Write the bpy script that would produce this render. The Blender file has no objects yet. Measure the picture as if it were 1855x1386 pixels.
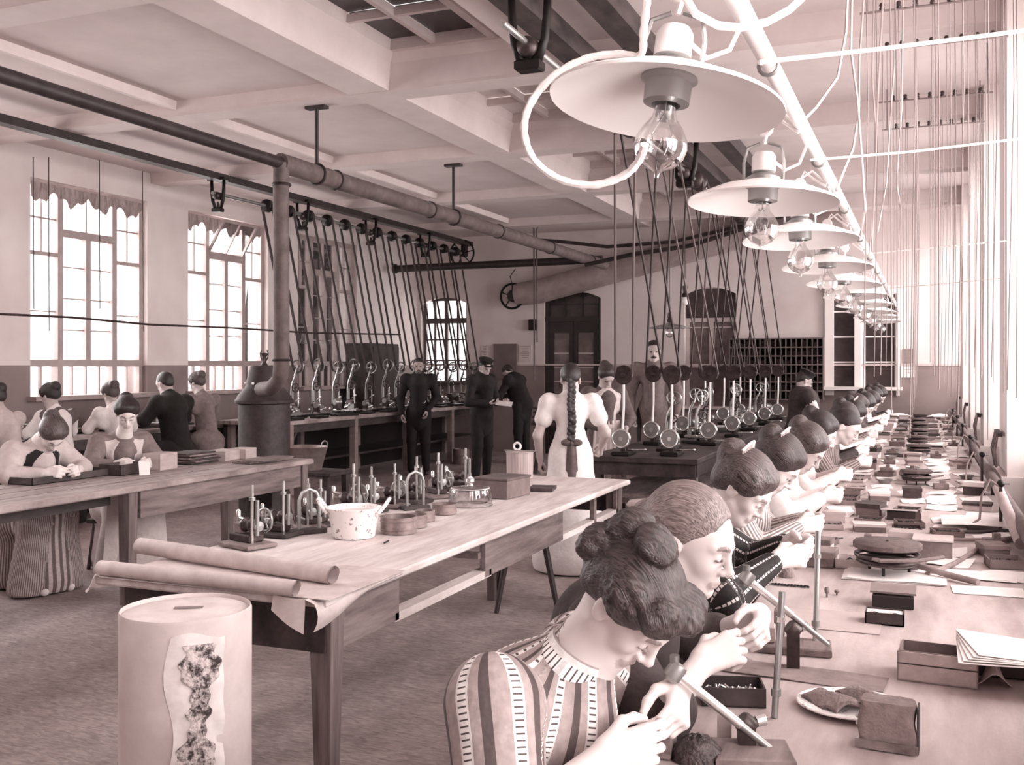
import bpy, bmesh, math, random
import numpy as np
from mathutils import Vector, Matrix, Euler
rnd = random.Random(7)
S = bpy.context.scene
COL = S.collection
PI = math.pi
# ------------------------------------------------------------------ camera
F_PX, H0, VX, HC = 1830.0, 661.0, 1672.0, 1.62
TH = math.atan((VX - 927.5) / F_PX)
CT, ST = math.cos(TH), math.sin(TH)
cam = bpy.data.cameras.new('camera')
cam.sensor_width = 36.0
cam.lens = F_PX / 1855 * 36.0
cam.shift_y = -(693.0 - H0) / 1855
cam.clip_start = 0.05
co = bpy.data.objects.new('camera', cam)
COL.objects.link(co)
co.location = (0, 0, HC)
co.rotation_euler = (PI / 2, 0, TH)
S.camera = co
# ------------------------------------------------------------------ exposure
S.view_settings.view_transform = 'Standard'
S.view_settings.look = 'None'
S.view_settings.exposure = 0.62
S.view_settings.gamma = 1.0
S.view_settings.use_curve_mapping = False
# ------------------------------------------------------------------ sky and daylight
W = bpy.data.worlds.new('overcast_sky')
S.world = W
W.use_nodes = True
bg = W.node_tree.nodes['Background']
bg.inputs[0].default_value = (1.0, 0.985, 0.97, 1)
bg.inputs[1].default_value = 1.6

def daylight(name, loc, sx, sy, direction, power, spread=180):
    l = bpy.data.lights.new(name, 'AREA')
    l.shape = 'RECTANGLE'; l.size = sx; l.size_y = sy
    l.energy = power; l.color = (1.0, 0.985, 0.97)
    l.spread = math.radians(spread)
    o = bpy.data.objects.new(name, l); COL.objects.link(o)
    o.location = loc
    o.rotation_euler = Vector(direction).to_track_quat('-Z', 'Y').to_euler()
    return o

BEAM_Y = [-3.05, -0.4, 2.25, 4.9, 7.55, 10.2, 12.9, 15.55]
XL, XR, YB, YF, ZC, ZB = -9.0, 0.85, 17.3, -5.0, 4.3, 3.9
R_WIN = [(BEAM_Y[i] + .38, (BEAM_Y[i + 1] if i < 7 else YB + .2) - .38) for i in range(8)]
for i, (a, b) in enumerate(R_WIN):
    if b - a > .5:
        daylight('daylight_right', (XR + .35, (a + b) / 2, 2.35), (b - a), 2.6, (-1, 0, -.12), 120 if i > 3 else 150)
L_WIN = [(2.85, 4.65), (5.5, 7.3), (8.21, 10.0), (10.76, 12.51), (13.3, 15.05)]
for i, (a, b) in enumerate(L_WIN):
    if i < 4: daylight('daylight_left', (XL - .4, (a + b) / 2, 2.45), (b - a), 2.4, (1, 0, -.15), 105 if i < 4 else 14)
daylight('daylight_back', (-8.44, YB + .5, 2.1), .95, 1.6, (0, -1, -.1), 25)
for y in (-1.7, .9, 3.55):
    daylight('daylight_roof', (-3.65, y, 4.75), 1.1, 1.7, (0, 0, -1), 45)

# ------------------------------------------------------------------ colours (one toned print: everything is a warm grey)
_T = [(0, .055, .03, .03), (.1, .125, .08, .078), (.2, .25, .175, .17), (.4, .48, .375, .365), (.6, .70, .58, .565), (.8, .87, .77, .755), (1, 1, .96, .95)]
def tone(v):
    v = max(0, min(1, v))
    for a, b in zip(_T, _T[1:]):
        if v <= b[0]:
            t = (v - a[0]) / (b[0] - a[0])
            c = [a[k] + (b[k] - a[k]) * t for k in (1, 2, 3)]
            g = c[0] * .35 + c[1] * .65
            c = [g + (x - g) * .54 for x in c]
            break
    return tuple(x / 12.92 if x <= .04045 else ((x + .055) / 1.055) ** 2.4 for x in c) + (1,)

_M = {}
def mat(name, v=.5, rough=.7, metal=0.0, var=.0, scale=(6, 6, 6), bump=0.0, bscale=60, v2=None, det=6, coords='pos', spec=None):
    if name in _M: return _M[name]
    m = bpy.data.materials.new(name); m.use_nodes = True
    nt = m.node_tree; N = nt.nodes; L = nt.links
    b = N['Principled BSDF']
    b.inputs['Roughness'].default_value = rough; b.inputs['Metallic'].default_value = metal
    if spec is not None: b.inputs['Specular IOR Level'].default_value = spec
    b.inputs['Base Color'].default_value = tone(v)
    if metal > .5: g_ = tone(v); q_ = sum(g_[:3]) / 3; b.inputs['Base Color'].default_value = (q_ * 1.02, q_, q_ * .98, 1); var = 0; v2 = None
    if var or v2 is not None or bump:
        if coords == 'pos':
            src = N.new('ShaderNodeNewGeometry').outputs['Position']
        else:
            src = N.new('ShaderNodeTexCoord').outputs['Object']
        mp = N.new('ShaderNodeMapping'); mp.inputs['Scale'].default_value = scale
        L.new(src, mp.inputs['Vector'])
        no = N.new('ShaderNodeTexNoise'); no.inputs['Scale'].default_value = 1; no.inputs['Detail'].default_value = det
        no.inputs['Roughness'].default_value = .65
        L.new(mp.outputs[0], no.inputs['Vector'])
        cr = N.new('ShaderNodeValToRGB')
        cr.color_ramp.elements[0].position = .33; cr.color_ramp.elements[1].position = .68
        cr.color_ramp.elements[0].color = tone((v2 if v2 is not None else v - var)); cr.color_ramp.elements[1].color = tone(v if v2 is not None else v + var)
        L.new(no.outputs[0], cr.inputs[0]); L.new(cr.outputs[0], b.inputs['Base Color'])
        if bump:
            n2 = N.new('ShaderNodeTexNoise'); n2.inputs['Scale'].default_value = bscale; n2.inputs['Detail'].default_value = 4
            L.new(src, n2.inputs['Vector'])
            bp = N.new('ShaderNodeBump'); bp.inputs['Strength'].default_value = bump; bp.inputs['Distance'].default_value = .01
            L.new(n2.outputs[0], bp.inputs['Height']); L.new(bp.outputs[0], b.inputs['Normal'])
    _M[name] = m
    return m

def glass(name, v=1.0, alpha=.12, rough=.03):
    if name in _M: return _M[name]
    m = bpy.data.materials.new(name); m.use_nodes = True
    nt = m.node_tree; N = nt.nodes; L = nt.links
    N.remove(N['Principled BSDF'])
    t = N.new('ShaderNodeBsdfTransparent'); t.inputs[0].default_value = (v, v * .98, v * .98, 1)
    g = N.new('ShaderNodeBsdfGlossy'); g.inputs['Roughness'].default_value = rough
    lw = N.new('ShaderNodeLayerWeight'); lw.inputs[0].default_value = .35
    mx = N.new('ShaderNodeMixShader')
    mm = N.new('ShaderNodeMath'); mm.operation = 'MULTIPLY_ADD'; mm.inputs[1].default_value = .6; mm.inputs[2].default_value = alpha * .4
    L.new(lw.outputs['Fresnel'], mm.inputs[0]); L.new(mm.outputs[0], mx.inputs[0])
    L.new(t.outputs[0], mx.inputs[1]); L.new(g.outputs[0], mx.inputs[2])
    L.new(mx.outputs[0], N['Material Output'].inputs[0])
    _M[name] = m
    return m

M_wood = mat('worn_bench_wood', .43, .65, var=.10, scale=(14, 2.2, 22), bump=.15, bscale=40)
M_legw = mat('upright_grain_wood', .40, .65, var=.09, scale=(28, 28, 2.2), bump=.12, bscale=40)
M_woodx = mat('bench_top_wood', .56, .6, var=.12, scale=(25, 3, 3), bump=.12)
M_woodd = mat('dark_wood', .20, .6, var=.08, scale=(8, 3, 8), bump=.15)
M_woodp = mat('pale_scrubbed_wood', .80, .6, var=.10, scale=(14, 2.2, 8), bump=.1)
M_iron = mat('black_iron', .09, .45, .35, var=.04, scale=(20, 20, 20), coords='obj')
M_iron2 = mat('grey_cast_iron', .24, .4, .5, var=.06, scale=(25, 25, 25))
M_steel = mat('bright_steel', .86, .25, .85)
M_nickel = mat('dull_nickel', .62, .38, .8, var=.05, scale=(30, 30, 30))
M_brass = mat('aged_brass', .55, .35, .8)
M_white = mat('white_enamel', .97, .3, var=.02, scale=(20, 20, 20))
M_plaster = mat('ceiling_plaster', .76, .9, var=.035, scale=(1.2, 1.2, 1.2), bump=.05)
M_beam = mat('painted_beam_plaster', .78, .85, var=.03, scale=(2, 2, 2))
M_frame = mat('pink_white_window_paint', .74, .5, var=.04, scale=(5, 5, 5))
M_glass = glass('window_glass')
M_win = mat('brown_pink_window_paint', .60, .5, var=.04, scale=(5, 5, 5))
M_cord = mat('white_cotton_cord', .95, .8)
M_paper = mat('white_paper', .93, .8, var=.03, scale=(10, 10, 10), bump=.05, bscale=20)
M_kraft = mat('brown_kraft_paper', .74, .75, var=.07, scale=(9, 9, 9), bump=.15, bscale=30)
M_belt = mat('leather_belt_dark', .20, .6)
M_beltl = mat('leather_belt_pale', .62, .6)
M_tin = mat('dull_tinplate', .50, .42, .45, var=.10, scale=(12, 12, 12), coords='obj')
M_dark = mat('dark_lacquer', .12, .4)
M_card = mat('grey_cardboard', .46, .8, var=.06, scale=(10, 10, 10))
M_cardd = mat('dark_cardboard', .23, .8, var=.06, scale=(10, 10, 10))
M_bulb = glass('lamp_bulb_glass', 1.0, .35)

# ------------------------------------------------------------------ object helpers
def link(name, me, m, parent=None, loc=None, rot=None, scale=None):
    o = bpy.data.objects.new(name, me)
    if m is not None and (not me.materials): me.materials.append(m)
    elif m is not None and me.materials[0] is not m:
        o.material_slots[0].link = 'OBJECT'; o.material_slots[0].material = m
    COL.objects.link(o)
    if parent is not None: o.parent = parent
    if loc is not None: o.location = loc
    if rot is not None: o.rotation_euler = rot
    if scale is not None: o.scale = scale
    return o

def tag(o, label=None, cat=None, group=None, kind=None):
    if label: o['label'] = label
    if cat: o['category'] = cat
    if group: o['group'] = group
    if kind: o['kind'] = kind
    return o

def thing(name, label, cat, loc=(0, 0, 0), rz=0.0, group=None):
    o = bpy.data.objects.new(name, None); COL.objects.link(o)
    o.empty_display_size = .05
    o.location = loc; o.rotation_euler = (0, 0, rz)
    return tag(o, label, cat, group)

def dup(root, loc=None, rz=None, label=None, scale=None, parent=None):
    r = root.copy(); COL.objects.link(r)
    if parent is not None: r.parent = parent
    if loc is not None: r.location = loc
    if rz is not None: r.rotation_euler = (0, 0, rz)
    if scale is not None: r.scale = (scale,) * 3 if not hasattr(scale, '__len__') else scale
    if label: r['label'] = label
    for ch in list(root.children):
        dup(ch, parent=r)
    return r

def sroot(name, loc):
    o = bpy.data.objects.new(name, None); COL.objects.link(o); o.location = loc; o['kind'] = 'structure'; return o

class MB:
    def __init__(s): s.v = []; s.f = []; s.sm = []
    def add(s, vs, fs, smooth=False):
        k = len(s.v); s.v += [tuple(v) for v in vs]; s.f += [tuple(i + k for i in f) for f in fs]; s.sm += [smooth] * len(fs); return s
    def box(s, c, d, rz=0.0, R=None, bev=0.0):
        x, y, z = [a / 2 for a in d]
        if bev <= 0:
            vs = [(-x, -y, -z), (x, -y, -z), (x, y, -z), (-x, y, -z), (-x, -y, z), (x, -y, z), (x, y, z), (-x, y, z)]
            fs = [(0, 3, 2, 1), (4, 5, 6, 7), (0, 1, 5, 4), (1, 2, 6, 5), (2, 3, 7, 6), (3, 0, 4, 7)]
        else:
            b = min(bev, x * .9, y * .9, z * .9)
            vs = []
            for zz, i in ((-z, b), (-z + b, 0), (z - b, 0), (z, b)):
                vs += [(-x + i, -y + i, zz), (x - i, -y + i, zz), (x - i, y - i, zz), (-x + i, y - i, zz)]
            fs = [(0, 3, 2, 1), (12, 13, 14, 15)]
            for l in range(3):
                for k in range(4):
                    fs.append((l * 4 + k, l * 4 + (k + 1) % 4, l * 4 + 4 + (k + 1) % 4, l * 4 + 4 + k))
        if R is None: R = Matrix.Rotation(rz, 3, 'Z')
        c = Vector(c)
        return s.add([R @ Vector(v) + c for v in vs], fs)
    def tube(s, pts, r, n=8, cap=True, closed=False):
        pts = [Vector(p) for p in pts]
        rr = r if hasattr(r, '__len__') else [r] * len(pts)
        m = len(pts); vs = []; prev = None
        for i, p in enumerate(pts):
            if closed: t = pts[(i + 1) % m] - pts[i - 1]
            else: t = pts[min(i + 1, m - 1)] - pts[max(i - 1, 0)]
            t.normalize()
            if prev is None:
                a = Vector((0, 0, 1)) if abs(t.z) < .9 else Vector((1, 0, 0))
                u = t.cross(a).normalized()
            else:
                u = (prev - t * prev.dot(t)).normalized()
            prev = u; w = t.cross(u)
            for k in range(n):
                a = 2 * PI * k / n
                vs.append(p + (u * math.cos(a) + w * math.sin(a)) * rr[i])
        fs = []
        for i in range(m if closed else m - 1):
            j = (i + 1) % m
            for k in range(n):
                fs.append((i * n + k, i * n + (k + 1) % n, j * n + (k + 1) % n, j * n + k))
        if cap and not closed:
            fs.append(tuple(range(n))[::-1]); fs.append(tuple((m - 1) * n + k for k in range(n)))
        return s.add(vs, fs, n > 5)
    def cyl(s, a, b, r, r2=None, n=16):
        return s.tube([a, b], [r, r if r2 is None else r2], n)
    def lathe(s, prof, c=(0, 0, 0), n=24, axis='z', R=None, flat=False):
        c = Vector(c); vs = []
        for r, z in prof:
            for k in range(n):
                a = 2 * PI * k / n
                p = Vector((r * math.cos(a), r * math.sin(a), z))
                if axis == 'y': p = Vector((p.x, p.z, -p.y))
                elif axis == 'x': p = Vector((p.z, p.x, p.y))
                if R is not None: p = R @ p
                vs.append(p + c)
        fs = []
        for i in range(len(prof) - 1):
            for k in range(n):
                fs.append((i * n + k, i * n + (k + 1) % n, (i + 1) * n + (k + 1) % n, (i + 1) * n + k))
        return s.add(vs, fs, not flat)
    def torus(s, c, R0, r, n=24, m=8, axis='z', arc=None):
        c = Vector(c); pts = []
        for k in range(n + (1 if arc else 0)):
            a = (arc[0] + (arc[1] - arc[0]) * k / n) if arc else 2 * PI * k / n
            if axis == 'z': p = Vector((math.cos(a), math.sin(a), 0))
            elif axis == 'y': p = Vector((math.cos(a), 0, math.sin(a)))
            else: p = Vector((0, math.cos(a), math.sin(a)))
            pts.append(c + p * R0)
        return s.tube(pts, r, m, closed=not arc)
    def ball(s, c, r, n=12, sq=(1, 1, 1)):
        prof = [(max(r * math.sin(PI * k / (n // 2)), 1e-5), -r * math.cos(PI * k / (n // 2))) for k in range(n // 2 + 1)]
        c = Vector(c); m = MB().lathe(prof, (0, 0, 0), n)
        return s.add([(v[0] * sq[0] + c.x, v[1] * sq[1] + c.y, v[2] * sq[2] + c.z) for v in m.v], m.f, True)
    def quad(s, pts):
        return s.add(pts, [tuple(range(len(pts)))])
    def sheet(s, f, nu, nv, th=0.0):
        vs = [f(i / nu, j / nv) for j in range(nv + 1) for i in range(nu + 1)]
        fs = [(j * (nu + 1) + i, j * (nu + 1) + i + 1, (j + 1) * (nu + 1) + i + 1, (j + 1) * (nu + 1) + i) for j in range(nv) for i in range(nu)]
        if th:
            k = len(vs); vs = vs + [(v[0], v[1], v[2] - th) for v in vs]
            fs2 = [tuple(i + k for i in f[::-1]) for f in fs]
            rim = [i for i in range(nu + 1)] + [(j) * (nu + 1) + nu for j in range(1, nv + 1)] + [nv * (nu + 1) + i for i in range(nu - 1, -1, -1)] + [j * (nu + 1) for j in range(nv - 1, 0, -1)]
            for q in range(len(rim)):
                a, b = rim[q], rim[(q + 1) % len(rim)]
                fs2.append((b, a, a + k, b + k))
            fs = fs + fs2
        return s.add(vs, fs, True)
    def mesh(s, name):
        me = bpy.data.meshes.new(name); me.from_pydata([tuple(v) for v in s.v], [], s.f)
        me.polygons.foreach_set('use_smooth', s.sm); me.update(); return me
    def build(s, name, m, parent=None, loc=None, rot=None):
        me = s.mesh(name)
        me.materials.append(m)
        o = bpy.data.objects.new(name, me); COL.objects.link(o)
        if any(s.sm):
            try: me.set_sharp_from_angle(angle=math.radians(40))
            except Exception: pass
        if parent is not None: o.parent = parent
        if loc is not None: o.location = loc
        if rot is not None: o.rotation_euler = rot
        return o

_cube = {}
def cube(name, c, d, m, parent=None, rot=None):
    if m.name not in _cube:
        _cube[m.name] = MB().box((0, 0, 0), (1, 1, 1)).mesh('block'); _cube[m.name].materials.append(m)
    o = bpy.data.objects.new(name, _cube[m.name]); COL.objects.link(o)
    if parent is not None: o.parent = parent
    o.location = c; o.scale = d
    if rot is not None: o.rotation_euler = rot
    return o

def struct(name, mb, m, parent=None):
    o = mb.build(name, m, parent)
    o['kind'] = 'structure'
    return o

ORD = ['first', 'second', 'third', 'fourth', 'fifth', 'sixth', 'seventh', 'eighth', 'ninth', 'tenth', 'eleventh', 'twelfth', 'thirteenth', 'fourteenth', 'fifteenth', 'sixteenth']

# ================================================================== THE ROOM
def floor_mat():
    m = mat('scuffed_floor', .55, .75, var=.10, scale=(1.3, .9, 1), bump=.1, bscale=30)
    nt = m.node_tree; N = nt.nodes; L = nt.links
    b = N['Principled BSDF']; src = [n for n in N if n.type == 'VALTORGB'][0]
    g = N.new('ShaderNodeNewGeometry'); mp = N.new('ShaderNodeMapping'); mp.inputs['Scale'].default_value = (14, 60, 1); mp.inputs['Rotation'].default_value = (0, 0, .35)
    n2 = N.new('ShaderNodeTexNoise'); n2.inputs['Scale'].default_value = 1; n2.inputs['Detail'].default_value = 8; n2.inputs['Distortion'].default_value = 1.2
    L.new(g.outputs['Position'], mp.inputs[0]); L.new(mp.outputs[0], n2.inputs['Vector'])
    mx = N.new('ShaderNodeMix'); mx.data_type = 'RGBA'; mx.blend_type = 'OVERLAY'; mx.inputs[0].default_value = .7
    cr = N.new('ShaderNodeValToRGB'); cr.color_ramp.elements[0].position = .3; cr.color_ramp.elements[1].position = .7
    cr.color_ramp.elements[0].color = (.25, .25, .25, 1); cr.color_ramp.elements[1].color = (.75, .75, .75, 1)
    L.new(n2.outputs[0], cr.inputs[0])
    L.new(src.outputs[0], mx.inputs[6]); L.new(cr.outputs[0], mx.inputs[7]); L.new(mx.outputs[2], b.inputs['Base Color'])
    return m
struct('floor', MB().box(((XL + XR) / 2, (YB + YF) / 2, -.1), (XR - XL + 1, YB - YF + 1, .2)), floor_mat())

def wall_mat():
    m = bpy.data.materials.new('two_tone_wall_paint'); m.use_nodes = True
    nt = m.node_tree; N = nt.nodes; L = nt.links; b = N['Principled BSDF']; b.inputs['Roughness'].default_value = .8
    g = N.new('ShaderNodeNewGeometry'); sp = N.new('ShaderNodeSeparateXYZ'); L.new(g.outputs['Position'], sp.inputs[0])
    gt = N.new('ShaderNodeMath'); gt.operation = 'GREATER_THAN'; gt.inputs[1].default_value = 1.615; L.new(sp.outputs[2], gt.inputs[0])
    no = N.new('ShaderNodeTexNoise'); no.inputs['Scale'].default_value = 1.5; no.inputs['Detail'].default_value = 6; L.new(g.outputs['Position'], no.inputs['Vector'])
    a = N.new('ShaderNodeValToRGB'); a.color_ramp.elements[0].color = tone(.45); a.color_ramp.elements[1].color = tone(.54)
    c = N.new('ShaderNodeValToRGB'); c.color_ramp.elements[0].color = tone(.80); c.color_ramp.elements[1].color = tone(.87)
    for r in (a, c):
        r.color_ramp.elements[0].position = .35; r.color_ramp.elements[1].position = .65; L.new(no.outputs[0], r.inputs[0])
    mx = N.new('ShaderNodeMix'); mx.data_type = 'RGBA'; L.new(gt.outputs[0], mx.inputs[0]); L.new(a.outputs[0], mx.inputs[6]); L.new(c.outputs[0], mx.inputs[7])
    L.new(mx.outputs[2], b.inputs['Base Color'])
    return m
M_wall = wall_mat()

def wall_with_holes(name, axis, at, th, a0, a1, z0, z1, holes):
    """wall plane at axis=at, thickness th outwards, spanning a0..a1; holes = (lo, hi, zlo, zhi)"""
    mb = MB()
    def add(lo, hi, zl, zh):
        if hi - lo < 1e-4 or zh - zl < 1e-4: return
        if axis == 'x': mb.box((at + th / 2, (lo + hi) / 2, (zl + zh) / 2), (abs(th), hi - lo, zh - zl))
        else: mb.box(((lo + hi) / 2, at + th / 2, (zl + zh) / 2), (hi - lo, abs(th), zh - zl))
    cur = a0
    for lo, hi, zl, zh in sorted(holes):
        add(cur, lo, z0, z1); add(lo, hi, z0, zl); add(lo, hi, zh, z1); cur = hi
    add(cur, a1, z0, z1)
    return struct(name, mb, M_wall)

w_left = wall_with_holes('wall_left', 'x', XL, -.35, YF, YB + .35, 0, ZC, [(a, b, 1.24, 3.67) for a, b in L_WIN])
w_back = wall_with_holes('wall_back', 'y', YB, .35, XL - .35, XR + .35, 0, ZC,
                         [(-8.92, -7.96, 1.3, 2.9), (-6.4, -5.33, 0, 2.95), (-3.82, -2.94, .9, 2.95), (-1.44, -.36, 1.25, 2.9)])
w_right = wall_with_holes('wall_right', 'x', XR, .3, YF, YB, 0, ZC, [(a, b, 1.0, 3.72) for a, b in R_WIN if b - a > .5])
struct('wall_front', MB().box(((XL + XR) / 2, YF - .1, ZC / 2), (XR - XL + 1, .2, ZC)), M_wall)
M_pier = mat('pier_paint', .86, .7, var=.03, scale=(2, 2, 2))
for i, y in enumerate(BEAM_Y):
    p = MB().box((.675, y, ZC / 2), (.35, .7, ZC), bev=.03)
    struct('trim_%d' % (i + 1), p, M_pier)
    cube('plinth', (.665, y, .45), (.40, .76, .9), M_pier).name = 'trim_%d' % (i + 21)
    bpy.data.objects['trim_%d' % (i + 21)]['kind'] = 'structure'
# arch infill over back openings
def arch_fill(name, x0, x1, zs, zt):
    mb = MB(); n = 10; xc = (x0 + x1) / 2; hw = (x1 - x0) / 2
    vs = []; fs = []
    for k in range(n + 1):
        x = x0 + (x1 - x0) * k / n
        z = zs + (zt - zs) * (1 - ((x - xc) / hw) ** 2)
        for yy in (YB + .001, YB + .349):
            vs += [(x, yy, z), (x, yy, zt + .001)]
    for k in range(n):
        o = 4 * k; q = o + 4
        fs += [(o, q, q + 1, o + 1), (o + 2, o + 3, q + 3, q + 2), (o, o + 2, q + 2, q), (o + 1, q + 1, q + 3, o + 3)]
    mb.add(vs, fs); return struct(name, mb, M_wall)
arch_fill('trim_40', -8.92, -7.96, 2.78, 2.9)
arch_fill('trim_41', -6.4, -5.33, 2.82, 2.95)
arch_fill('trim_42', -3.82, -2.94, 2.83, 2.95)
struct('trim_43', MB().box(((XL + XR) / 2, YB - .012, 1.62), (XR - XL, .024, .03)), M_frame)
struct('trim_44', MB().box((XL + .012, (YB + YF) / 2, .07), (.024, YB - YF, .14)), M_woodd)

# ceiling slab with the skylight openings
SKY = [(BEAM_Y[i] + .27, BEAM_Y[i + 1] - .2) for i in range(7)]
SX0, SX1 = -4.2, -3.1
mb = MB()
mb.box(((XL + SX0) / 2 - .2, (YB + YF) / 2, ZC + .1), (SX0 - XL + .4, YB - YF + .8, .2))
mb.box(((XR + SX1) / 2 + .2, (YB + YF) / 2, ZC + .1), (XR - SX1 + .4, YB - YF + .8, .2))
cur = YF - .4
for a, b in SKY:
    mb.box(((SX0 + SX1) / 2, (cur + a) / 2, ZC + .1), (SX1 - SX0, a - cur, .2)); cur = b
mb.box(((SX0 + SX1) / 2, (cur + YB + .4) / 2, ZC + .1), (SX1 - SX0, YB + .4 - cur, .2))
ceil = struct('ceiling', mb, M_plaster)
def cove(a, b, w, h, zt, axis):
    """a beam with flared, stepped cheeks between a and b"""
    prof = [(-w / 2 - .09, zt), (-w / 2 - .08, zt - h * .28), (-w / 2 - .03, zt - h * .45), (-w / 2, zt - h * .93), (-w / 2, zt - h), (w / 2, zt - h), (w / 2, zt - h * .93), (w / 2 + .03, zt - h * .45), (w / 2 + .08, zt - h * .28), (w / 2 + .09, zt)]
    n = len(prof); vs = []
    for e in (a, b):
        for p, z in prof:
            vs.append((e[0], e[1] + p, z) if axis == 'x' else (e[0] + p, e[1], z))
    fs = [(k, k + 1, n + k + 1, n + k) for k in range(n - 1)] + [tuple(range(n)), tuple(range(2 * n - 1, n - 1, -1))]
    return MB().add(vs, fs)
for i, y in enumerate(BEAM_Y):
    b = cove((XL, y), (XR, y), .28, ZC - ZB, ZC, 'x').build('cross_beam', M_beam, ceil)
for i in range(7):
    y0, y1 = BEAM_Y[i] + .15, BEAM_Y[i + 1] - .15
    for x, w in ((-4.31, .38), (-2.6, .25), (-6.35, .05)):
        z = ZB + (.004 if w > .2 else .05)
        cove((x, y0), (x, y1), w, ZC - z, ZC, 'y').build('long_beam', M_beam, ceil)
for i in range(8):
    ya = BEAM_Y[i] + .1; yb_ = (BEAM_Y[i + 1] if i < 7 else YB + .1) - .1
    MB().box(((XL - 4.42) / 2, (ya + yb_) / 2, 4.13), (-4.42 - XL, yb_ - ya + .1, .2)).build('ceiling_panel', M_plaster, ceil)
    MB().box(((XR - 2.55) / 2, (ya + yb_) / 2, 4.20), (XR + 2.55, yb_ - ya + .1, .2)).build('ceiling_panel', M_plaster, ceil)
# skylights
M_skd = mat('dark_skylight_glass', .17, .35, var=.05, scale=(3, 3, 3))  # opaque dark panes, used in one bay
M_skl = glass('roof_glass', .9)
M_skf = mat('frosted_painted_lit_glass', .80, .4, var=.06, scale=(3, 3, 3))  # opaque pale colour stands for daylight coming through the panes
for i, (a, b) in enumerate(SKY):
    sk = thing('skylight', ['clear', 'dim', 'frosted', 'grey', 'pale'][min(max(i - 2, 0), 4)] + ' skylight of square panes, ceiling bay %s' % ['behind the camera', 'over the camera', 'nearest the camera', 'with dark panes at the top of the photo', 'left of the big lamp', 'above the line shaft hangers', 'nearest the back wall'][i], 'skylight', ((SX0 + SX1) / 2, (a + b) / 2, ZC - .06))
    L_, w_ = b - a, SX1 - SX0
    pm = M_skl if i < 3 else (M_skd if i == 3 else M_skf)
    for s_ in (-1, 1):
        cube('rail', (s_ * (w_ / 2 - .035), 0, .0), (.07, L_, .09), M_frame, sk)
        cube('rail', (0, s_ * (L_ / 2 - .035), .001), (w_ - .14, .07, .09), M_frame, sk)
    for k in range(1, 3):
        cube('glazing_bar', (0, -L_ / 2 + L_ * k / 3, 0), (w_ - .14, .045, .06), M_frame, sk)
    cube('glazing_bar', (0, 0, .001), (.045, L_ - .14, .07), M_frame, sk)
    for k in range(3):
        for q in (-1, 1):
            cube('pane', (q * w_ / 4, -L_ / 2 + L_ * (k + .5) / 3, .05), (w_ / 2 - .02, L_ / 3 - .02, .006), pm, sk)

# windows
def left_window(idx, a, b, open_top, dark):
    root = sroot('window_%d' % idx, (XL - .12, (a + b) / 2, 1.24))
    w = b - a; h = 2.43
    fr = M_win
    ym = [-w / 2 + .48, w / 2 - .48]
    for s_ in (-1, 1): cube('jamb', (0, s_ * (w / 2 - .03), h / 2), (.09, .06, h), fr, root)
    cube('head', (0, 0, h - .03), (.09, w, .06), fr, root); cube('sill', (.09, 0, .01), (.34, w + .1, .05), fr, root)
    for y in ym: cube('mullion', (.002, y, h / 2), (.10, .075, h), fr, root)
    cube('transom', (.004, 0, .40), (.10, w, .075), fr, root)
    cube('transom', (.004, 0, 1.88), (.10, w - .96, .09), fr, root)
    cube('meeting_stile', (.003, 0, 1.14), (.10, .075, 1.45), fr, root)
    for s_ in (-1, 1):
        yc = s_ * (w / 2 - .24)
        cube('transom', (.004, yc, 1.62 + .0), (.09, .42, .045), fr, root)
        cube('glazing_bar', (0, yc, 2.02), (.04, .018, .8), fr, root)
        cube('glazing_bar', (0, yc, 2.02), (.04, .40, .018), fr, root)
        cube('glazing_bar', (0, yc, .20), (.04, .018, .40), fr, root)
        cube('glazing_bar', (0, yc, .98), (.03, .40, .014), fr, root)
    for y in (-.2, 0, .2): cube('glazing_bar', (0, y * (w - .96) / .8, .20), (.04, .018, .40), fr, root)
    for z in (.78, 1.14, 1.5): cube('glazing_bar', (0, 0, z), (.03, w - 1.0, .014), fr, root)
    # panes
    gm = M_glass
    for y0, y1 in ((-w / 2 + .05, ym[0] - .03), (ym[1] + .03, w / 2 - .05)):
        for z0, z1 in ((.03, .37), (.43, 1.6), (1.64, 2.38)):
            cube('pane', (-.01, (y0 + y1) / 2, (z0 + z1) / 2), (.005, y1 - y0, z1 - z0), gm, root)
    for z0, z1 in ((.03, .37),):
        cube('pane', (-.01, 0, (z0 + z1) / 2), (.005, ym[1] - ym[0] - .06, z1 - z0), gm, root)
    for s_ in (-1, 1):
        cube('pane', (-.01, s_ * (ym[1] / 2), 1.14), (.005, ym[1] - .06, 1.42), gm, root)
    if open_top:
        sash = sroot('hopper_sash', (0, 0, 0)); del sash['kind']; sash.parent = root
        sash.location = (.04, 0, 1.93); sash.rotation_euler = (0, math.radians(32), 0)
        ww = ym[1] - ym[0] - .06
        for s_ in (-1, 1): cube('stile', (0, s_ * ww / 2, .24), (.03, .03, .5), fr, sash)
        cube('rail', (0, 0, .0), (.03, ww, .03), fr, sash); cube('rail', (0, 0, .49), (.03, ww, .03), fr, sash)
        cube('glazing_bar', (0, 0, .24), (.02, .015, .5), fr, sash)
        cube('pane', (0, 0, .24), (.005, ww, .48), gm, sash)
    else:
        cube('glazing_bar', (0, 0, 2.15), (.04, .02, .48), fr, root)
        cube('pane', (-.01, 0, 2.15), (.005, ym[1] - ym[0] - .06, .46), gm, root)
    return root
for i, (a, b) in enumerate(L_WIN): left_window(i + 1, a, b, i == 3, i == 4)
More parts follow.
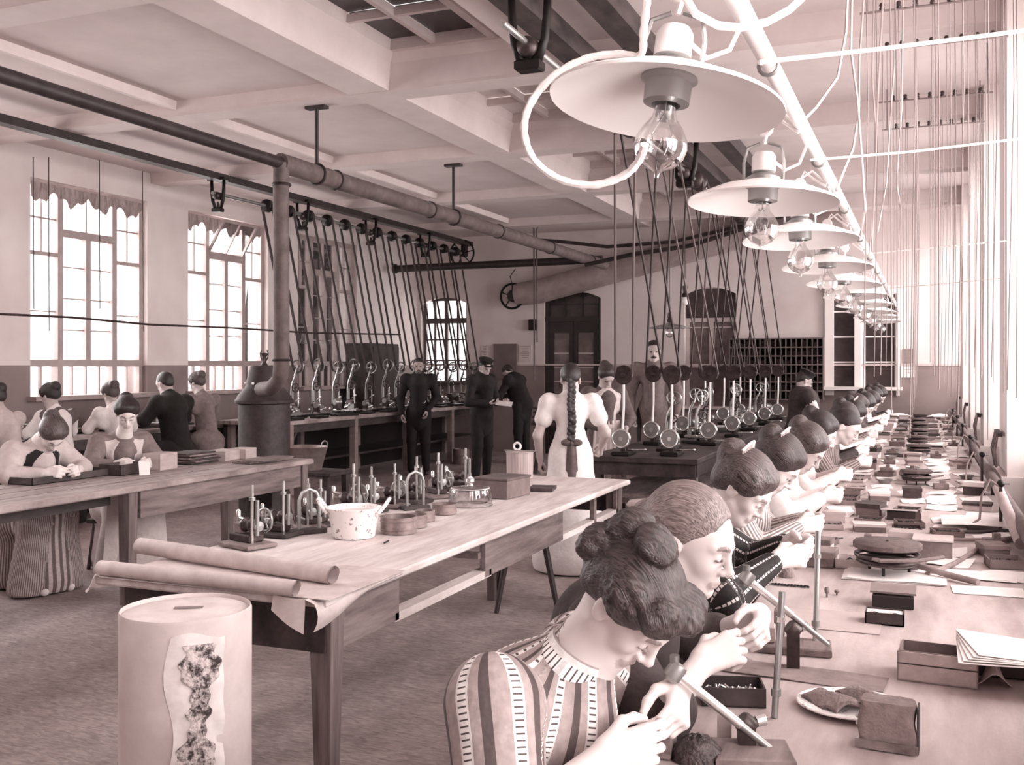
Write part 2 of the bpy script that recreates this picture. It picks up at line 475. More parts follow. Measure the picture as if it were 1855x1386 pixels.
# rolled calico blinds gathered at the window heads
M_blind = mat('calico_blind', .55, .9, var=.1, scale=(30, 30, 8))
for i, (a, b) in enumerate(L_WIN[2:4]):
    bl = MB()
    w = b - a
    def f(u, v, a=a, w=w, i=i):
        y = a + .05 + (w - .1) * u
        return (XL - .05 + .012 * math.sin(u * 70), y, 3.64 - v * (.16 + .05 * math.sin(u * 23 + i) + .03 * math.sin(u * 61)))
    bl.sheet(f, 60, 4)
    o = bl.build('window_blind', M_blind)
    tag(o, 'short gathered calico blind at the head of the %s tall left window' % ('nearer' if i == 0 else 'farther'), 'blind')

def simple_window(idx, x0, x1, z0, z1, gm, cols, rows, fr, trans=None, y=YB + .14, lab=None):
    root = sroot('window_%d' % idx, ((x0 + x1) / 2, y, z0))
    w, h = x1 - x0, z1 - z0
    for s_ in (-1, 1): cube('jamb', (s_ * (w / 2 - .03), 0, h / 2), (.06, .08, h), fr, root)
    cube('head', (0, 0, h - .03), (w, .08, .06), fr, root); cube('sill', (0, -.12, -.01), (w + .12, .32, .05), fr, root)
    if trans: cube('transom', (0, -.002, trans - z0), (w, .09, .08), fr, root)
    zs = [0] + ([trans - z0] if trans else []) + [h]
    for k in range(1, cols): cube('glazing_bar', (-w / 2 + w * k / cols, -.001, h / 2), (.035 if k != cols / 2 else .07, .06, h), fr, root)
    for k in range(1, rows): cube('glazing_bar', (0, .001, h * k / rows), (w - .1, .05, .025), fr, root)
    for k in range(cols):
        for q in range(rows):
            cube('pane', (-w / 2 + w * (k + .5) / cols, .01, h * (q + .5) / rows), (w / cols - .03, .005, h / rows - .02), gm, root)
    return root
simple_window(6, -8.92, -7.96, 1.3, 2.9, M_glass, 4, 4, mat('brown_window_paint', .30, .5), 2.45)
M_dg = mat('dim_interior_glass', .40, .25, var=.08, scale=(3, 1, 3)); M_dg2 = mat('dusk_interior_glass', .22, .3, var=.06, scale=(3, 1, 3))
simple_window(7, -3.82, -2.94, .9, 2.95, M_dg, 2, 3, M_frame, 2.4)
cube('trim_45', (-3.38, YB + .10, 2.68), (.86, .03, .5), M_dg2)['kind'] = 'structure'
M_wf = mat('white_window_paint', .95, .5)
simple_window(8, -1.44, -.36, 1.25, 2.9, M_dg2, 2, 4, M_wf, None, YB + .04)
for x, w in ((-1.42, .14), (-.98, .10), (-.37, .05)):
    cube('trim_%d' % (50 + int(x * -10)), (x, YB - .02, 2.0), (w, .06, 1.75), M_wf)['kind'] = 'structure'
cube('trim_49', (-.9, YB - .03, 2.82), (1.2, .05, .12), M_wf)['kind'] = 'structure'
# back double door with arched fanlight
dr = sroot('door_1', (-5.865, YB + .1, 0))
M_door = mat('dark_brown_door', .16, .45, var=.03, scale=(4, 4, 14))
for s_ in (-1, 1):
    cube('jamb', (s_ * .505, 0, 1.45), (.055, .12, 2.9), M_door, dr)
    leaf = cube('door_leaf', (s_ * .245, .0, .55), (.46, .045, 1.0), M_door, dr)
    cube('stile', (s_ * .04, -.002, 1.73), (.07, .05, 1.36), M_door, dr); cube('stile', (s_ * .43, -.002, 1.73), (.10, .05, 1.36), M_door, dr)
    cube('rail', (s_ * .245, .001, 2.31), (.46, .05, .22), M_door, dr)
    for k in range(4):
        cube('pane', (s_ * .235, .01, 1.18 + .26 * k), (.30, .006, .24), M_dg, dr)
        cube('glazing_bar', (s_ * .235, .0, 1.05 + .26 * k), (.30, .03, .02), M_frame, dr)
cube('transom', (0, -.01, 2.45), (1.06, .14, .09), M_door, dr)
for k in range(3):
    cube('pane', (-.33 + .33 * k, .02, 2.70), (.31, .006, .44), M_dg2, dr)
    if k < 2: cube('glazing_bar', (-.165 + .33 * k, .0, 2.70), (.025, .04, .46), M_door, dr)
cube('glazing_bar', (0, .0, 2.72), (1.0, .03, .02), M_door, dr)
# right windows
for i, (a, b) in enumerate(R_WIN):
    if b - a < .5: continue
    root = sroot('window_%d' % (10 + i), (XR + .1, (a + b) / 2, 1.0))
    w = b - a; h = 2.72
    for s_ in (-1, 1): cube('jamb', (0, s_ * (w / 2 - .03), h / 2), (.08, .06, h), M_wf, root)
    cube('head', (0, 0, h - .03), (.08, w, .06), M_wf, root); cube('sill', (-.1, 0, -.01), (.32, w + .02, .05), M_wf, root)
    for s_ in (-1, 1): cube('mullion', (0, s_ * w / 6, h / 2), (.07, .06, h), M_wf, root)
    for z in (.5, 1.2, 1.95): cube('glazing_bar', (0, 0, z), (.05, w, .03), M_wf, root)
    for k in (-1, 0, 1):
        for z0, z1 in ((.03, .48), (.52, 1.18), (1.22, 1.93), (1.97, 2.68)):
            cube('pane', (.01, k * w / 3, (z0 + z1) / 2), (.005, w / 3 - .05, z1 - z0), M_glass, root)
# brick house wall outside the last left window
hb = MB().box((XL - 1.6, 17.3, 2.6), (.3, 6.0, 5.2)); nh = hb.build('neighbouring_house_wall', mat('dark_brick', .18, .9, var=.07, scale=(2, 9, 14)))
tag(nh, 'dark brick house wall seen through the last left window', 'wall')

struct('wall_light_stop', MB().box((-4.0, YB + 1.0, 1.7), (6.9, .1, 3.4)).box((-7.1, YB + .7, 1.7), (.1, .7, 3.4)).box((-.2, YB + .7, 1.7), (.1, .7, 3.4)).box((-3.6, YB + .7, 3.3), (7, .7, .1)), M_wall)  # unseen box added behind the back openings to keep daylight from leaking in
# ================================================================== OVERHEAD PIPES AND SHAFTS
def V(*a): return Vector(a)
def W(px, py, t):
    """point at forward distance t behind a picture point"""
    a = (px - 927.5) / F_PX
    return Vector(((a * CT - ST) * t, (a * ST + CT) * t, HC + (H0 - py) / F_PX * t))
def ATZ(px, py, z):
    return W(px, py, (HC - z) * F_PX / (py - H0))
def ATX(px, py, x):
    a = (px - 927.5) / F_PX
    return W(px, py, x / (a * CT - ST))
def ATY(px, py, y):
    a = (px - 927.5) / F_PX
    return W(px, py, y / (a * ST + CT))
M_pipe = mat('lagged_pipe_paint', .34, .7, var=.06, scale=(8, 8, 8))
M_pipd = mat('dark_pipe', .16, .5, var=.04, scale=(8, 8, 8))
M_duct = mat('galvanised_duct', .60, .55, .2, var=.06, scale=(4, 4, 4))
sp = thing('steam_pipe', 'long lagged steam pipe slung under the left ceiling beams', 'pipe', (-4.95, 7, 3.3))
MB().tube([(0, .05, 0), (0, 9.3, 0)], .082, 14).build('lagged_pipe', M_pipe, sp)
MB().tube([(0, -11.5, 0), (0, .1, 0)], .050, 12).build('bare_pipe', M_pipd, sp)
for k in range(5): MB().torus((0, .9 + 1.9 * k, 0), .084, .012, 16, 6, 'y').build('pipe_band', M_pipd, sp)
for y in (7.6, 10.4):
    r_ = MB().cyl((0, y - 7, .07), (0, y - 7, ZB - 3.3 + .01), .018, n=8); r_.box((0, y - 7, ZB - 3.3 - .01), (.2, .08, .03)); r_.torus((0, y - 7, 0), .09, .012, 16, 6, 'y')
    r_.build('hanger_rod', M_pipd, sp)
fl = thing('flue_pipe', 'thick upright flue pipe rising from the iron boiler to the steam pipe', 'pipe', (-4.95, 7.07, 0))
MB().tube([(0, 0, 3.3), (0, -.005, 3.1), (0, 0, 2.5), (0, 0, 1.62), (-.05, .05, 1.5), (-.25, .22, 1.42), (-.6, .55, 1.40)], .066, 14).build('pipe', M_pipe, fl)
MB().torus((0, 0, 3.12), .07, .014, 16, 6).build('collar', M_pipd, fl)
MB().torus((0, 0, 1.66), .07, .012, 16, 6).build('collar', M_pipd, fl)

# cross pipe and curved pipes near the far end
cp = MB().cyl((-8.75, 16.0, 3.34), (-4.9, 16.0, 3.36), .065, n=12); cp.lathe([(.0, 0), (.085, 0), (.085, .05), (0, .05)], (-8.8, 16, 3.34), 14, 'x')
tag(cp.build('cross_pipe', M_pipd), 'dark level pipe running across the room beyond the belts', 'pipe')
cw = MB().tube([ATY(925, 432, 15.3), ATY(1010, 437, 15.3), ATY(1100, 447, 15.3), ATY(1220, 438, 15.3), ATY(1350, 408, 15.3), ATY(1500, 372, 15.3)], .028, 8)
tag(cw.build('bent_pipe', M_pipd), 'upper thin dark sagging pipe crossing toward the right wall', 'pipe')
cw = MB().tube([ATY(1060, 480, 15.2), ATY(1140, 462, 15.2), ATY(1250, 445, 15.2), ATY(1385, 402, 15.2)], .034, 8)
tag(cw.build('bent_pipe', M_pipd), 'lower dark pipe rising right from the end of the steam pipe', 'pipe')
cw = MB().tube([ATY(880, 404, 15.75), ATY(955, 404, 15.75), ATY(967, 414, 15.75), ATY(968, 690, 15.75)], .014, 8)
tag(cw.build('water_pipe', M_pipe), 'thin pipe coming down left of the arched double door', 'pipe')
cw = MB().tube([ATY(1200, 398, 15.75), ATY(985, 405, 15.75), ATY(972, 414, 15.75), ATY(973, 620, 15.75)], .012, 8)
tag(cw.build('water_pipe', M_pipe), 'thin conduit beside the pipe left of the double door, ending higher', 'pipe')
# fan and duct on the back wall
fan = thing('extractor_fan', 'round spoked fan with black motor high on the back wall', 'fan', (-6.92, YB - .28, 2.87))
MB().torus((0, 0, 0), .225, .022, 28, 8, 'y').build('rim', M_iron, fan)
f_ = MB()
for k in range(5):
    a = k * 2 * PI / 5 + .3; f_.cyl((0, 0, 0), (.22 * math.cos(a), 0, .22 * math.sin(a)), .011, n=6)
f_.build('spokes', M_iron, fan)
MB().lathe([(0, -.1), (.08, -.1), (.11, -.06), (.11, .06), (.0, .08)], (.03, .0, 0), 18, 'y').build('motor', M_dark, fan)
MB().tube([(0, .0, .22), (-.05, .02, .36), (.02, .1, .5)], .008, 6).build('cable', M_dark, fan)
dm = MB().tube([(-6.85, YB - .2, 2.9), (-6.4, YB - .22, 2.95), (-2.4, YB - .24, 3.88), (-1.2, YB - .24, 4.0)], [.21, .22, .22, .22], 20)
tag(dm.build('ventilation_duct', M_duct), 'fat pale duct climbing along the back wall from the fan', 'duct')
tag(MB().box((-6.6, YB - .06, 2.35), (.14, .1, .2), bev=.01).build('switch_box', M_iron), 'small dark switch box on the back wall left of the door', 'switch box')
tag(MB().box((-7.16, YB - .03, 1.68), (.46, .04, .66), bev=.005).build('notice_board', mat('faded_board', .42, .8, var=.03, scale=(3, 3, 3))), 'blank dark notice board hung on the back wall left of the door', 'notice board')
def notice(px0, px1, py0, py1, lab, m=M_paper, lines=6):
    a, b = ATY(px0, py0, YB - .03), ATY(px1, py1, YB - .03)
    r = thing('wall_notice', lab, 'notice', ((a.x + b.x) / 2, YB - .016, b.z))
    w, h = b.x - a.x, a.z - b.z
    MB().box((0, 0, h / 2), (w, .012, h)).build('sheet', m, r)
    l = MB()
    for k in range(lines): l.box((-.02 * (k % 2) * w, -.0075, h * (.9 - .8 * k / lines)), (w * (.75 - .15 * (k % 3)), .002, h * .03))
    l.build('lines_of_writing', mat('faded_ink', .45, .8), r)
notice(872, 884, 625, 648, 'small pale notice left of the dark notice board', mat('pale_notice', .80, .8))
notice(940, 962, 625, 655, 'pale printed sheet right of the dark notice board', mat('pale_notice', .80, .8))
notice(1660 - 25, 1655, 632, 658, 'dark framed print on the back wall above the white sheet at far right', mat('dim_print', .50, .7), 3)
notice(1632, 1658, 661, 684, 'white sheet pinned under the dark print at far right', M_paper, 3)
# pigeon-hole rack between the back windows
rk = thing('pigeonhole_rack', 'wide dark rack of small pigeonholes on the back wall', 'rack', (-2.25, YB - .02, 1.0))
MB().box((0, -.02, .55), (1.5, .03, 1.02)).build('back_panel', M_woodd, rk)
for k in range(8): cube('shelf', (0, -.14, .05 + .143 * k), (1.5, .24, .02), mat('rack_wood', .36, .6, var=.06, scale=(6, 6, 6)), rk)
for k in range(19): cube('divider', (-.75 + 1.5 * k / 18, -.14, .55), (.016, .235, 1.02), mat('rack_wood'), rk)
st_ = MB()
for q in range(7):
    for k in range(18):
        if rnd.random() < .75:
            h = .06 + .05 * rnd.random(); st_.box((-.708 + 1.5 * k / 18, -.10, .062 + .143 * q + h / 2), (.055, .16, h))
tag(st_.build('rack_contents', mat('mixed_small_goods', .24, .6, var=.12, scale=(22, 22, 22)), rk), kind='stuff')

# hanger bracket
def hanger_mesh():
    m = MB()
    m.box((0, 0, .05), (.30, .11, .04))
    m.tube([(-.11, 0, .04), (-.105, 0, -.12), (-.09, 0, -.26), (-.045, 0, -.38)], [.022, .026, .026, .03], 8)
    m.tube([(.11, 0, .04), (.105, 0, -.12), (.09, 0, -.26), (.045, 0, -.38)], [.022, .026, .026, .03], 8)
    m.box((0, 0, -.40), (.15, .10, .06), bev=.01)
    return m
h_me = hanger_mesh().mesh('frame'); b_me = MB().lathe([(0, -.075), (.05, -.075), (.06, -.04), (.06, .04), (.05, .075), (0, .075)], (0, 0, 0), 14, 'y').mesh('bearing'); s_me = MB().cyl((0, 0, .0), (0, 0, -.13), .016, n=8).mesh('adjusting_screw')
def hanger(x, y, z, drop, sc, lab, grp):
    r = thing('shaft_hanger', lab, 'hanger', (x, y, z), 0, grp); r.scale = (sc,) * 3
    link('frame', h_me, M_iron, r); link('bearing', b_me, M_iron2, r, (0, 0, -drop / sc)); link('adjusting_screw', s_me, M_iron2, r, (0, 0, -.28))
    return r
# left line shaft
SXL, SZL = -7.8, 3.66
tm = MB().box((SXL, 6.6, ZB - .04), (.13, 21, .08)); tag(tm.build('shaft_timber', M_pipd), 'long dark timber carrying the left line shaft under the ceiling', 'timber')
GH = 'iron hangers of the left line shaft'
for k, y in enumerate((9.85, 11.63, 13.46, 15.27)):
    hanger(SXL, y, ZB - .105, .16, .82, ['iron shaft hanger just left of the upright flue pipe', 'iron shaft hanger just right of the upright flue pipe', 'fourth iron hanger of the left line shaft, among the belts', 'farthest iron hanger of the left line shaft, before the spoked wheel'][k], GH)
ls = thing('line_shaft', 'thin rotating line shaft on the left with small belt pulleys', 'shaft', (SXL, 8, SZL))
MB().cyl((0, 1.75, 0), (0, 8.9, 0), .022, n=10).build('shaft', M_nickel, ls)
pul = MB().lathe([(0, -.045), (.075, -.045), (.082, -.03), (.078, 0), (.082, .03), (.075, .045), (0, .045)], (0, 0, 0), 16, 'y').mesh('pulley')
def spoked(name, R, w, m, parent, loc, n=6, axis='y', hub=.25):
    o = MB(); o.torus((0, 0, 0), R, w, 28, 8, axis)
    for k in range(n):
        a = 2 * PI * k / n + .2
        e = {'y': (R * math.cos(a), 0, R * math.sin(a)), 'x': (0, R * math.cos(a), R * math.sin(a)), 'z': (R * math.cos(a), R * math.sin(a), 0)}[axis]
        o.tube([(0, 0, 0), e], w * .55, 6)
    o.lathe([(0, -w * 1.6), (R * hub, -w * 1.6), (R * hub, w * 1.6), (0, w * 1.6)], (0, 0, 0), 12, axis)
    return o.build(name, m, parent, loc)
spoked('flywheel', .235, .018, M_iron, ls, (0, 8.75, 0))
MB().box((.0, 8.85, .09), (.08, .12, .3), bev=.02).build('end_bracket', M_iron, ls)
def belt(x0, y0, z0, r0, x1, y1, z1, r1, w, m, lab, grp, cross=False):
    """flat drive belt looped over an upper and a lower pulley (both axes along the shaft)"""
    o = MB(); pts = []
    n = 7
    for k in range(n): a = PI * k / (n - 1); pts.append(V(x0 + r0 * math.cos(a), y0, z0 + r0 * math.sin(a)))
    for k in range(n): a = PI + PI * k / (n - 1); pts.append(V(x1 + r1 * math.cos(a), y1, z1 + r1 * math.sin(a)))
    m_ = len(pts); vs = []
    for i, p in enumerate(pts):
        t = (pts[(i + 1) % m_] - pts[i - 1]).normalized()
        nrm = V(t.z, 0, -t.x).normalized() if (abs(t.x) + abs(t.z)) > 1e-6 else V(1, 0, 0)
        for s_, q in ((-1, 0), (1, 0), (1, 1), (-1, 1)):
            vs.append(p + V(0, s_ * w / 2, 0) - nrm * (.013 * q))
    fs = []
    for i in range(m_):
        j = (i + 1) % m_
        for q in range(4): fs.append((i * 4 + q, i * 4 + (q + 1) % 4, j * 4 + (q + 1) % 4, j * 4 + q))
    o.add(vs, fs, False)
    ob = o.build('drive_belt', m)
    return tag(ob, lab, 'belt', grp)
BEN_Z = .92
drillY = [11.25 + .47 * i for i in range(13)]
for i, y in enumerate(drillY):
    if abs(y - .4 - 11.63) < .12 or abs(y - .4 - 13.46) < .12: pass
    link('pulley', pul, M_iron, ls, (0, y - .42 - 8, 0))
    belt(SXL, y - .42, SZL, .085, -7.62, y, 1.60, .085, .045, M_belt, '%s dark drive belt from the flue pipe on the left line shaft' % ORD[i], 'drive belts of the left line shaft')
# centre line shaft
SXC, SZC = -2.05, 3.42
for k, x in enumerate((-2.28, -1.80)):
    o = MB().box((x, 8, ZB - .07), (.17, 17.5, .14)).build('shaft_timber', M_woodd)
    tag(o, ['left', 'right'][k] + ' of the two dark timbers carrying the middle line shaft', 'timber')
for k, y in enumerate((5.3, 9.3, 13.2)):
    hanger(SXC, y, ZB - .20, .30, 1.0, ['big black shaft hanger at the top of the photo', 'black shaft hanger seen under the bulb of the biggest lamp', 'farthest black hanger of the middle line shaft'][k], 'iron hangers of the middle line shaft')
lc = thing('line_shaft', 'bright steel line shaft running over the middle machine bench', 'shaft', (SXC, 8, SZC))
MB().cyl((0, -3.1, 0), (0, 8.5, 0), .019, n=12).build('shaft', M_steel, lc)
link('collar', MB().lathe([(0, -.05), (.045, -.05), (.05, 0), (.045, .05), (0, .05)], (0, 0, 0), 14, 'y').mesh('collar'), M_brass, lc, (0, -2.62, 0))
# machines below: (X, Y) of every polishing lathe
LATHES = [(-2.50, 8.82), (-2.09, 8.95), (-2.55, 10.1), (-2.0, 10.25), (-2.50, 11.3), (-1.98, 11.5), (-2.5, 12.5), (-1.98, 12.7), (-2.5, 13.8), (-1.98, 14.0), (-2.5, 15.1), (-1.98, 15.3)]
for i, (x, y) in enumerate(LATHES):
    sy = y - 1.55
    link('pulley', pul, M_iron2, lc, (0, sy - 8, 0))
    belt(SXC, sy, SZC, .085, x, y, 1.53, .085, .034, M_belt if i % 3 else mat('worn_belt', .34, .6), '%s tall drive belt hanging from the middle line shaft, counted from the big lamp' % ORD[i], 'drive belts of the middle line shaft')
# ================================================================== LAMPS OVER THE RIGHT BENCH
rail = thing('lamp_rail', 'long pale pipe above the right bench from which the lamps hang', 'pipe', (-.34, 1, 2.32))
MB().tube([(0, -1.4, 0), (0, 15.5, .12)], .021, 12).build('pipe', M_white, rail)
for k in range(12): MB().torus((0, .2 + 1.25 * k, .01 * k), .023, .005, 12, 6, 'y').build('pipe_clip', M_nickel, rail)
M_shade = mat('white_lamp_enamel', .98, .25)
def lamp(x, y, z, i, loop=False):
    lab = ['largest enamel lamp with a big looping white cord, nearest the camera', 'second enamel lamp from the camera, with its glass bulb seen whole', 'third enamel lamp from the camera, partly behind the second bulb', 'fourth enamel lamp along the rail, with chains beside it'] + ['%s enamel lamp from the camera in the receding row' % ORD[k] for k in range(4, 12)]
    r = thing('pendant_lamp', lab[i], 'lamp', (x, y, z), 0, 'enamel lamps over the right bench')
    r.rotation_euler = (math.radians(-6), math.radians(6), 0) if i == 0 else (math.radians(-3), math.radians(1.5 * math.sin(i * 2)), 0)
    MB().lathe([(.050, .062), (.075, .055), (.14, .038), (.218, .004), (.224, -.001), (.2235, -.006), (.216, -.002), (.14, .031), (.075, .047), (.05, .05)], (0, 0, 0), 48).build('shade', M_shade, r)
    MB().lathe([(0, .085), (.03, .085), (.052, .07), (.055, .045), (.045, .038), (.044, .0), (.028, -.004), (.027, .02), (0, .02)], (0, 0, 0), 24).build('collar', M_nickel, r)
    MB().lathe([(0, .15), (.028, .148), (.036, .135), (.036, .09), (.0, .09)], (0, 0, 0), 20).build('socket', M_white, r)
    cg = MB()
    for s_ in (-1, 1): cg.tube([(s_ * .058, 0, .06), (s_ * .060, 0, .12), (s_ * .050, 0, .165), (s_ * .012, 0, .178)], .005, 6)
    cg.tube([(-.058, 0, .062), (0, .058, .062), (.058, 0, .062), (0, -.058, .062)], .005, 6, closed=True); cg.build('cage', M_nickel, r)
    bb = MB().lathe([(.020, .02), (.020, -.01), (.024, -.03), (.038, -.048), (.050, -.072), (.0515, -.088), (.046, -.106), (.03, -.124), (.01, -.133), (.005, -.138), (.004, -.146), (0, -.147)], (0, 0, 0), 24).build('bulb', M_bulb, r)
    fi = MB().tube([(0, 0, .02), (0, 0, -.02), (-.02, 0, -.06), (-.010, 0, -.10), (0, .006, -.065), (.010, 0, -.10), (.02, 0, -.06), (0, 0, -.02)], .0015, 5).build('filament', M_nickel, bb)
    up = MB(); n = 14
    up.tube([(.0, 0, .175), (.004, 0, .20)], .006, 6); up.torus((0, 0, .222), .019, .007, 16, 8, 'y'); up.lathe([(0, -.008), (.02, -.008), (.02, .008), (0, .008)], (0, 0, .222), 14, 'y')
    up.build('pulley', M_white, r)
    cd = MB()
    pts = [(.0, 0, .235), (.02, 0, .27), (.055, .01, .24), (.10, .0, .205)]
    cd.tube(pts, .005, 6)
    pts = [(.02, .01, .13), (.06, .03, .10), (.10, .04, .12), (.12, .03, .17), (.11, .01, .205)]
    cd.tube(pts, .005, 6)
    cd.tube([(0, 0, .24), (.05, .0, .27), (.105, 0, .215)], .005, 6); cd.build('cord', M_cord, r)
    if loop:
        Rm = r.matrix_basis.inverted() if False else None
        lp = MB(); pts = []
        ctrl = [(1172, 0), (1166, 55), (1160, 100), (1120, 98), (1060, 107), (1000, 140), (960, 190), (950, 240), (968, 290), (1015, 325), (1075, 335), (1130, 318), (1158, 290), (1168, 262)]
        P = [W(a, b, 1.86 + .12 * math.sin(k / 13 * PI)) for k, (a, b) in enumerate(ctrl)]
        sm = []
        for k in range(len(P) - 1):
            p0, p1, p2, p3 = P[max(k - 1, 0)], P[k], P[k + 1], P[min(k + 2, len(P) - 1)]
            for q in range(6):
                t = q / 6
                sm.append(.5 * ((2 * p1) + (-p0 + p2) * t + (2 * p0 - 5 * p1 + 4 * p2 - p3) * t * t + (-p0 + 3 * p1 - 3 * p2 + p3) * t ** 3))
        sm.append(P[-1])
        inv = (Matrix.Translation(r.location) @ r.rotation_euler.to_matrix().to_4x4()).inverted()
        MB().tube([inv @ p for p in sm], [.0075 + .0008 * math.sin(k * 2.2) for k in range(len(sm))], 8).build('looped_cord', M_cord, r)
    return r
LY = [1.90, 3.12, 4.13, 5.35, 6.5, 7.65, 8.8, 9.95, 11.1, 12.3]
for i, y in enumerate(LY): lamp(-.45 - (.0 if i else .005), y, 2.115 if i else 2.12, i, i == 0)
arc = [W(*p) for p in ((1235, -15, 1.9), (1260, 25, 1.9), (1300, 46, 1.92), (1340, 50, 1.95), (1390, 40, 2.0), (1430, 18, 2.02), (1460, -10, 2.05))]
tag(MB().tube(arc, .008, 8).build('electric_cable', M_cord), 'thick white cord sagging across the lamp rail at the top of the photo', 'cord')
# ties from the rail to the right wall
for k, (y, z) in enumerate(((2.05, 2.20), (2.75, 2.30), (3.75, 2.35), (6.2, 2.40))):
    a = V(-.34, y, 2.32 + .012 * y - .02); b = V(.5, y + .35, 2.47 + .02 * y)
    mid = (a + b) / 2 - V(0, 0, .015)
    if k == 0: a, mid, b = W(1375, 113, 2.2), W(1600, 88, 2.35), W(1860, 55, 2.5)
    if k == 1: a, mid, b = W(1468, 290, 3.3), W(1650, 275, 3.4), W(1860, 250, 3.5)
    if k == 2: a, mid, b = W(1570, 460, 6.1), W(1700, 448, 5.8), W(1860, 433, 5.5)
    if k == 3: a, mid, b = W(1610, 522, 10), W(1700, 515, 8.5), W(1860, 500, 7.5)
    tag(MB().tube([a, mid, b], .0042 if k else .0055, 6).build('tie_wire', M_cord), ['uppermost', 'second highest', 'third highest', 'lowest'][k] + ' white wire running from the lamp rail to the right wall', 'wire')
# loose vertical cords right of the lamps
cords = [[(1535, -5, 3.6), (1532, 60, 3.6), (1517, 140, 3.6), (1478, 195, 3.5), (1448, 225, 3.3)], [(1543, -5, 3.8), (1541, 90, 3.8), (1553, 180, 3.8), (1562, 300, 3.8), (1567, 380, 3.8), (1558, 430, 4.2)],
         [(1565, -5, 4.5), (1560, 60, 4.5), (1556, 120, 4.4), (1556, 200, 4.2), (1545, 270, 4), (1528, 310, 3.9), (1515, 345, 3.8)], [(1600, -5, 4.6), (1594, 90, 4.6), (1589, 200, 4.6), (1585, 330, 4.8), (1579, 455, 5.4)],
         [(1583, -5, 5.2), (1580, 140, 5.2), (1586, 230, 5.2), (1584, 340, 5.4), (1575, 460, 6)], [(1622, -5, 5.5), (1620, 120, 5.5), (1612, 220, 5.5), (1606, 330, 5.8), (1590, 420, 6.2)], [(1636, -5, 6), (1633, 200, 6), (1624, 330, 6.4), (1632, 380, 7), (1628, 450, 7)]]
for k, c in enumerate(cords):
    P = [W(*p) for p in c]
    tag(MB().tube(P, .0055, 6).build('electric_cable', mat('greyed_cord', .70, .8)), '%s thin cord right of the lamp row, counting rightwards' % ORD[k], 'cord', 'loose cords right of the lamps')
# insulator bars with drop wires near the right wall
M_wire = mat('thin_drop_wire', .46, .7)
ins = MB().lathe([(0, 0), (.012, 0), (.016, .012), (.010, .02), (.016, .03), (.01, .042), (0, .045)], (0, 0, 0), 10).mesh('insulator')
for k, (y, z) in enumerate(((4.35, 3.62), (5.35, 3.66), (6.2, 3.66), (7.1, 3.7), (8.6, 3.72), (9.7, 3.74))):
    r = thing('insulator_bar', '%s bar of small insulators with drop wires near the right wall, from the camera' % ORD[k], 'wiring', (.08, y, z), 0, 'insulator bars near the right wall')
    MB().cyl((-.42, 0, 0), (.42, 0, 0), .007, n=6).build('bar', M_wire, r)
    for s_ in (-1, 1): MB().cyl((s_ * .38, 0, 0), (s_ * .38, 0, 4.10 - z), .006, n=6).build('rod', M_wire, r)
    for q in range(8):
        xx = -.30 + .09 * q
        link('insulator', ins, M_iron2, r, (xx, 0, .004))
        MB().tube([(xx, 0, 0), (xx + .01, .05, -.9), (xx - .01 + .02 * (q % 2), .1, -2.1 - .1 * (q % 3))], .0024, 4).build('drop_wire', M_wire, r)

# ================================================================== TABLES AND BENCHES
def leg(name, p, w0, w1, h, m, parent, rot=None):
    if m is M_wood: m = M_legw
    o = MB(); x0, x1 = w0 / 2, w1 / 2
    vs = [(-x1, -x1, 0), (x1, -x1, 0), (x1, x1, 0), (-x1, x1, 0), (-x0, -x0, h), (x0, -x0, h), (x0, x0, h), (-x0, x0, h)]
    o.add(vs, [(0, 3, 2, 1), (4, 5, 6, 7), (0, 1, 5, 4), (1, 2, 6, 5), (2, 3, 7, 6), (3, 0, 4, 7)])
    return o.build(name, m, parent, p, rot)
# right bench
rb = thing('workbench', 'long pale workbench under the right windows where the women work', 'workbench', (-.06, 1.2, 0))
M_bench = mat('worn_right_bench', .66, .55, var=.09, scale=(10, 2, 8), bump=.1)
L_ = YB - .6 - 1.2
MB().box((0, L_ / 2, .785), (.96, L_, .04), bev=.006).build('top', M_bench, rb)
MB().box((-.42, L_ / 2, .70), (.03, L_ - .1, .13)).build('apron', M_wood, rb)
for k in range(8):
    leg('leg', (-.42, .15 + k * L_ / 7.3, 0), .08, .07, .765, M_wood, rb)
    leg('leg', (.40, .15 + k * L_ / 7.3, 0), .08, .07, .765, M_wood, rb)
pr_ = thing('heating_pipe', 'iron heating pipe running along the back edge of the right bench', 'pipe', (.41, 1.2, .90))
MB().cyl((0, 2.6, 0), (0, L_, .0), .032, n=12).build('pipe', M_pipe, pr_)
for k in range(5): MB().box((0, 3 + 2.8 * k, -.055), (.03, .05, .08)).build('bracket', M_iron, pr_)
tag(MB().tube([W(1808, 885, 5.2), W(1850, 985, 4.3)], .026, 12).build('wooden_roller', mat('pale_roller_wood', .62, .6, var=.06, scale=(5, 5, 5))), 'pale round rod leaning against the back edge of the right bench', 'rod')

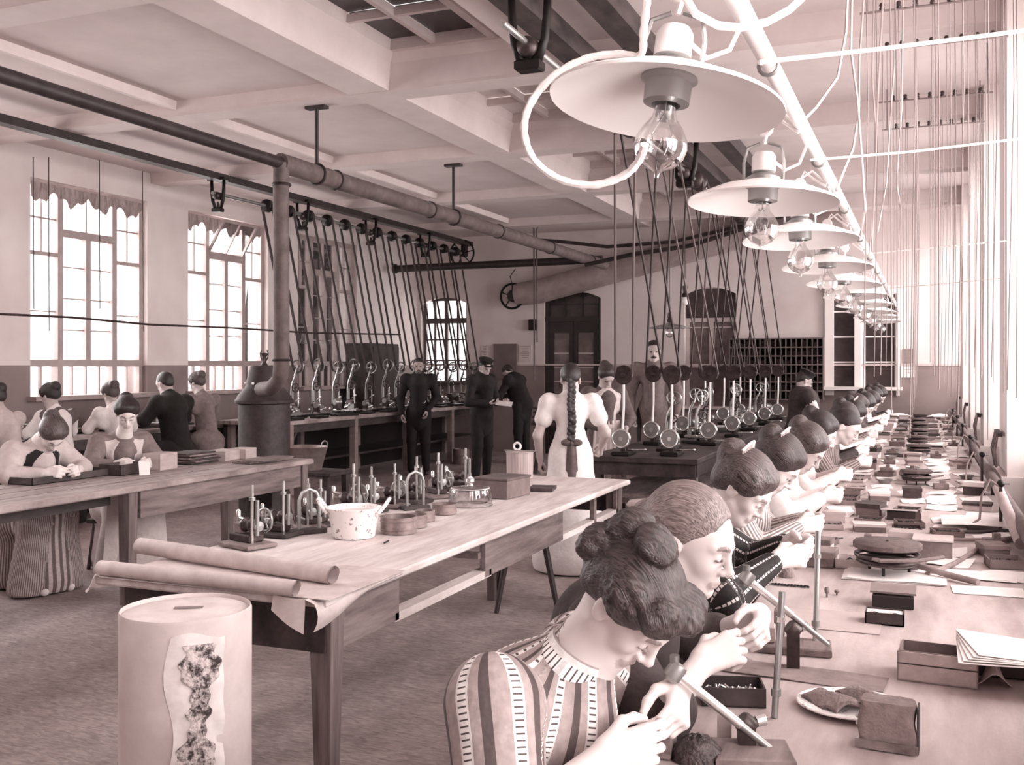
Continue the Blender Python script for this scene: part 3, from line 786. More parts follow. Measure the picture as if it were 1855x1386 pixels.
# centre table
ct = thing('work_table', 'big wooden table in the middle with open drawer bays and a scrubbed top', 'table', (-2.45, 5.0, 0))
MB().box((0, 0, .785), (1.04, 3.96, .035), bev=.008).build('top', M_woodp, ct)
for s_, w in ((1, 1), (-1, 1)):
    x = s_ * .46
    MB().box((x, -1.62, .675), (.025, .52, .185)).build('apron', M_wood, ct)
    MB().box((x, .10, .675), (.025, 1.12, .185)).build('drawer_front' if s_ > 0 else 'apron', M_wood, ct)
    MB().box((x, 1.86, .675), (.025, .14, .185)).build('apron', M_wood, ct)
    MB().box((x - s_ * .02, -.9, .595), (.065, .98, .035)).build('lower_rail', M_woodp, ct)
    MB().box((x - s_ * .02, 1.23, .595), (.065, 1.2, .035)).build('lower_rail', M_woodp, ct)
    for y in (-.46, .62, 1.30): MB().box((x - s_ * .002, y, .675), (.03, .05, .185)).build('divider', M_wood, ct)
for y in (-1.88, 1.90): MB().box((0, y, .675), (.92, .025, .185)).build('end_apron', M_woodd, ct)
for y in (-.5, .62): MB().box((0, y, .69), (.9, .04, .03)).build('drawer_runner', M_wood, ct)
for s_ in (-1, 1):
    for y in (-1.84, 1.86): leg('leg', (s_ * .435, y, 0), .095, .06, .77, M_wood, ct)
leg('leg', (-.30, 1.40, 0), .08, .055, .77, M_wood, ct)
# splay-legged stool seen under it
def stool(name, lab, loc, h, w, splay, m=M_wood, rz=0, sc=1, round_=False):
    r = thing(name, lab, 'stool', loc, rz)
    if round_: MB().lathe([(0, h - .035), (w / 2, h - .035), (w / 2 + .01, h - .015), (w / 2, h), (0, h)], (0, 0, 0), 24).build('seat', m, r)
    else: MB().box((0, 0, h - .018), (w, w * sc, .036), bev=.006).build('seat', m, r)
    for sx in (-1, 1):
        for sy in (-1, 1):
            a, b = V(sx * w * .33, sy * w * .33 * sc, h - .03), V(sx * (w * .33 + splay), sy * (w * .33 * sc + splay), 0)
            MB().tube([a, b], [.022, .016], 8).build('leg', m, r)
    for sx in (-1, 1):
        q = .45; MB().cyl((sx * (w * .33 + splay * (1 - q)), -(w * .33 * sc + splay * (1 - q)), h * q), (sx * (w * .33 + splay * (1 - q)), (w * .33 * sc + splay * (1 - q)), h * q), .011, n=6).build('stretcher', m, r)
    return r
stool('stool', 'splay-legged stool standing under the far half of the middle table', (-2.47, 6.33, 0), .50, .34, .09, M_woodd, .4)
st3 = stool('padded_stool', 'low stool with a pale rumpled cushion beyond the middle table', (-2.05, 8.0, 0), .46, .36, .05, M_woodd, .2)
MB().lathe([(0, .46), (.17, .46), (.19, .485), (.17, .515), (.08, .53), (0, .528)], (0, 0, 0), 20).build('cushion', mat('pale_cushion', .66, .9, var=.06, scale=(9, 9, 9)), st3)
# paper spread over the near end of the middle table
def paper_f(u, v):
    x = -2.93 + 1.03 * u; y = 2.995 + .55 * v
    z = .8065 + .0015 * math.sin(u * 9) * math.sin(v * 7)
    if v < .06: z -= .0
    return (x, y, z)
cv = thing('table_paper', 'wrapping paper spread over the near end of the middle table', 'paper', (-2.45, 3.2, .80))
pp = MB().sheet(lambda u, v: tuple(V(*paper_f(u, v)) - V(-2.45, 3.2, .80)), 16, 8, .002); pp.build('sheet', M_kraft, cv)
fp = MB().sheet(lambda u, v: tuple(V(-1.985 + .03 * u + .022 * math.sin(v * 3), 2.975 + .56 * u, .806 - (.085 + .03 * math.sin(u * 5 + 1)) * v * (1 - .75 * u)) + V(.03 * (1 if v > .05 else v / .05), 0, 0) - V(-2.45, 3.2, .80)), 10, 8, .0015)
fp.build('hanging_corner', M_kraft, cv)
fp = MB().sheet(lambda u, v: tuple(V(-1.99 - .14 * u, 2.985 - .012 * v - .01 * math.sin(u * 4), .806 - (.12 - .07 * u) * v) - V(-2.45, 3.2, .80)), 8, 6, .0015); fp.build('hanging_corner', M_kraft, cv)
fp = MB().sheet(lambda u, v: tuple(V(-2.93 - .07 * v - .02 * math.sin(u * 9), 3.0 + .1 * u, .806 - .05 * v + .02 * math.sin(v * 5 + u * 4)) - V(-2.45, 3.2, .80)), 8, 6, .0015); fp.build('curled_corner', M_kraft, cv)
def roll(a, b, r, lab, m=M_kraft):
    a, b = Vector(a), Vector(b); ax = (b - a); L = ax.length; q = ax.to_track_quat('Z', 'Y').to_matrix()
    t = thing('paper_roll', lab, 'paper roll', a)
    vs = []; n = 56; turns = 2.6; fs = []
    for e in (0, L):
        for k in range(n + 1):
            an = 2 * PI * turns * k / n; rr = r - (.010 * k / n)
            vs.append(q @ V(rr * math.cos(an), rr * math.sin(an), e + .004 * math.sin(an)))
    fs = [(k, k + 1, n + 2 + k, n + 1 + k) for k in range(n)]
    MB().add(vs, fs, True).build('sheet', m, t)
    return t
roll((-3.12, 3.42, .842), (-2.02, 3.21, .842), .036, 'open-ended roll of brown paper lying across the near table end', M_kraft)
roll((-2.95, 3.02, .835), (-2.03, 2.985, .838), .030, 'lower rolled paper edge lying along the near edge of the table', M_kraft)

# paper drum in front
M_drum = mat('drum_card', .74, .75, var=.05, scale=(5, 5, 5), bump=.1, bscale=18)
dr_ = thing('fibre_drum', 'tall cardboard drum with torn paper patch standing before the table', 'drum', (-2.20, 2.62, 0))
MB().lathe([(0, .0), (.205, .0), (.208, .01), (.205, .42), (.206, .83), (.202, .84), (.198, .835), (.198, .815), (0, .815)], (0, 0, 0), 64).build('body', M_drum, dr_)
lid = MB(); n = 64
lid.lathe([(0, .830), (.10, .832), (.19, .829), (.1965, .826), (.1965, .815)], (0, 0, 0), 64); lid.build('lid', mat('drum_lid_card', .78, .8, var=.05, scale=(9, 9, 9), bump=.12, bscale=25), dr_)
MB().box((.0, .02, .8335), (.09, .02, .003), rz=.25).build('stamped_mark', mat('faded_ink', .45, .8), dr_)
def patch_f(u, v):
    a = math.radians(-80 + 46 * u + 4 * math.sin(v * 13) * (1 - u)); z = .02 + .775 * v
    rr = .2095 + .002 * math.sin(v * 25 + u * 9)
    if u > .85: rr += .004 * math.sin(v * 40)
    return (rr * math.cos(a), rr * math.sin(a), z + .012 * math.sin(u * 5))
pm = mat('torn_label_paper', .88, .8, var=.05, scale=(15, 15, 15))
MB().sheet(patch_f, 14, 60, .0).build('pasted_label', pm, dr_)
def stain_mat():
    m = mat('rubbed_stain', .40, .85, var=.05, scale=(30, 30, 30), bump=.5, bscale=80)
    nt = m.node_tree; N = nt.nodes; L = nt.links; b = N['Principled BSDF']
    n = N.new('ShaderNodeTexNoise'); n.inputs['Scale'].default_value = 26; n.inputs['Detail'].default_value = 9; n.inputs['Roughness'].default_value = .75
    g = N.new('ShaderNodeNewGeometry'); L.new(g.outputs['Position'], n.inputs['Vector'])
    cr = N.new('ShaderNodeValToRGB'); cr.color_ramp.elements[0].position = .44; cr.color_ramp.elements[1].position = .56; cr.color_ramp.elements[0].color = tone(.22); cr.color_ramp.elements[1].color = tone(.80)
    L.new(n.outputs[0], cr.inputs[0]); L.new(cr.outputs[0], b.inputs['Base Color']); return m
def st_f(u, v):
    z = .03 + .74 * v
    half = 13 + 5 * math.sin(v * 14 + 1) + 3 * math.sin(v * 37) + 2 * math.sin(v * 90)
    a = math.radians(-56 + (u - .5) * half * 1.7 + 2 * math.sin(v * 9)); rr = .2125 + .0016 * math.sin(u * 20 + v * 90)
    return (rr * math.cos(a), rr * math.sin(a), z)
MB().sheet(st_f, 12, 80, 0).build('torn_stain', stain_mat(), dr_)
dr_.rotation_euler.z = math.radians(16)

# left table
lt = thing('work_table', 'long wooden table on the left with two women seated behind it', 'table', (-5.37, 5.0, 0)); lt.scale = (1.08, 1, 1)
MB().box((0, 0, .78), (.84, 5.0, .045), bev=.008).build('top', M_woodx, lt)
for k in range(3): MB().box((.18 - .2 * k, -.3, .8030), (.004, 3.6, .001)).build('board_joint', M_woodd, lt)
MB().box((.37, 1.44, .665), (.03, 2.0, .185)).build('apron', M_wood, lt)
MB().box((.25, -1.1, .715), (.03, 2.8, .085)).build('apron', M_woodd, lt)  # recessed dark board imitating the shaded underside, added where no apron is
MB().box((-.37, 0, .68), (.03, 4.9, .155)).build('apron', M_woodd, lt)
MB().box((0, 2.44, .68), (.74, .03, .155)).build('end_apron', M_wood, lt)
for y in (-2.3, -1.25, .35, 2.4):
    for s_ in (-1, 1): leg('leg', (s_ * .36, y, 0), .085, .07, .76, M_wood if y > 0 else M_woodd, lt)
# stool with zinc tub
sb = thing('side_bench', 'low dark bench carrying the zinc tub beyond the left table', 'bench', (-6.1, 9.1, 0))
MB().box((0, 0, .49), (.95, .45, .04), bev=.006).build('top', M_woodd, sb)
MB().box((0, -.18, .41), (.85, .025, .12)).build('apron', M_wood, sb)
for sx in (-1, 1):
    for sy in (-1, 1): leg('leg', (sx * .41, sy * .18, 0), .06, .05, .47, M_woodd, sb)
tub = thing('zinc_tub', 'oval zinc tub with loop handles on the low dark bench', 'tub', (-6.08, 9.1, .512))
M_zinc = mat('zinc', .52, .5, .5, var=.08, scale=(9, 9, 9))
tb = MB().lathe([(0, .0), (.19, .0), (.255, .235), (.262, .24), (.258, .246), (.248, .238), (.18, .012), (0, .012)], (0, 0, 0), 32).build('body', M_zinc, tub); tb.scale = (1.0, .8, 1)
for s_ in (-1, 1): MB().tube([(s_ * .24, -.06, .23), (s_ * .25, -.05, .29), (s_ * .25, 0, .31), (s_ * .25, .05, .29), (s_ * .24, .06, .23)], .007, 6).build('handle', M_steel, tub)

# iron boiler / stove
M_stove = mat('stove_iron', .19, .6, .2, var=.05, scale=(14, 14, 14))
sv = thing('iron_boiler', 'bell-topped iron boiler with a finial beyond the left table', 'stove', (-5.78, 7.98, 0))
MB().lathe([(0, .02), (.25, .02), (.25, .06), (.235, .08), (.235, .62), (.25, .64), (.25, .67), (.24, .69), (.24, 1.25)], (0, 0, 0), 40).build('body', M_stove, sv)
MB().lathe([(.24, 1.25), (.272, 1.26), (.275, 1.285), (.26, 1.30), (.245, 1.33), (.17, 1.42), (.168, 1.45)], (0, 0, 0), 40).build('shoulder', M_stove, sv)
MB().lathe([(.168, 1.45), (.165, 1.47), (.155, 1.50), (.135, 1.60), (.13, 1.61), (.0, 1.615)], (0, 0, 0), 36).build('cap', M_stove, sv)
MB().lathe([(.035, 1.61), (.028, 1.63), (.015, 1.65), (.02, 1.69), (.035, 1.73), (.0, 1.735)], (0, 0, 0), 16).build('finial', M_iron2, sv)
for s_ in (-1, 1): MB().tube([(s_ * .015, 0, 1.65), (s_ * .04, 0, 1.69), (s_ * .045, 0, 1.73), (s_ * .03, 0, 1.76)], .006, 6).build('finial_leaf', M_iron2, sv)
for k in range(6):
    a = k * PI / 3 + .5; MB().ball((.17 * math.cos(a), .17 * math.sin(a), 1.445), .014, 10).build('rivet', M_white, sv)
MB().box((.11, -.205, .40), (.2, .03, .22), bev=.01, rz=.5).build('fire_door', M_iron, sv)
MB().ball((.06, -.245, .44), .016, 10).build('door_knob', M_white, sv)
MB().torus((.05, -.28, .72), .085, .012, 20, 6, 'y').build('valve_wheel', M_iron2, sv)
for k in range(3): MB().box((.26 * math.cos(k * 2.1), .26 * math.sin(k * 2.1), .03), (.06, .06, .06)).build('foot', M_iron, sv)

# drill bench at the back left
db = thing('machine_bench', 'long back-left bench crowded with small bench drills', 'workbench', (-7.75, 13.7, 0))
MB().box((0, 0, BEN_Z - .025), (1.0, 6.6, .05), bev=.006).build('top', M_woodx, db)
MB().box((.46, 0, BEN_Z - .1), (.03, 6.5, .10)).build('apron', M_woodd, db)
for k in range(5):
    for s_ in (-1, 1):
        leg('leg', (s_ * .44, -3.1 + 1.55 * k, 0), .085, .085, BEN_Z - .05, mat('pale_post_wood', .52, .6, var=.05, scale=(4, 4, 12)), db)
        MB().tube([(s_ * .44, -3.06 + 1.55 * k, BEN_Z - .3), (s_ * .44, -2.9 + 1.55 * k, BEN_Z - .1)], .02, 6).build('brace', M_woodd, db)
cube('shelf', (-.1, 0, .35), (.7, 6.2, .03), M_woodd, db)
cube('back_board', (-.47, 0, .45), (.02, 6.4, .85), M_dark, db)
tag(MB().lathe([(0, 0), (.13, 0), (.135, .24), (.125, .25), (.12, .01), (0, .01)], (-7.0, 15.0, 0), 20).build('pail', M_zinc), 'small metal pail on the floor under the back-left bench', 'pail')
def make_drill(lab, loc):
    r = thing('bench_drill', lab, 'drill', loc, 0, 'bench drills on the back-left bench')
    MB().box((0, 0, .02), (.2, .26, .04), bev=.01).build('base', M_iron, r)
    MB().tube([(-.06, 0, .04), (-.06, 0, .35), (-.045, 0, .46), (0, 0, .56)], [.022, .02, .02, .018], 8).build('frame', M_nickel, r)
    spoked('belt_wheel', .085, .011, M_nickel, r, (.03, .0, .68), 4)
    MB().cyl((0, -.03, .55), (.03, 0, .68), .012, n=8).build('wheel_arm', M_nickel, r)
    spoked('hand_wheel', .055, .009, M_iron2, r, (.02, -.04, .40), 4)
    MB().cyl((.05, -.02, .40), (.05, -.02, .14), .011, n=8).build('spindle', M_steel, r)
    MB().lathe([(0, .06), (.06, .06), (.06, .075), (0, .075)], (.05, -.02, .0), 16).build('work_plate', M_nickel, r)
    k = MB(); k.cyl((.03, -.05, .22), (.13, -.11, .26), .006, n=6); k.ball((.13, -.11, .26), .016, 8); k.cyl((.0, -.1, .08), (.0, -.17, .10), .007, n=6); k.ball((0, -.17, .10), .016, 8); k.build('lever', M_steel, r)
    q = MB(); q.lathe([(0, -.05), (.04, -.05), (.045, 0), (.04, .05), (0, .05)], (-.02, .0, .16), 14, 'x'); q.box((0, 0, .10), (.08, .1, .12), bev=.01); q.build('headstock', M_iron2, r)
    return r
d0 = None
for i, y in enumerate(drillY):
    lab = '%s small bench drill from the boiler on the back-left bench' % ORD[i]
    if d0 is None: d0 = make_drill(lab, (-7.65, y, BEN_Z)); 
    else: dup(d0, (-7.65 + .02 * (i % 3), y, BEN_Z), 0, lab, .97 + .05 * (i % 2))
# small bench lathes in front of the drills
def make_minilathe(lab, loc, rz=0, grp=None, sc=1):
    r = thing('small_lathe', lab, 'lathe', loc, rz, grp); r.scale = (sc,) * 3
    MB().box((0, 0, .015), (.14, .34, .03), bev=.006).build('base', M_iron, r)
    MB().box((0, 0, .07), (.05, .32, .03), bev=.006).build('bed', M_steel, r)
    MB().box((0, -.11, .12), (.07, .07, .10), bev=.012).build('headstock', M_iron2, r)
    MB().lathe([(0, -.05), (.035, -.05), (.045, -.02), (.03, 0), (.045, .03), (0, .04)], (0, -.11, .17), 16, 'y').build('cone_pulley', M_nickel, r)
    MB().box((0, .1, .11), (.05, .05, .08), bev=.01).build('tailstock', M_nickel, r)
    k = MB(); k.cyl((0, .1, .16), (0, .02, .16), .009, n=8); k.cyl((0, 0, .1), (.08, 0, .13), .006, n=6); k.ball((.08, 0, .13), .014, 8); k.ball((-.03, .05, .13), .014, 8); k.build('feed_handle', M_steel, r)
    return r
ml = None
for i in range(9):
    lab = '%s low brass-bright lathe from the boiler along the front of the back-left bench' % ORD[i]
    loc = (-7.36, 10.75 + .62 * i, BEN_Z)
    if ml is None: ml = make_minilathe(lab, loc, 0, 'small lathes on the back-left bench')
    else: dup(ml, loc, .3 * math.sin(i * 2.3), lab, .9 + .12 * (i % 3))
# middle machine bench
mbn = thing('machine_bench', 'dark bench of polishing machines in the middle of the room', 'workbench', (-2.3, 12.5, 0))
MB().box((0, 0, .78), (1.0, 7.7, .05), bev=.006).build('top', M_woodd, mbn)
MB().box((0, -3.80, .70), (.95, .03, .12)).build('end_apron', M_woodd, mbn)
MB().box((.46, 0, .70), (.03, 7.5, .12)).build('apron', M_woodd, mbn)
cube('shelf', (0, -1.9, .45), (.9, 3.7, .03), M_wood, mbn)
for k in range(5):
    for s_ in (-1, 1): leg('leg', (s_ * .43, -3.7 + 1.85 * k, 0), .08, .08, .755, M_wood, mbn)
def make_polisher(lab, loc):
    r = thing('polishing_machine', lab, 'machine', loc, 0, 'polishing machines on the middle bench')
    MB().box((0, 0, .02), (.16, .26, .04), bev=.01).build('base', M_iron, r)
    MB().tube([(0, .02, .04), (-.012, .0, .2), (0, 0, .45), (0, 0, .66)], [.018, .013, .011, .011], 8).build('stand', M_white, r)
    MB().lathe([(0, -.03), (.02, -.03), (.024, -.012), (.08, -.014), (.088, 0), (.08, .014), (.024, .012), (0, .03)], (0, -.01, .725), 28, 'y').build('idler_disc', M_iron2, r)
    spoked('lower_wheel', .078, .013, M_steel, r, (.0, -.09, .155), 5)
    MB().lathe([(0, -.05), (.07, -.05), (.075, -.04), (.06, -.02), (0, -.02)], (0, -.05, .155), 24, 'y').build('wheel_dish', M_nickel, r)
    MB().cyl((0, -.1, .155), (0, .13, .155), .014, n=10).build('spindle', M_steel, r)
    q = MB(); q.box((0, .04, .09), (.05, .05, .13), bev=.01); q.box((0, -.02, .075), (.04, .03, .10), bev=.008); q.build('bearing_block', M_iron2, r)
    k = MB(); k.cyl((.03, .05, .045), (.2, .0, .055), .008, n=6); k.ball((.2, 0, .055), .014, 8); k.build('lever', M_steel, r)
    return r
p0 = None
for i, (x, y) in enumerate(LATHES):
    lab = '%s polishing machine on the %s side of the middle bench' % (['nearest', 'second', 'third', 'fourth', 'fifth', 'farthest'][i // 2], ['left', 'right'][i % 2])
    if p0 is None: p0 = make_polisher(lab, (x, y, .805))
    else: dup(p0, (x, y, .805), 0, lab)
for i in range(9):
    o_ = dup(d0, (-2.28 + .14 * math.sin(i * 1.9), 9.75 + .72 * i, .805), .8 * math.sin(i * 1.3), '%s small dark drill from the near end of the middle machine bench' % ORD[i], (.8, .8, .72)); o_['group'] = 'small drills on the middle bench'
for i in range(8):
    loc = (-2.25 + .12 * math.sin(i * 2.1), 9.45 + .95 * i, .805)
    dup(ml, loc, 1.2 * math.sin(i * 1.7), '%s low lathe from the near end of the middle machine bench' % ORD[i], 1.0)['group'] = 'small lathes on the middle bench'
# old hanging lamps at the back
def old_lamp(px, py, y, lab, pale):
    p = ATY(px, py, y)
    r = thing('hanging_lamp', lab, 'lamp', p)
    MB().lathe([(.02, .05), (.06, .035), (.26, -.01), (.262, -.016), (.05, .02)], (0, 0, 0), 28).build('shade', M_nickel, r)
    MB().lathe([(0, .18), (.02, .17), (.03, .12), (.02, .10), (.035, .08), (.02, .05), (0, .05)], (0, 0, 0), 14).build('socket', M_iron2, r)
    MB().ball((0, 0, -.07), .05, 14, (1, 1, 1.3)).build('bulb', M_bulb if pale else M_white, r)
    MB().cyl((0, 0, .17), (0, 0, ZC - p.z), .006, n=6).build('cord', M_iron2, r)
old_lamp(1213, 592, 12.0, 'flat-shaded lamp hanging before the back wall near the aproned man', True)
ob = ATY(1241, 540, 15.0)
r = thing('hanging_lamp', 'small shadeless bulb hanging high before the dark arch', 'lamp', ob)
MB().ball((0, 0, -.04), .06, 14, (1, 1, 1.2)).build('bulb', M_white, r); MB().lathe([(0, .2), (.04, .18), (.03, .08), (.06, .04), (.03, .0), (0, 0)], (0, 0, 0), 12).build('socket', M_iron2, r)
MB().cyl((0, 0, .18), (0, 0, ZC - ob.z), .006, n=6).build('cord', M_iron2, r)
# cord strung across the left windows with small hanging hooks
tag(MB().tube([ATX(-20, 568, -7.3), ATX(130, 575, -7.3), ATX(270, 588, -7.3), ATX(420, 594, -7.3), ATX(560, 603, -7.3), ATX(725, 606, -7.3)], .012, 6).build('shelf_wire', M_iron2), 'dark wire strung level across the two left windows', 'wire')
# ================================================================== FIGURES: smooth-union bodies meshed on a grid
F4 = np.float32
def _n(v): v = np.asarray(v, float); return v / (np.linalg.norm(v) + 1e-12)
def cap(a, b, ra, rb=None, k=.02, flat=None, op='u', col=0, pax=None):
    a = np.array(a, float); b = np.array(b, float); rb = ra if rb is None else rb
    c = (a + b) / 2
    return dict(t='c', a=a, b=b, ra=ra, rb=rb, k=k, flat=flat, op=op, col=col, pax=pax, bc=c, br=np.linalg.norm(b - a) / 2 + max(ra, rb) * 1.3)
def ell(c, r, R=None, k=.02, op='u', col=0, pax=None, disp=None):
    return dict(t='e', c=np.array(c, float), r=np.array(r, float), R=(np.eye(3) if R is None else np.array(R)), k=k, op=op, col=col, pax=pax, bc=np.array(c, float), br=max(r) * 1.1, disp=disp)
def bxp(c, r, R=None, k=.01, op='s', col=0, pax=None, rd=.005):
    return dict(t='b', c=np.array(c, float), r=np.array(r, float), R=(np.eye(3) if R is None else np.array(R)), k=k, op=op, col=col, pax=pax, rd=rd, bc=np.array(c, float), br=float(np.linalg.norm(r)))
def multi(ps):
    return dict(t='m', ps=ps, k=.001, op='i', col=0, pax=None, bc=np.zeros(3), br=1e3)
def pdist(p, X):
    if p['t'] == 'm': return np.minimum.reduce([pdist(q, X) for q in p['ps']])
    if p['t'] == 'c':
        d = X - p['a'].astype(F4); ab = (p['b'] - p['a']).astype(F4)
        if p['flat'] is not None:
            n, f = p['flat']; n = np.asarray(n, F4)
            q = d @ n; qa = F4(float(ab @ n))
            L2 = float(ab @ ab) + 1e-9
            t = np.clip((d @ ab) / L2, 0, 1)
            e = d - t[..., None] * ab
            en = e @ n
            e = e + (en * (1 / f - 1))[..., None] * n
            l = np.sqrt((e * e).sum(-1)); return (l - (p['ra'] + (p['rb'] - p['ra']) * t)) * (f * .6 + .4)
        L2 = float(ab @ ab) + 1e-9
        t = np.clip((d @ ab) / L2, 0, 1)
        e = d - t[..., None] * ab
        return np.sqrt((e * e).sum(-1)) - (p['ra'] + (p['rb'] - p['ra']) * t)
    if p['t'] == 'e':
        d = (X - p['c'].astype(F4)) @ p['R'].astype(F4)
        q = d / p['r'].astype(F4)
        k0 = np.sqrt((q * q).sum(-1)); q2 = d / (p['r'] ** 2).astype(F4); k1 = np.sqrt((q2 * q2).sum(-1)) + 1e-6
        o = k0 * (k0 - 1) / k1
        if p.get('disp') is not None: o = o + p['disp'](d)
        return o
    d = np.abs((X - p['c'].astype(F4)) @ p['R'].astype(F4)) - (p['r'] - p['rd']).astype(F4)
    return np.sqrt((np.maximum(d, 0) ** 2).sum(-1)) + np.minimum(d.max(-1), 0) - p['rd']
def fold(D, d, p):
    k = p['k']
    if p['op'] == 'u':
        h = np.clip(.5 + .5 * (D - d) / k, 0, 1); return D + (d - D) * h - k * h * (1 - h)
    if p['op'] == 'i': return np.maximum(D, d)
    d = -d
    h = np.clip(.5 - .5 * (D - d) / k, 0, 1); return D + (d - D) * h + k * h * (1 - h)
def sdf_mesh(name, prims, h, palette=None, cutz=None, frame=None):
    B = 8
    un = [p for p in prims if p['op'] == 'u']
    lo = np.min([p['bc'] - p['br'] for p in un], 0) - 3 * h; hi = np.max([p['bc'] + p['br'] for p in un], 0) + 3 * h
    nb = np.ceil((hi - lo) / (h * B)).astype(int)
    g = np.stack(np.meshgrid(*[np.arange(n) for n in nb], indexing='ij'), -1).reshape(-1, 3)
    cen = (lo + (g + .5) * B * h).astype(F4)
    D = np.full(len(g), 10., F4)
    for p in prims: D = fold(D, pdist(p, cen), p)
    R = B * h * .87
    act = np.abs(D) < R * 1.5 + 3 * h
    ga = g[act]; off = np.stack(np.meshgrid(*[np.arange(B)] * 3, indexing='ij'), -1).reshape(-1, 3)
    base = lo + ga * B * h
    Da = np.full((len(ga), B ** 3), 10., F4); ca = cen[act]
    offw = (off * h).astype(F4)
    for p in prims:
        s = np.linalg.norm(ca - p['bc'], axis=1) - p['br'] < R + p['k'] * 1.2 + 4 * h
        if not s.any(): continue
        X = base[s][:, None, :].astype(F4) + offw[None]
        Da[s] = fold(Da[s], pdist(p, X), p)
    full = np.where(D > 0, F4(1), F4(-1)).reshape(*nb)
    arr = np.repeat(full[:, :, :, None], B ** 3, 3)
    arr = arr.reshape(-1, B ** 3); arr[act] = Da
    arr = arr.reshape(nb[0], nb[1], nb[2], B, B, B).transpose(0, 3, 1, 4, 2, 5).reshape(nb[0] * B, nb[1] * B, nb[2] * B)
    if cutz is not None:
        zz = lo[2] + np.arange(arr.shape[2]) * h
        arr = np.maximum(arr, (cutz - zz).astype(F4)[None, None, :])
    S_ = (arr < 0)
    C = np.zeros([s - 1 for s in arr.shape], np.uint8)
    for i in (0, 1):
        for j in (0, 1):
            for k in (0, 1): C += S_[i:i + C.shape[0], j:j + C.shape[1], k:k + C.shape[2]]
    cells = np.argwhere((C > 0) & (C < 8))
    idx = np.full(C.shape, -1, np.int32); idx[tuple(cells.T)] = np.arange(len(cells))
    cv = {}
    for i in (0, 1):
        for j in (0, 1):
            for k in (0, 1): cv[(i, j, k)] = arr[cells[:, 0] + i, cells[:, 1] + j, cells[:, 2] + k]
    acc = np.zeros((len(cells), 3)); cnt = np.zeros(len(cells))
    cs = list(cv)
    for a in cs:
        for ax in range(3):
            if a[ax] == 0:
                b = list(a); b[ax] = 1; b = tuple(b)
                va, vb = cv[a], cv[b]; m = (va < 0) != (vb < 0)
                t = np.where(m, va / np.where(m, va - vb, 1), 0)
                P = np.repeat(np.array(a, float)[None], len(cells), 0); P[:, ax] += t
                acc += P * m[:, None]; cnt += m
    verts = lo + (cells + acc / cnt[:, None]) * h
    faces = []
    for ax in range(3):
        sl0 = [slice(1, -1)] * 3; sl0[ax] = slice(0, -1); sl1 = list(sl0); sl1[ax] = slice(1, None)
        A = S_[tuple(sl0)]; Bm = S_[tuple(sl1)]
        e = np.argwhere(A != Bm)
        if not len(e): continue
        o = np.ones(3, int); o[ax] = 0; e = e + o
        pos = S_[tuple(e.T)]
        u, v = [(1, 2), (2, 0), (0, 1)][ax]
        du = np.zeros(3, int); du[u] = 1; dv = np.zeros(3, int); dv[v] = 1
        q = [idx[tuple((e - du - dv).T)], idx[tuple((e - dv).T)], idx[tuple(e.T)], idx[tuple((e - du).T)]]
        q = np.stack(q, 1); q[~pos] = q[~pos][:, ::-1]
        faces.append(q)
    faces = np.concatenate(faces)
    faces = faces[(faces >= 0).all(1)]
    # one smoothing pass for flat look removal
    me = bpy.data.meshes.new(name)
    me.vertices.add(len(verts)); me.vertices.foreach_set('co', verts.astype(F4).ravel())
    me.loops.add(len(faces) * 4); me.loops.foreach_set('vertex_index', faces.ravel().astype(np.int32))
    me.polygons.add(len(faces)); me.polygons.foreach_set('loop_start', np.arange(0, len(faces) * 4, 4, dtype=np.int32))
    me.polygons.foreach_set('loop_total', np.full(len(faces), 4, np.int32))
    me.polygons.foreach_set('use_smooth', np.ones(len(faces), bool))
    me.update(calc_edges=True)
    # nearest primitive -> colour / pattern coordinate
    V_ = verts.astype(F4); best = np.full(len(V_), 1e9, F4); bi = np.zeros(len(V_), int)
    for i, p in enumerate(prims):
        if p['op'] != 'u': continue
        d = pdist(p, V_); m = d < best; best[m] = d[m]; bi[m] = i
    if palette is not None:
        cols = np.array([palette[prims[i]['col']] for i in range(len(prims))])[bi]
        at = me.attributes.new('Col', 'FLOAT_COLOR', 'POINT'); at.data.foreach_set('color', cols.astype(F4).ravel())
    if frame is not None:
        hc = (verts - np.array(frame[0])) @ np.array(frame[1])
        r_ = np.sqrt(hc[:, 1] ** 2 + (hc[:, 2] + .06) ** 2); an = np.arctan2(hc[:, 2] + .06, hc[:, 1])
        at = me.attributes.new('hc', 'FLOAT_VECTOR', 'POINT'); at.data.foreach_set('vector', np.stack([hc[:, 0], an * .1, r_], 1).astype(F4).ravel())
    if any(p['pax'] is not None for p in prims):
        pat = np.zeros((len(V_), 3), F4)
        for i, p in enumerate(prims):
            if p['pax'] is None: continue
            m = bi == i
            if not m.any(): continue
            a, b, ref, rad = p['pax']; a = np.asarray(a, float); ax = _n(np.asarray(b, float) - a); rf = _n(np.asarray(ref, float) - ax * np.dot(ref, ax)); sd = np.cross(ax, rf)
            q = verts[m] - a
            pat[m, 0] = np.arctan2(q @ sd, q @ rf) * rad; pat[m, 1] = q @ ax
        at = me.attributes.new('pat', 'FLOAT_VECTOR', 'POINT'); at.data.foreach_set('vector', pat.ravel())
    return me

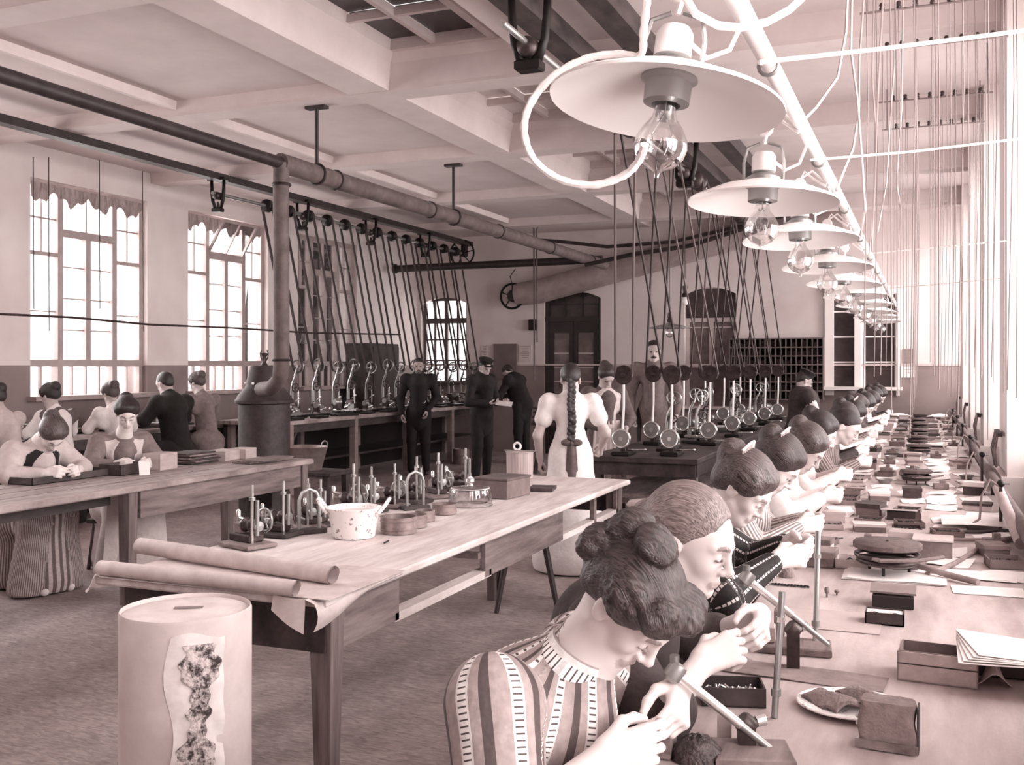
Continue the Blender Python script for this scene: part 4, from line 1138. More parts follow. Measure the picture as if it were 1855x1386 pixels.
def colmat(name, rough=.55, sss=0.0):
    if name in _M: return _M[name]
    m = bpy.data.materials.new(name); m.use_nodes = True; nt = m.node_tree; b = nt.nodes['Principled BSDF']
    a = nt.nodes.new('ShaderNodeAttribute'); a.attribute_name = 'Col'; nt.links.new(a.outputs['Color'], b.inputs['Base Color'])
    b.inputs['Roughness'].default_value = rough
    _M[name] = m; return m
M_skin = colmat('skin', .5)
def hair_mat(name, v1, v2, sc=None, rough=.38):
    if name in _M: return _M[name]
    m = bpy.data.materials.new(name); m.use_nodes = True; nt = m.node_tree; N = nt.nodes; L = nt.links; b = N['Principled BSDF']; b.inputs['Roughness'].default_value = rough
    a = N.new('ShaderNodeAttribute'); a.attribute_name = 'hc'
    w = N.new('ShaderNodeTexNoise'); w.inputs['Scale'].default_value = 14; w.inputs['Detail'].default_value = 2; L.new(a.outputs['Vector'], w.inputs['Vector'])
    va = N.new('ShaderNodeVectorMath'); va.operation = 'MULTIPLY_ADD'; va.inputs[1].default_value = (.035, .05, .035); L.new(w.outputs['Color'], va.inputs[0]); L.new(a.outputs['Vector'], va.inputs[2])
    mp = N.new('ShaderNodeMapping'); mp.inputs['Scale'].default_value = (420, 22, 260); L.new(va.outputs[0], mp.inputs['Vector'])
    n = N.new('ShaderNodeTexNoise'); n.inputs['Scale'].default_value = 1; n.inputs['Detail'].default_value = 4; L.new(mp.outputs[0], n.inputs['Vector'])
    cr = N.new('ShaderNodeValToRGB'); cr.color_ramp.elements[0].position = .32; cr.color_ramp.elements[1].position = .68; cr.color_ramp.elements[0].color = tone(v2); cr.color_ramp.elements[1].color = tone(v1)
    L.new(n.outputs[0], cr.inputs[0]); L.new(cr.outputs[0], b.inputs['Base Color'])
    bp = N.new('ShaderNodeBump'); bp.inputs['Strength'].default_value = .75; bp.inputs['Distance'].default_value = .004; L.new(n.outputs[0], bp.inputs['Height']); L.new(bp.outputs[0], b.inputs['Normal'])
    _M[name] = m; return m
H_brown = hair_mat('brown_hair', .31, .07, None); H_dark = hair_mat('dark_hair', .22, .05, None); H_fair = hair_mat('fair_hair', .60, .30, None); H_mid = hair_mat('mid_brown_hair', .38, .12, None)

def pattern_mat(name, period, bands, rung=None, rough=.8, base=.6, noise=.04):
    """cloth with woven stripes: bands = [(start, value), ...] over one period; rung=(lo, hi, value, spacing)"""
    if name in _M: return _M[name]
    m = bpy.data.materials.new(name); m.use_nodes = True; nt = m.node_tree; N = nt.nodes; L = nt.links; b = N['Principled BSDF']; b.inputs['Roughness'].default_value = rough
    a = N.new('ShaderNodeAttribute'); a.attribute_name = 'pat'; sp_ = N.new('ShaderNodeSeparateXYZ'); L.new(a.outputs['Vector'], sp_.inputs[0])
    def math_(op, x, y=None):
        n = N.new('ShaderNodeMath'); n.operation = op
        for i, q in enumerate((x, y)):
            if q is None: continue
            if isinstance(q, (int, float)): n.inputs[i].default_value = q
            else: L.new(q, n.inputs[i])
        return n.outputs[0]
    fr = math_('FRACT', math_('ADD', math_('DIVIDE', sp_.outputs[0], period), 100.0))
    cr = N.new('ShaderNodeValToRGB'); cr.color_ramp.interpolation = 'CONSTANT'
    els = cr.color_ramp.elements
    els[0].position = bands[0][0]; els[0].color = tone(bands[0][1]); els[1].position = bands[1][0]; els[1].color = tone(bands[1][1])
    for p, v in bands[2:]: e = els.new(p); e.color = tone(v)
    L.new(fr, cr.inputs[0]); out = cr.outputs[0]
    if rung:
        lo, hi, val, spc = rung
        inb = math_('MULTIPLY', math_('GREATER_THAN', fr, lo), math_('LESS_THAN', fr, hi))
        rg = math_('GREATER_THAN', math_('FRACT', math_('ADD', math_('DIVIDE', sp_.outputs[1], spc), 50.0)), .72)
        mx = N.new('ShaderNodeMix'); mx.data_type = 'RGBA'; L.new(math_('MULTIPLY', inb, rg), mx.inputs[0]); L.new(out, mx.inputs[6]); mx.inputs[7].default_value = tone(val); out = mx.outputs[2]
    no = N.new('ShaderNodeTexNoise'); no.inputs['Scale'].default_value = 60; no.inputs['Detail'].default_value = 5
    tc = N.new('ShaderNodeTexCoord'); L.new(tc.outputs['Object'], no.inputs['Vector'])
    cr2 = N.new('ShaderNodeValToRGB'); cr2.color_ramp.elements[0].color = (.72, .72, .72, 1); cr2.color_ramp.elements[0].position = .3; cr2.color_ramp.elements[1].position = .7; L.new(no.outputs[0], cr2.inputs[0])
    mx = N.new('ShaderNodeMix'); mx.data_type = 'RGBA'; mx.blend_type = 'MULTIPLY'; mx.inputs[0].default_value = 1; L.new(out, mx.inputs[6]); L.new(cr2.outputs[0], mx.inputs[7])
    L.new(mx.outputs[2], b.inputs['Base Color'])
    n3 = N.new('ShaderNodeTexNoise'); n3.inputs['Scale'].default_value = 14; n3.inputs['Detail'].default_value = 3; L.new(tc.outputs['Object'], n3.inputs['Vector'])
    bp = N.new('ShaderNodeBump'); bp.inputs['Strength'].default_value = .5; bp.inputs['Distance'].default_value = .02; L.new(n3.outputs[0], bp.inputs['Height']); L.new(bp.outputs[0], b.inputs['Normal'])
    _M[name] = m; return m
def cloth(name, v, var=.04): return mat(name, v, .85, var=var, scale=(18, 18, 18), bump=.5, bscale=22, coords='obj')

def rotm(yaw, pitch=0, roll=0):
    """head frame: columns = right, forward, up in the body frame; yaw left+, pitch down+, roll right+"""
    Rz = np.array(Matrix.Rotation(yaw, 3, 'Z')); Rx = np.array(Matrix.Rotation(-pitch, 3, 'X')); Ry = np.array(Matrix.Rotation(roll, 3, 'Y'))
    return Rz @ Rx @ Ry
def head_prims(c, R, s=1.0, eyes='down', fem=True, beard=None, detail=True):
    c = np.array(c, float)
    def T(p): return c + R @ (np.array(p) * s)
    def E(p, r, k=.02, op='u', col=0, rot=None): return ell(T(p), np.array(r) * s, R if rot is None else R @ rot, k * s, op, col)
    def Cp(a, b, ra, rb=None, k=.015, col=0, op='u'): return cap(T(a), T(b), ra * s, (ra if rb is None else rb) * s, k * s, None, op, col)
    P = [E((0, -.016, .036), (.073, .094, .083)), E((0, .030, -.038), (.052, .058, .072), .03), E((0, .020, .02), (.064, .075, .06), .03)]
    P += [Cp((-.046, .0, -.058), (-.014, .066, -.092), .016, .016, .03), Cp((.046, .0, -.058), (.014, .066, -.092), .016, .016, .03)]
    P += [E((0, .076, -.097), (.018, .015, .015), .022)]
    if not detail:
        P += [Cp((0, .086, .005), (0, .108, -.030), .009, .013, .012), Cp((-.03, .083, .022), (.03, .083, .022), .012, None, .02)]
        P += [E((sx * .030, .085, .001), (.010, .012, .0055), .006, 'u', 3) for sx in (-1, 1)]
        P += [Cp((-.042, .082, .024), (.042, .082, .024), .0042, None, .004, 2)]
        P += [Cp((-.018, .090, -.068), (.018, .090, -.068), .006, None, .006, 1)]
    else:
        for sx in (-1, 1):
            P += [E((sx * .036, .058, -.028), (.021, .020, .022), .025)]
            P += [Cp((sx * .012, .087, .021), (sx * .046, .070, .020), .0105, .008, .014)]
            P += [E((sx * .031, .096, -.001), (.018, .016, .012), .012, 's')]
            P += [E((sx * .031, .0745, -.001), (.0145, .0155, .0135), .004)]
            if eyes == 'down':
                P += [Cp((sx * .019, .0895, -.0065), (sx * .032, .0915, -.0085), .0018, .002, .002, 3), Cp((sx * .032, .0915, -.0085), (sx * .045, .083, -.006), .002, .0015, .002, 3)]
            else:
                P += [E((sx * .031, .0805, -.001), (.0085, .0100, .006), .001, 'u', 3), Cp((sx * .018, .088, .004), (sx * .044, .084, .004), .0025, None, .003, 3)]
            P += [Cp((sx * .015, .0965, .021), (sx * .032, .0938, .026), .0022, .0024, .003, 2), Cp((sx * .032, .0938, .026), (sx * .047, .082, .022), .0023, .0012, .003, 2)]
            P += [E((sx * .011, .099, -.037), (.0085, .010, .0075), .008)]
            P += [E((sx * .0065, .101, -.0445), (.0035, .0045, .003), .002, 's', 0)]
        P += [Cp((0, .090, .012), (0, .112, -.028), .0080, .0092, .012), E((0, .114, -.032), (.0098, .0105, .0090), .008)]
        P += [E((0, .080, -.060), (.024, .016, .018), .015)]
        P += [Cp((-.020, .088, -.0665), (0, .0965, -.0635), .0042, .0058, .004, 1), Cp((.020, .088, -.0665), (0, .0965, -.0635), .0042, .0058, .004, 1)]
        P += [Cp((-.016, .088, -.0735), (.016, .088, -.0735), .0062, None, .004, 1), E((0, .0935, -.0735), (.011, .006, .0058), .005, 'u', 1)]
        P += [Cp((-.021, .0935, -.0695), (.021, .0935, -.0695), .0012, None, .002, 0, 's')]
    for sx in (-1, 1):
        P += [E((sx * .074, -.012, -.012), (.0085, .019, .031), .006, 'u', 0, np.array(Matrix.Rotation(.25, 3, 'X')))]
        if detail: P += [E((sx * .083, -.008, -.006), (.006, .010, .017), .004, 's'), E((sx * .078, .006, -.010), (.006, .006, .008), .004)]
    if beard:
        if beard == 'full': P += [E((0, .058, -.108), (.048, .042, .040), .012, 'u', 2), Cp((-.055, .02, -.05), (-.03, .06, -.10), .015, .02, .01, 2), Cp((.055, .02, -.05), (.03, .06, -.10), .015, .02, .01, 2)]
        P += [Cp((-.032, .088, -.064), (0, .100, -.054), .006, .009, .004, 2), Cp((.032, .088, -.064), (0, .100, -.054), .006, .009, .004, 2)]
    return P
def hand_prims(w, d, u, s, curl=.5, sc=1.0, rf=1.0, pinch=True, kf=.006):
    """wrist point, finger direction, palm-side direction, thumb-side direction"""
    w = np.array(w, float); d = _n(d); u = _n(np.array(u) - d * np.dot(u, d)); s_ = _n(np.array(s) - d * np.dot(s, d) - u * np.dot(s, u))
    P = []; lat = (.030, .010, -.011, -.030); kl = (.086, .090, .085, .076); ln = (.93, 1.05, 1.0, .78)
    for i in range(4):
        kn = w + (d * kl[i] + s_ * lat[i] - u * .002) * sc
        P.append(cap(w + s_ * lat[i] * .55 * sc, kn, .0145 * sc, .0115 * sc, .014))
        c = curl * (1 + .10 * i if not (pinch and i == 0) else .8)
        a = 0; p = kn
        for q, (L_, da, ra, rb) in enumerate(((.043, 62, .0098, .0088), (.027, 78, .0088, .0080), (.021, 45, .0080, .0066))):
            a += math.radians(da) * c
            dirv = d * math.cos(a) + u * math.sin(a) + s_ * (-.10 * (i - 1.2) * (1 - c) * .8)
            e = p + _n(dirv) * L_ * ln[i] * sc
            P.append(cap(p, e, ra * rf * sc, rb * rf * sc, kf)); p = e
    t0 = w + (d * .018 + s_ * .024 + u * .006) * sc; t1 = t0 + _n(d * .75 + s_ * .62 + u * .45) * .042 * sc
    t2 = t1 + _n(d * .90 + s_ * .05 + u * .55) * .034 * sc; t3 = t2 + _n(d * .85 - s_ * .25 + u * .45) * .026 * sc
    P += [cap(t0, t1, .0165 * sc, .0125 * sc, .014), cap(t1, t2, .0115 * rf * sc, .0105 * rf * sc, .006), cap(t2, t3, .0105 * rf * sc, .0085 * rf * sc, .006)]
    return P

def hair_prims(style, c, R, s=1.0, amp=0.0):
    c = np.array(c, float)
    def T(p): return c + R @ (np.array(p) * s)
    def E(p, r, k=.015, op='u', disp=None, rot=None): return ell(T(p), np.array(r) * s, R if rot is None else R @ rot, k * s, op, 0, None, disp)
    rib = (lambda d: (amp * np.sin(d[..., 0] * 330 / s + 2.5 * np.sin(d[..., 1] * 30 / s)) * np.cos(d[..., 2] * 18)).astype(F4)) if amp else None
    wav = (lambda d: (amp * 1.3 * np.sin(d[..., 2] * 210 / s + 5 * np.sin(d[..., 0] * 30 / s)) + amp * .8 * np.sin(d[..., 0] * 330 + d[..., 1] * 260) + amp * .9 * np.sin(d[..., 1] * 90 + d[..., 2] * 60)).astype(F4)) if amp else None
    cutf = [E((0, .135, -.036), (.080, .098, .116), .006, 's'), bxp(T((0, .062, -.078)), np.array((.11, .075, .07)) * s, R, .006, 's'), bxp(T((0, 0, -.145)), np.array((.12, .13, .07)) * s, R, .01, 's')]
    if style == 'smooth':
        cutf[0] = E((0, .135, -.010), (.079, .112, .116), .010, 's')
        return [E((0, -.020, .042), (.083, .102, .090), .02, 'u', rib), E((0, -.078, .006), (.066, .048, .066), .025, 'u', rib)] + cutf + [E((.0, -.118, .000), (.046, .036, .046), .010, 'u', wav), E((.01, -.098, -.048), (.036, .028, .030), .012, 'u', wav)]
    if style == 'pompadour':
        return [E((0, -.020, .042), (.085, .104, .092), .02, 'u', rib), E((0, -.072, .000), (.066, .046, .066), .025, 'u', rib)] + cutf + \
               [E((.048, .058, .076), (.050, .042, .042), .012, 'u', wav), E((-.048, .058, .076), (.050, .042, .042), .012, 'u', wav), E((0, .076, .092), (.048, .040, .034), .012, 'u', wav),
                E((.070, .000, .045), (.032, .055, .048), .012, 'u', wav), E((-.070, .0, .045), (.032, .055, .048), .012, 'u', wav),
                E((.018, -.060, .130), (.050, .046, .034), .012, 'u', wav), E((-.01, -.118, .075), (.052, .040, .060), .012, 'u', wav), E((.02, -.130, .020), (.046, .034, .046), .012, 'u', wav)]
    if style == 'updo':
        return [E((0, -.018, .045), (.090, .108, .096), .02, 'u', rib), E((0, -.072, .000), (.066, .050, .066), .025, 'u', rib)] + cutf + \
               [E((0, .046, .086), (.062, .036, .032), .02, 'u', wav), E((.066, .0, .05), (.032, .055, .045), .02, 'u', wav), E((-.066, .0, .05), (.032, .055, .045), .02, 'u', wav), E((0, -.110, .068), (.056, .046, .056), .012, 'u', wav)]
    if style == 'short':
        return [E((0, -.018, .040), (.080, .100, .088), .02, 'u', rib), E((0, -.066, -.004), (.064, .040, .06), .02)] + [E((0, .130, -.036), (.080, .088, .116), .006, 's'), bxp(T((0, .07, -.078)), np.array((.11, .075, .085)) * s, R, .006, 's'), bxp(T((0, 0, -.13)), np.array((.12, .13, .06)) * s, R, .01, 's')]
    if style == 'braid':
        P = hair_prims('smooth', c, R, s, amp)[:-2]
        return P
    return []

PALF = [tone(.70), tone(.58), tone(.42), tone(.34)]
PAL = [tone(.85), tone(.72), tone(.50), tone(.34)]  # paler skin for nearer faces: bright window light put into the colour
def person(lab, pos, yaw, pose, style, h=.009, detail=False, grp=None, meshkey=None, eyes='down'):
    """pose points are in the figure's own frame: x right, y forward, z up from the floor"""
    root = thing('person', lab, 'person', pos, yaw - PI / 2, grp)
    g = lambda k, d=None: np.array(pose[k], float) if k in pose else d
    fem = style.get('fem', True); sc = style.get('sc', 1.0)
    Hc = g('head'); R = rotm(*pose.get('hrot', (0, .5, 0)))
    pel, chest, neck = g('pelvis'), g('chest'), g('neck')
    fw = _n(np.cross(np.cross(chest - pel, np.array((1., 0, 0))), chest - pel)); fw = fw if fw[1] > 0 else -fw
    wd = 1.0 if fem else 1.12
    waist = pel * .55 + chest * .45
    tor = [cap(pel, waist, .145 * wd, .118 * wd, .05, (fw, .72)), cap(waist, chest, .118 * wd, .150 * wd, .05, (fw, .70))]
    for sd in ('l', 'r'): tor.append(cap(chest + (g('sh_' + sd) - chest) * .35, g('sh_' + sd), .075 * wd, .058 * wd, .05))
    tor.append(cap(chest, neck, .10 * wd, .062, .05, (fw, .8)))
    up = Hc + R @ np.array((0, -.02, -.06)) * sc
    body = head_prims(Hc, R, sc, eyes, fem, style.get('beard'), detail)
    body += [cap(neck, up, .050 if fem else .060, .047 if fem else .056, .03)] + [dict(p) for p in tor]
    for sd in ('l', 'r'):
        S0, E0, W0 = g('sh_' + sd), g('el_' + sd), g('wr_' + sd)
        body += [cap(S0, E0, .047 * wd, .038, .03), cap(E0, W0, .040, .027, .02)]
        hd = pose.get('hand_' + sd)
        if hd is not None:
            d_, u_, s_, curl = hd
            body += hand_prims(W0, d_, u_, s_, curl, style.get('hs', .95), 1.0 if h < .005 else 1.15, kf=.004 if h < .005 else .006)
        else: body += [cap(W0, W0 + _n(W0 - E0) * .09, .03, .022, .02)]
    legs = []
    for sd, sx in (('l', -1), ('r', 1)):
        hp = pel + np.array((sx * .09, 0, -.03)); kn = g('kn_' + sd); an = g('an_' + sd)
        if kn is not None:
            legs += [cap(hp, kn, .085, .058, .04), cap(kn, an, .056, .036, .03)]
            if an is not None: legs += [cap(an + np.array((0, -.01, -.045)), an + np.array((0, .13, -.055)), .036, .030, .03)]
    body += legs
    key = meshkey
    def get(nm, prims, hh, pal=None, cut=None, frame=None):
        k = (key, nm)
        if key and k in _MC: return _MC[k]
        me = sdf_mesh(nm, prims, hh, pal, cut, frame)
        if key: _MC[k] = me
        return me
    link('body', get('body', body, h, style.get('pal', PAL if h < .0088 else PALF)), M_skin, root)
    # garments
    spx = (pel, chest, fw, .15)
    top = style.get('top'); P_top = None
    if top:
        inf = top.get('inf', .016)
        P = []
        for p in tor:
            q = dict(p); q['ra'] += inf; q['rb'] += inf; q['br'] += inf; q['pax'] = spx
            P.append(q)
        P_top = [dict(x) for x in P[:-1]]
        P[-1]['rb'] = .056 + inf * .6; P[-1]['b'] = neck * .8 + up * .2 if top.get('collar', True) else neck
        P[0]['a'] = pel * .8 + waist * .2
        for sd in ('l', 'r'):
            S0, E0, W0 = g('sh_' + sd), g('el_' + sd), g('wr_' + sd)
            puff = top.get('puff', .0)
            ax1 = (S0, E0, fw, .07); ax2 = (E0, W0, np.array((0, 0, 1.)), .05)
            P.append(cap(S0, E0, .047 * wd + inf + puff, .042 + inf + puff * .6, .03, None, 'u', 0, ax1))
            if top.get('sleeve', 'long') == 'long':
                P.append(cap(E0, E0 + (W0 - E0) * .86, .044 + inf + puff * .5, .030 + inf * .6, .02, None, 'u', 0, ax2))
            elif top['sleeve'] == 'rolled':
                P.append(cap(E0, E0 + (W0 - E0) * .22, .046 + inf, .048 + inf, .01, None, 'u', 0, ax2))
            elif top['sleeve'] == 'short': P[-1] = cap(S0 + (E0 - S0) * .1, S0 + (E0 - S0) * .50, .050 + puff, .050 + puff, .03, None, 'u', 0, ax1)
        if fem and top.get('bust', True):
            for sx in (-1, 1): P.append(ell(chest + fw * .07 + np.array((sx * .065, 0, 0)) - _n(chest - pel) * .05, (.055, .055, .06), None, .06, 'u', 0, spx)); P_top.append(P[-1])
        for q in top.get('extra', []): P.append(q)
        link(top.get('name', 'blouse'), get('blouse', P, max(h, .006) if not top.get('fine') else top['fine']), top['mat'], root)
    sk = style.get('skirt')
    if sk:
        P = []
        if g('kn_l') is not None and pose.get('seated'):
            for sd, sx in (('l', -1), ('r', 1)):
                hp = pel + np.array((sx * .08, 0, -.02)); kn = g('kn_' + sd); an = g('an_' + sd)
                ft = np.array((kn[0] * 1.5, kn[1] - .02, .06))
                P += [cap(hp, kn, .13, .10, .07), cap(kn, ft, .10, .13, .08, None, 'u', 0, (kn, ft, (1, 0, 0), .2))]
            mk = (g('kn_l') + g('kn_r')) / 2
            P += [cap(mk + np.array((0, -.02, 0)), np.array((0, mk[1] - .01, .10)), .11, .16, .08), cap((pel + mk) / 2, mk, .13, .10, .06)]
            P += [cap(pel, waist, .155, .12, .05, (fw, .8)), cap(pel + np.array((0, -.02, -.05)), np.array((pel[0], pel[1] - .04, .10)), .15, .20, .08)]
        else:
            fl_ = sk.get('len', .06)
            P += [cap(waist, pel, .125, .165, .05, ((0, 1, 0), .85)), cap(pel, np.array((pel[0], pel[1] - .03, fl_ + .06)), .16, sk.get('hem', .24), .06, None, 'u', 0, (pel, np.array((pel[0], pel[1], 0)), (0, 1, 0), .2))]
        q = sk.get('hh', max(h, .012))
        if any('pat' == i for i in ()): pass
        for p_ in P:
            if p_['pax'] is None and sk.get('pat'): p_['pax'] = (pel, np.array((pel[0], pel[1], 0)), (0, 1, 0), .2)
        link('skirt', get('skirt', P, q, None, .012), sk['mat'], root)
    tr = style.get('trousers')
    if tr:
        P = []
        for p in legs[:]:
            q = dict(p); q['ra'] += .02; q['rb'] += .022; q['br'] += .03; P.append(q)
        P = [P[0], P[1], P[3], P[4]] if len(P) >= 6 else P
        P.append(cap(pel, waist, .155, .13, .05, (fw, .78)))
        link('trousers', get('trousers', P, max(h, .01)), tr, root)
        shm = []
        for sd in ('l', 'r'):
            an = g('an_' + sd); shm += [cap(an + np.array((0, -.03, -.045)), an + np.array((0, .15, -.06)), .043, .036, .03)]
        link('shoes', get('shoes', shm, .009, None, .002), M_dark, root)
    ct_ = style.get('coat')
    if ct_:
        P = []
        for p in tor: q = dict(p); q['ra'] += .035; q['rb'] += .035; q['br'] += .04; P.append(q)
        P.append(cap(pel, pel + np.array((0, 0, -.16)), .165, .18, .05, ((0, 1, 0), .75)))
        for sd in ('l', 'r'):
            S0, E0, W0 = g('sh_' + sd), g('el_' + sd), g('wr_' + sd)
            P += [cap(S0, E0, .07, .06, .03), cap(E0, W0, .06, .045, .03)]
        link('coat', get('coat', P, max(h, .01)), ct_, root)
        MB().torus(tuple(neck + np.array((0, .006, .035))), .064, .011, 20, 8).build('white_collar', M_paper, root)
        if style.get('shirt', True):
            MB().add([tuple(neck + fw * .085 + np.array((sx * .045, 0, .05 - .14 * (i == 2)))) if i < 2 else tuple(neck + fw * .125 + np.array((0, 0, -.13))) for i, sx in enumerate((-1, 1, 0))], [(0, 2, 1)]).build('shirt_front', M_paper, root)
    if 'hair' in style:
        link('hair', get('hair', hair_prims(style['hair'], Hc, R, sc, style.get('amp', .0012 if h < .006 else 0)), min(h, .008) if h > .005 else h, frame=(Hc, R)), style['hmat'], root)
    if style.get('comb'):
        cm = MB(); n = 14
        for k in range(n):
            a = -1.0 + 2.0 * k / (n - 1); p = Hc + R @ (np.array((.07 * math.sin(a), -.075, .075 + .075 * math.cos(a)))) * sc
            q = Hc + R @ (np.array((.062 * math.sin(a), -.045, .045 + .060 * math.cos(a)))) * sc
            cm.cyl(p, q, .0022, n=5)
        cm.tube([Hc + R @ (np.array((.07 * math.sin(a), -.075, .075 + .075 * math.cos(a)))) * sc for a in [-1.05 + 2.1 * k / 12 for k in range(13)]], .005, 6)
        cm.build('comb', mat('pale_horn_comb', .80, .3), root)
    if style.get('cap'):
        cpm = style['cap']; Rm = Matrix(R.tolist()); c0 = Vector(Hc)
        k = MB(); k.lathe([(0, .135), (.075, .132), (.108, .115), (.100, .095), (.088, .075), (.090, .055)], (0, -.01, 0), 24)
        k.sheet(lambda u, v: ((u - .5) * .15, .07 + .055 * v * (1 - (2 * u - 1) ** 2) ** .5 if v > 0 else .065, .058 - .015 * v), 10, 3, .004)
        ob = k.build('cap', cpm, root); ob.matrix_local = Matrix.Translation(c0) @ Rm.to_4x4() @ Matrix.Scale(sc, 4)
    ap = style.get('apron')
    if ap:
        n = 10; off = .155 * ap.get('out', 1)
        wv = _n(np.cross(chest - pel, fw)); wv = wv if wv[0] > 0 else -wv
        spn = _n(chest - pel); Rb = np.stack([wv, fw, spn], 1); w_ = ap.get('w', .13); T_ = []
        for p_ in P_top or tor:
            q = dict(p_); q['ra'] = q.get('ra', 0) + .009; q['rb'] = q.get('rb', 0) + .009
            if q['t'] == 'e': q['r'] = q['r'] + .009
            q['br'] += .01; q['pax'] = None; T_.append(q)
        L_ = np.linalg.norm(chest - pel); bx = [bxp(pel + spn * (L_ * .62) + fw * .15, (w_, .15, L_ * .42), Rb, rd=.02), bxp(pel + spn * (L_ * .30), (.30, .30, .022), Rb)]
        for sx in (-1, 1):
            bx.append(bxp(chest + wv * sx * .085 + spn * .08, (.024, .30, .26), Rb @ np.array(Matrix.Rotation(0, 3, 'Z'))))
        T_.append(multi(bx))
        link('bib', get('bib', T_, max(h, .0065)), ap['mat'], root)
        if ap.get('lap', True):
            if pose.get('seated'):
                kn = (g('kn_l') + g('kn_r')) / 2
                def lapf(u, v):
                    ux = (u - .5) * 2
                    if v < .5: q = waist + fw * off * .9; p = q + (kn + np.array((0, .02, .125)) - q) * (v * 2)
                    else: p = kn + np.array((0, .125, .10)) + np.array((0, 0, -1)) * (v - .5) * 2 * (kn[2] - .02)
                    return tuple(p + np.array((ux * (.17 + .08 * v), -.03 * ux * ux, -.05 * ux * ux * (v < .5) + .008 * math.sin(u * 30))))
                MB().sheet(lapf, 24, 16, .003).build('lap_panel', ap['mat'], root)
            else:
                def lapf(u, v):
                    ux = (u - .5) * 2; p = waist * (1 - v) + np.array((pel[0], pel[1] + .03, .22)) * v
                    return tuple(p + np.array((ux * (.14 + .08 * v), (.145 + .06 * v) * math.cos(ux * .9) + .008 * math.sin(u * 40), 0)))
                MB().sheet(lapf, 24, 16, .003).build('lap_panel', ap['mat'], root)
    return root
_MC = {}
# ================================================================== THE PEOPLE
def seat_pose(lean=.17, head=(.0, .36, 1.19), hrot=(0, .7, 0), wr=None, el=None, tw=0.0, curl=.62, low=0.0):
    lx = lean
    p = dict(seated=True, pelvis=(0, 0, .52), chest=(0, lx, .93), neck=(0, lx + .085, 1.075), head=head, hrot=hrot,
             sh_l=(-.17, lx + .01, 1.005), sh_r=(.17, lx + .01, 1.005), el_l=(-.26, lx + .13, .84), el_r=(.26, lx + .13, .84),
             wr_l=(-.12, lx + .27, .91), wr_r=(.12, lx + .27, .91),
             kn_l=(-.10, .36, .54), kn_r=(.10, .36, .54), an_l=(-.10, .34, .09), an_r=(.10, .34, .09),
             hand_l=((.55, .8, .05), (.75, -.5, -.25), (0, .2, 1), curl), hand_r=((-.55, .8, .05), (-.75, -.5, -.25), (0, .2, 1), curl))
    if wr: p['wr_l'], p['wr_r'] = wr
    if el: p['el_l'], p['el_r'] = el
    return p
M_w1 = pattern_mat('striped_ladder_blouse', .092, [(0, .60), (.10, .31), (.30, .62), (.50, .90), (.54, .97), (.72, .90), (.76, .62)], (.54, .72, .30, .0115))
M_w3 = pattern_mat('dark_chain_striped_blouse', .042, [(0, .12), (.28, .09), (.52, .86), (.70, .12)], (.52, .70, .14, .014))
M_w4 = pattern_mat('pale_striped_blouse', .016, [(0, .88), (.45, .48)], None)
M_w7 = pattern_mat('grey_striped_blouse', .02, [(0, .62), (.5, .36)], None)
M_sk1 = pattern_mat('striped_skirt', .022, [(0, .70), (.5, .38)], None)
M_dkc = cloth('dark_dress_cloth', .22); M_blk = cloth('black_suit_cloth', .10, .02); M_whc = cloth('white_cotton', .92, .03); M_pkc = cloth('pinkish_cotton', .74); M_gyc = cloth('grey_cloth', .45); M_mdc = cloth('mid_brown_cloth', .34)
M_apn = cloth('pale_apron_cloth', .80, .04)
# woman 1, nearest
p = seat_pose(); p.update(chest=(0, .12, .88), neck=(-.005, .215, 1.03), head=(.013, .318, 1.150), hrot=(-.22, .95, .05),
    sh_r=(.185, .10, .975), sh_l=(-.175, .15, .985), el_r=(.27, .16, .775), el_l=(-.30, .26, .80), wr_r=(.115, .300, .885), wr_l=(-.165, .375, .935),
    hand_r=((-.50, .80, .12), (-.85, -.35, -.25), (-.1, .25, 1), .62), hand_l=((.80, .15, -.35), (-.1, -.9, -.35), (.4, -.1, .9), .72), pelvis=(0, 0, .5))
person('young woman bending low in a boldly striped high-collared blouse, nearest the camera', (-.855, 1.95, 0), 0, p,
       dict(hair='pompadour', hmat=H_brown, amp=.0016, hs=1.0, top=dict(mat=M_w1, inf=.018, puff=.022, sleeve='rolled', fine=.0055, extra=[
           cap((.185, .10, .975), (.235, .13, .875), .088, .080, .03, None, 'u', 0, ((.185, .10, .975), (.27, .16, .775), (0, 1, 0), .08))]),
            skirt=dict(mat=M_dkc)), h=.0034, detail=True, grp=None)
w1 = [o for o in COL.objects if o.name == 'person'][0]
cb_ = MB(); nn = 40; av = Vector((0, .60, .80)).normalized(); ru = Vector((1, 0, 0)); rv = av.cross(ru); c0 = Vector((-.003, .185, 1.002))
for e, r_c in ((0, .078), (.012, .0745), (.055, .066), (.058, .0695), (.0, .083)):
    for k in range(nn): a = 2 * PI * k / nn; cb_.v.append(tuple(c0 + av * (e + .008 * math.sin(a)) + (ru * math.cos(a) + rv * math.sin(a)) * r_c))
for l in range(4):
    for k in range(nn): cb_.f.append((l * nn + k, l * nn + (k + 1) % nn, (l + 1) * nn + (k + 1) % nn, (l + 1) * nn + k)); cb_.sm.append(True)
cme = cb_.mesh('collar'); at = cme.attributes.new('pat', 'FLOAT_VECTOR', 'POINT'); pv = []
for l in range(5):
    for k in range(nn): pv += [.060 - .05 * (l / 4 if l < 4 else 0) * .4, 2 * PI * k / nn * .07, 0]
at.data.foreach_set('vector', pv); link('collar', cme, M_w1, w1)
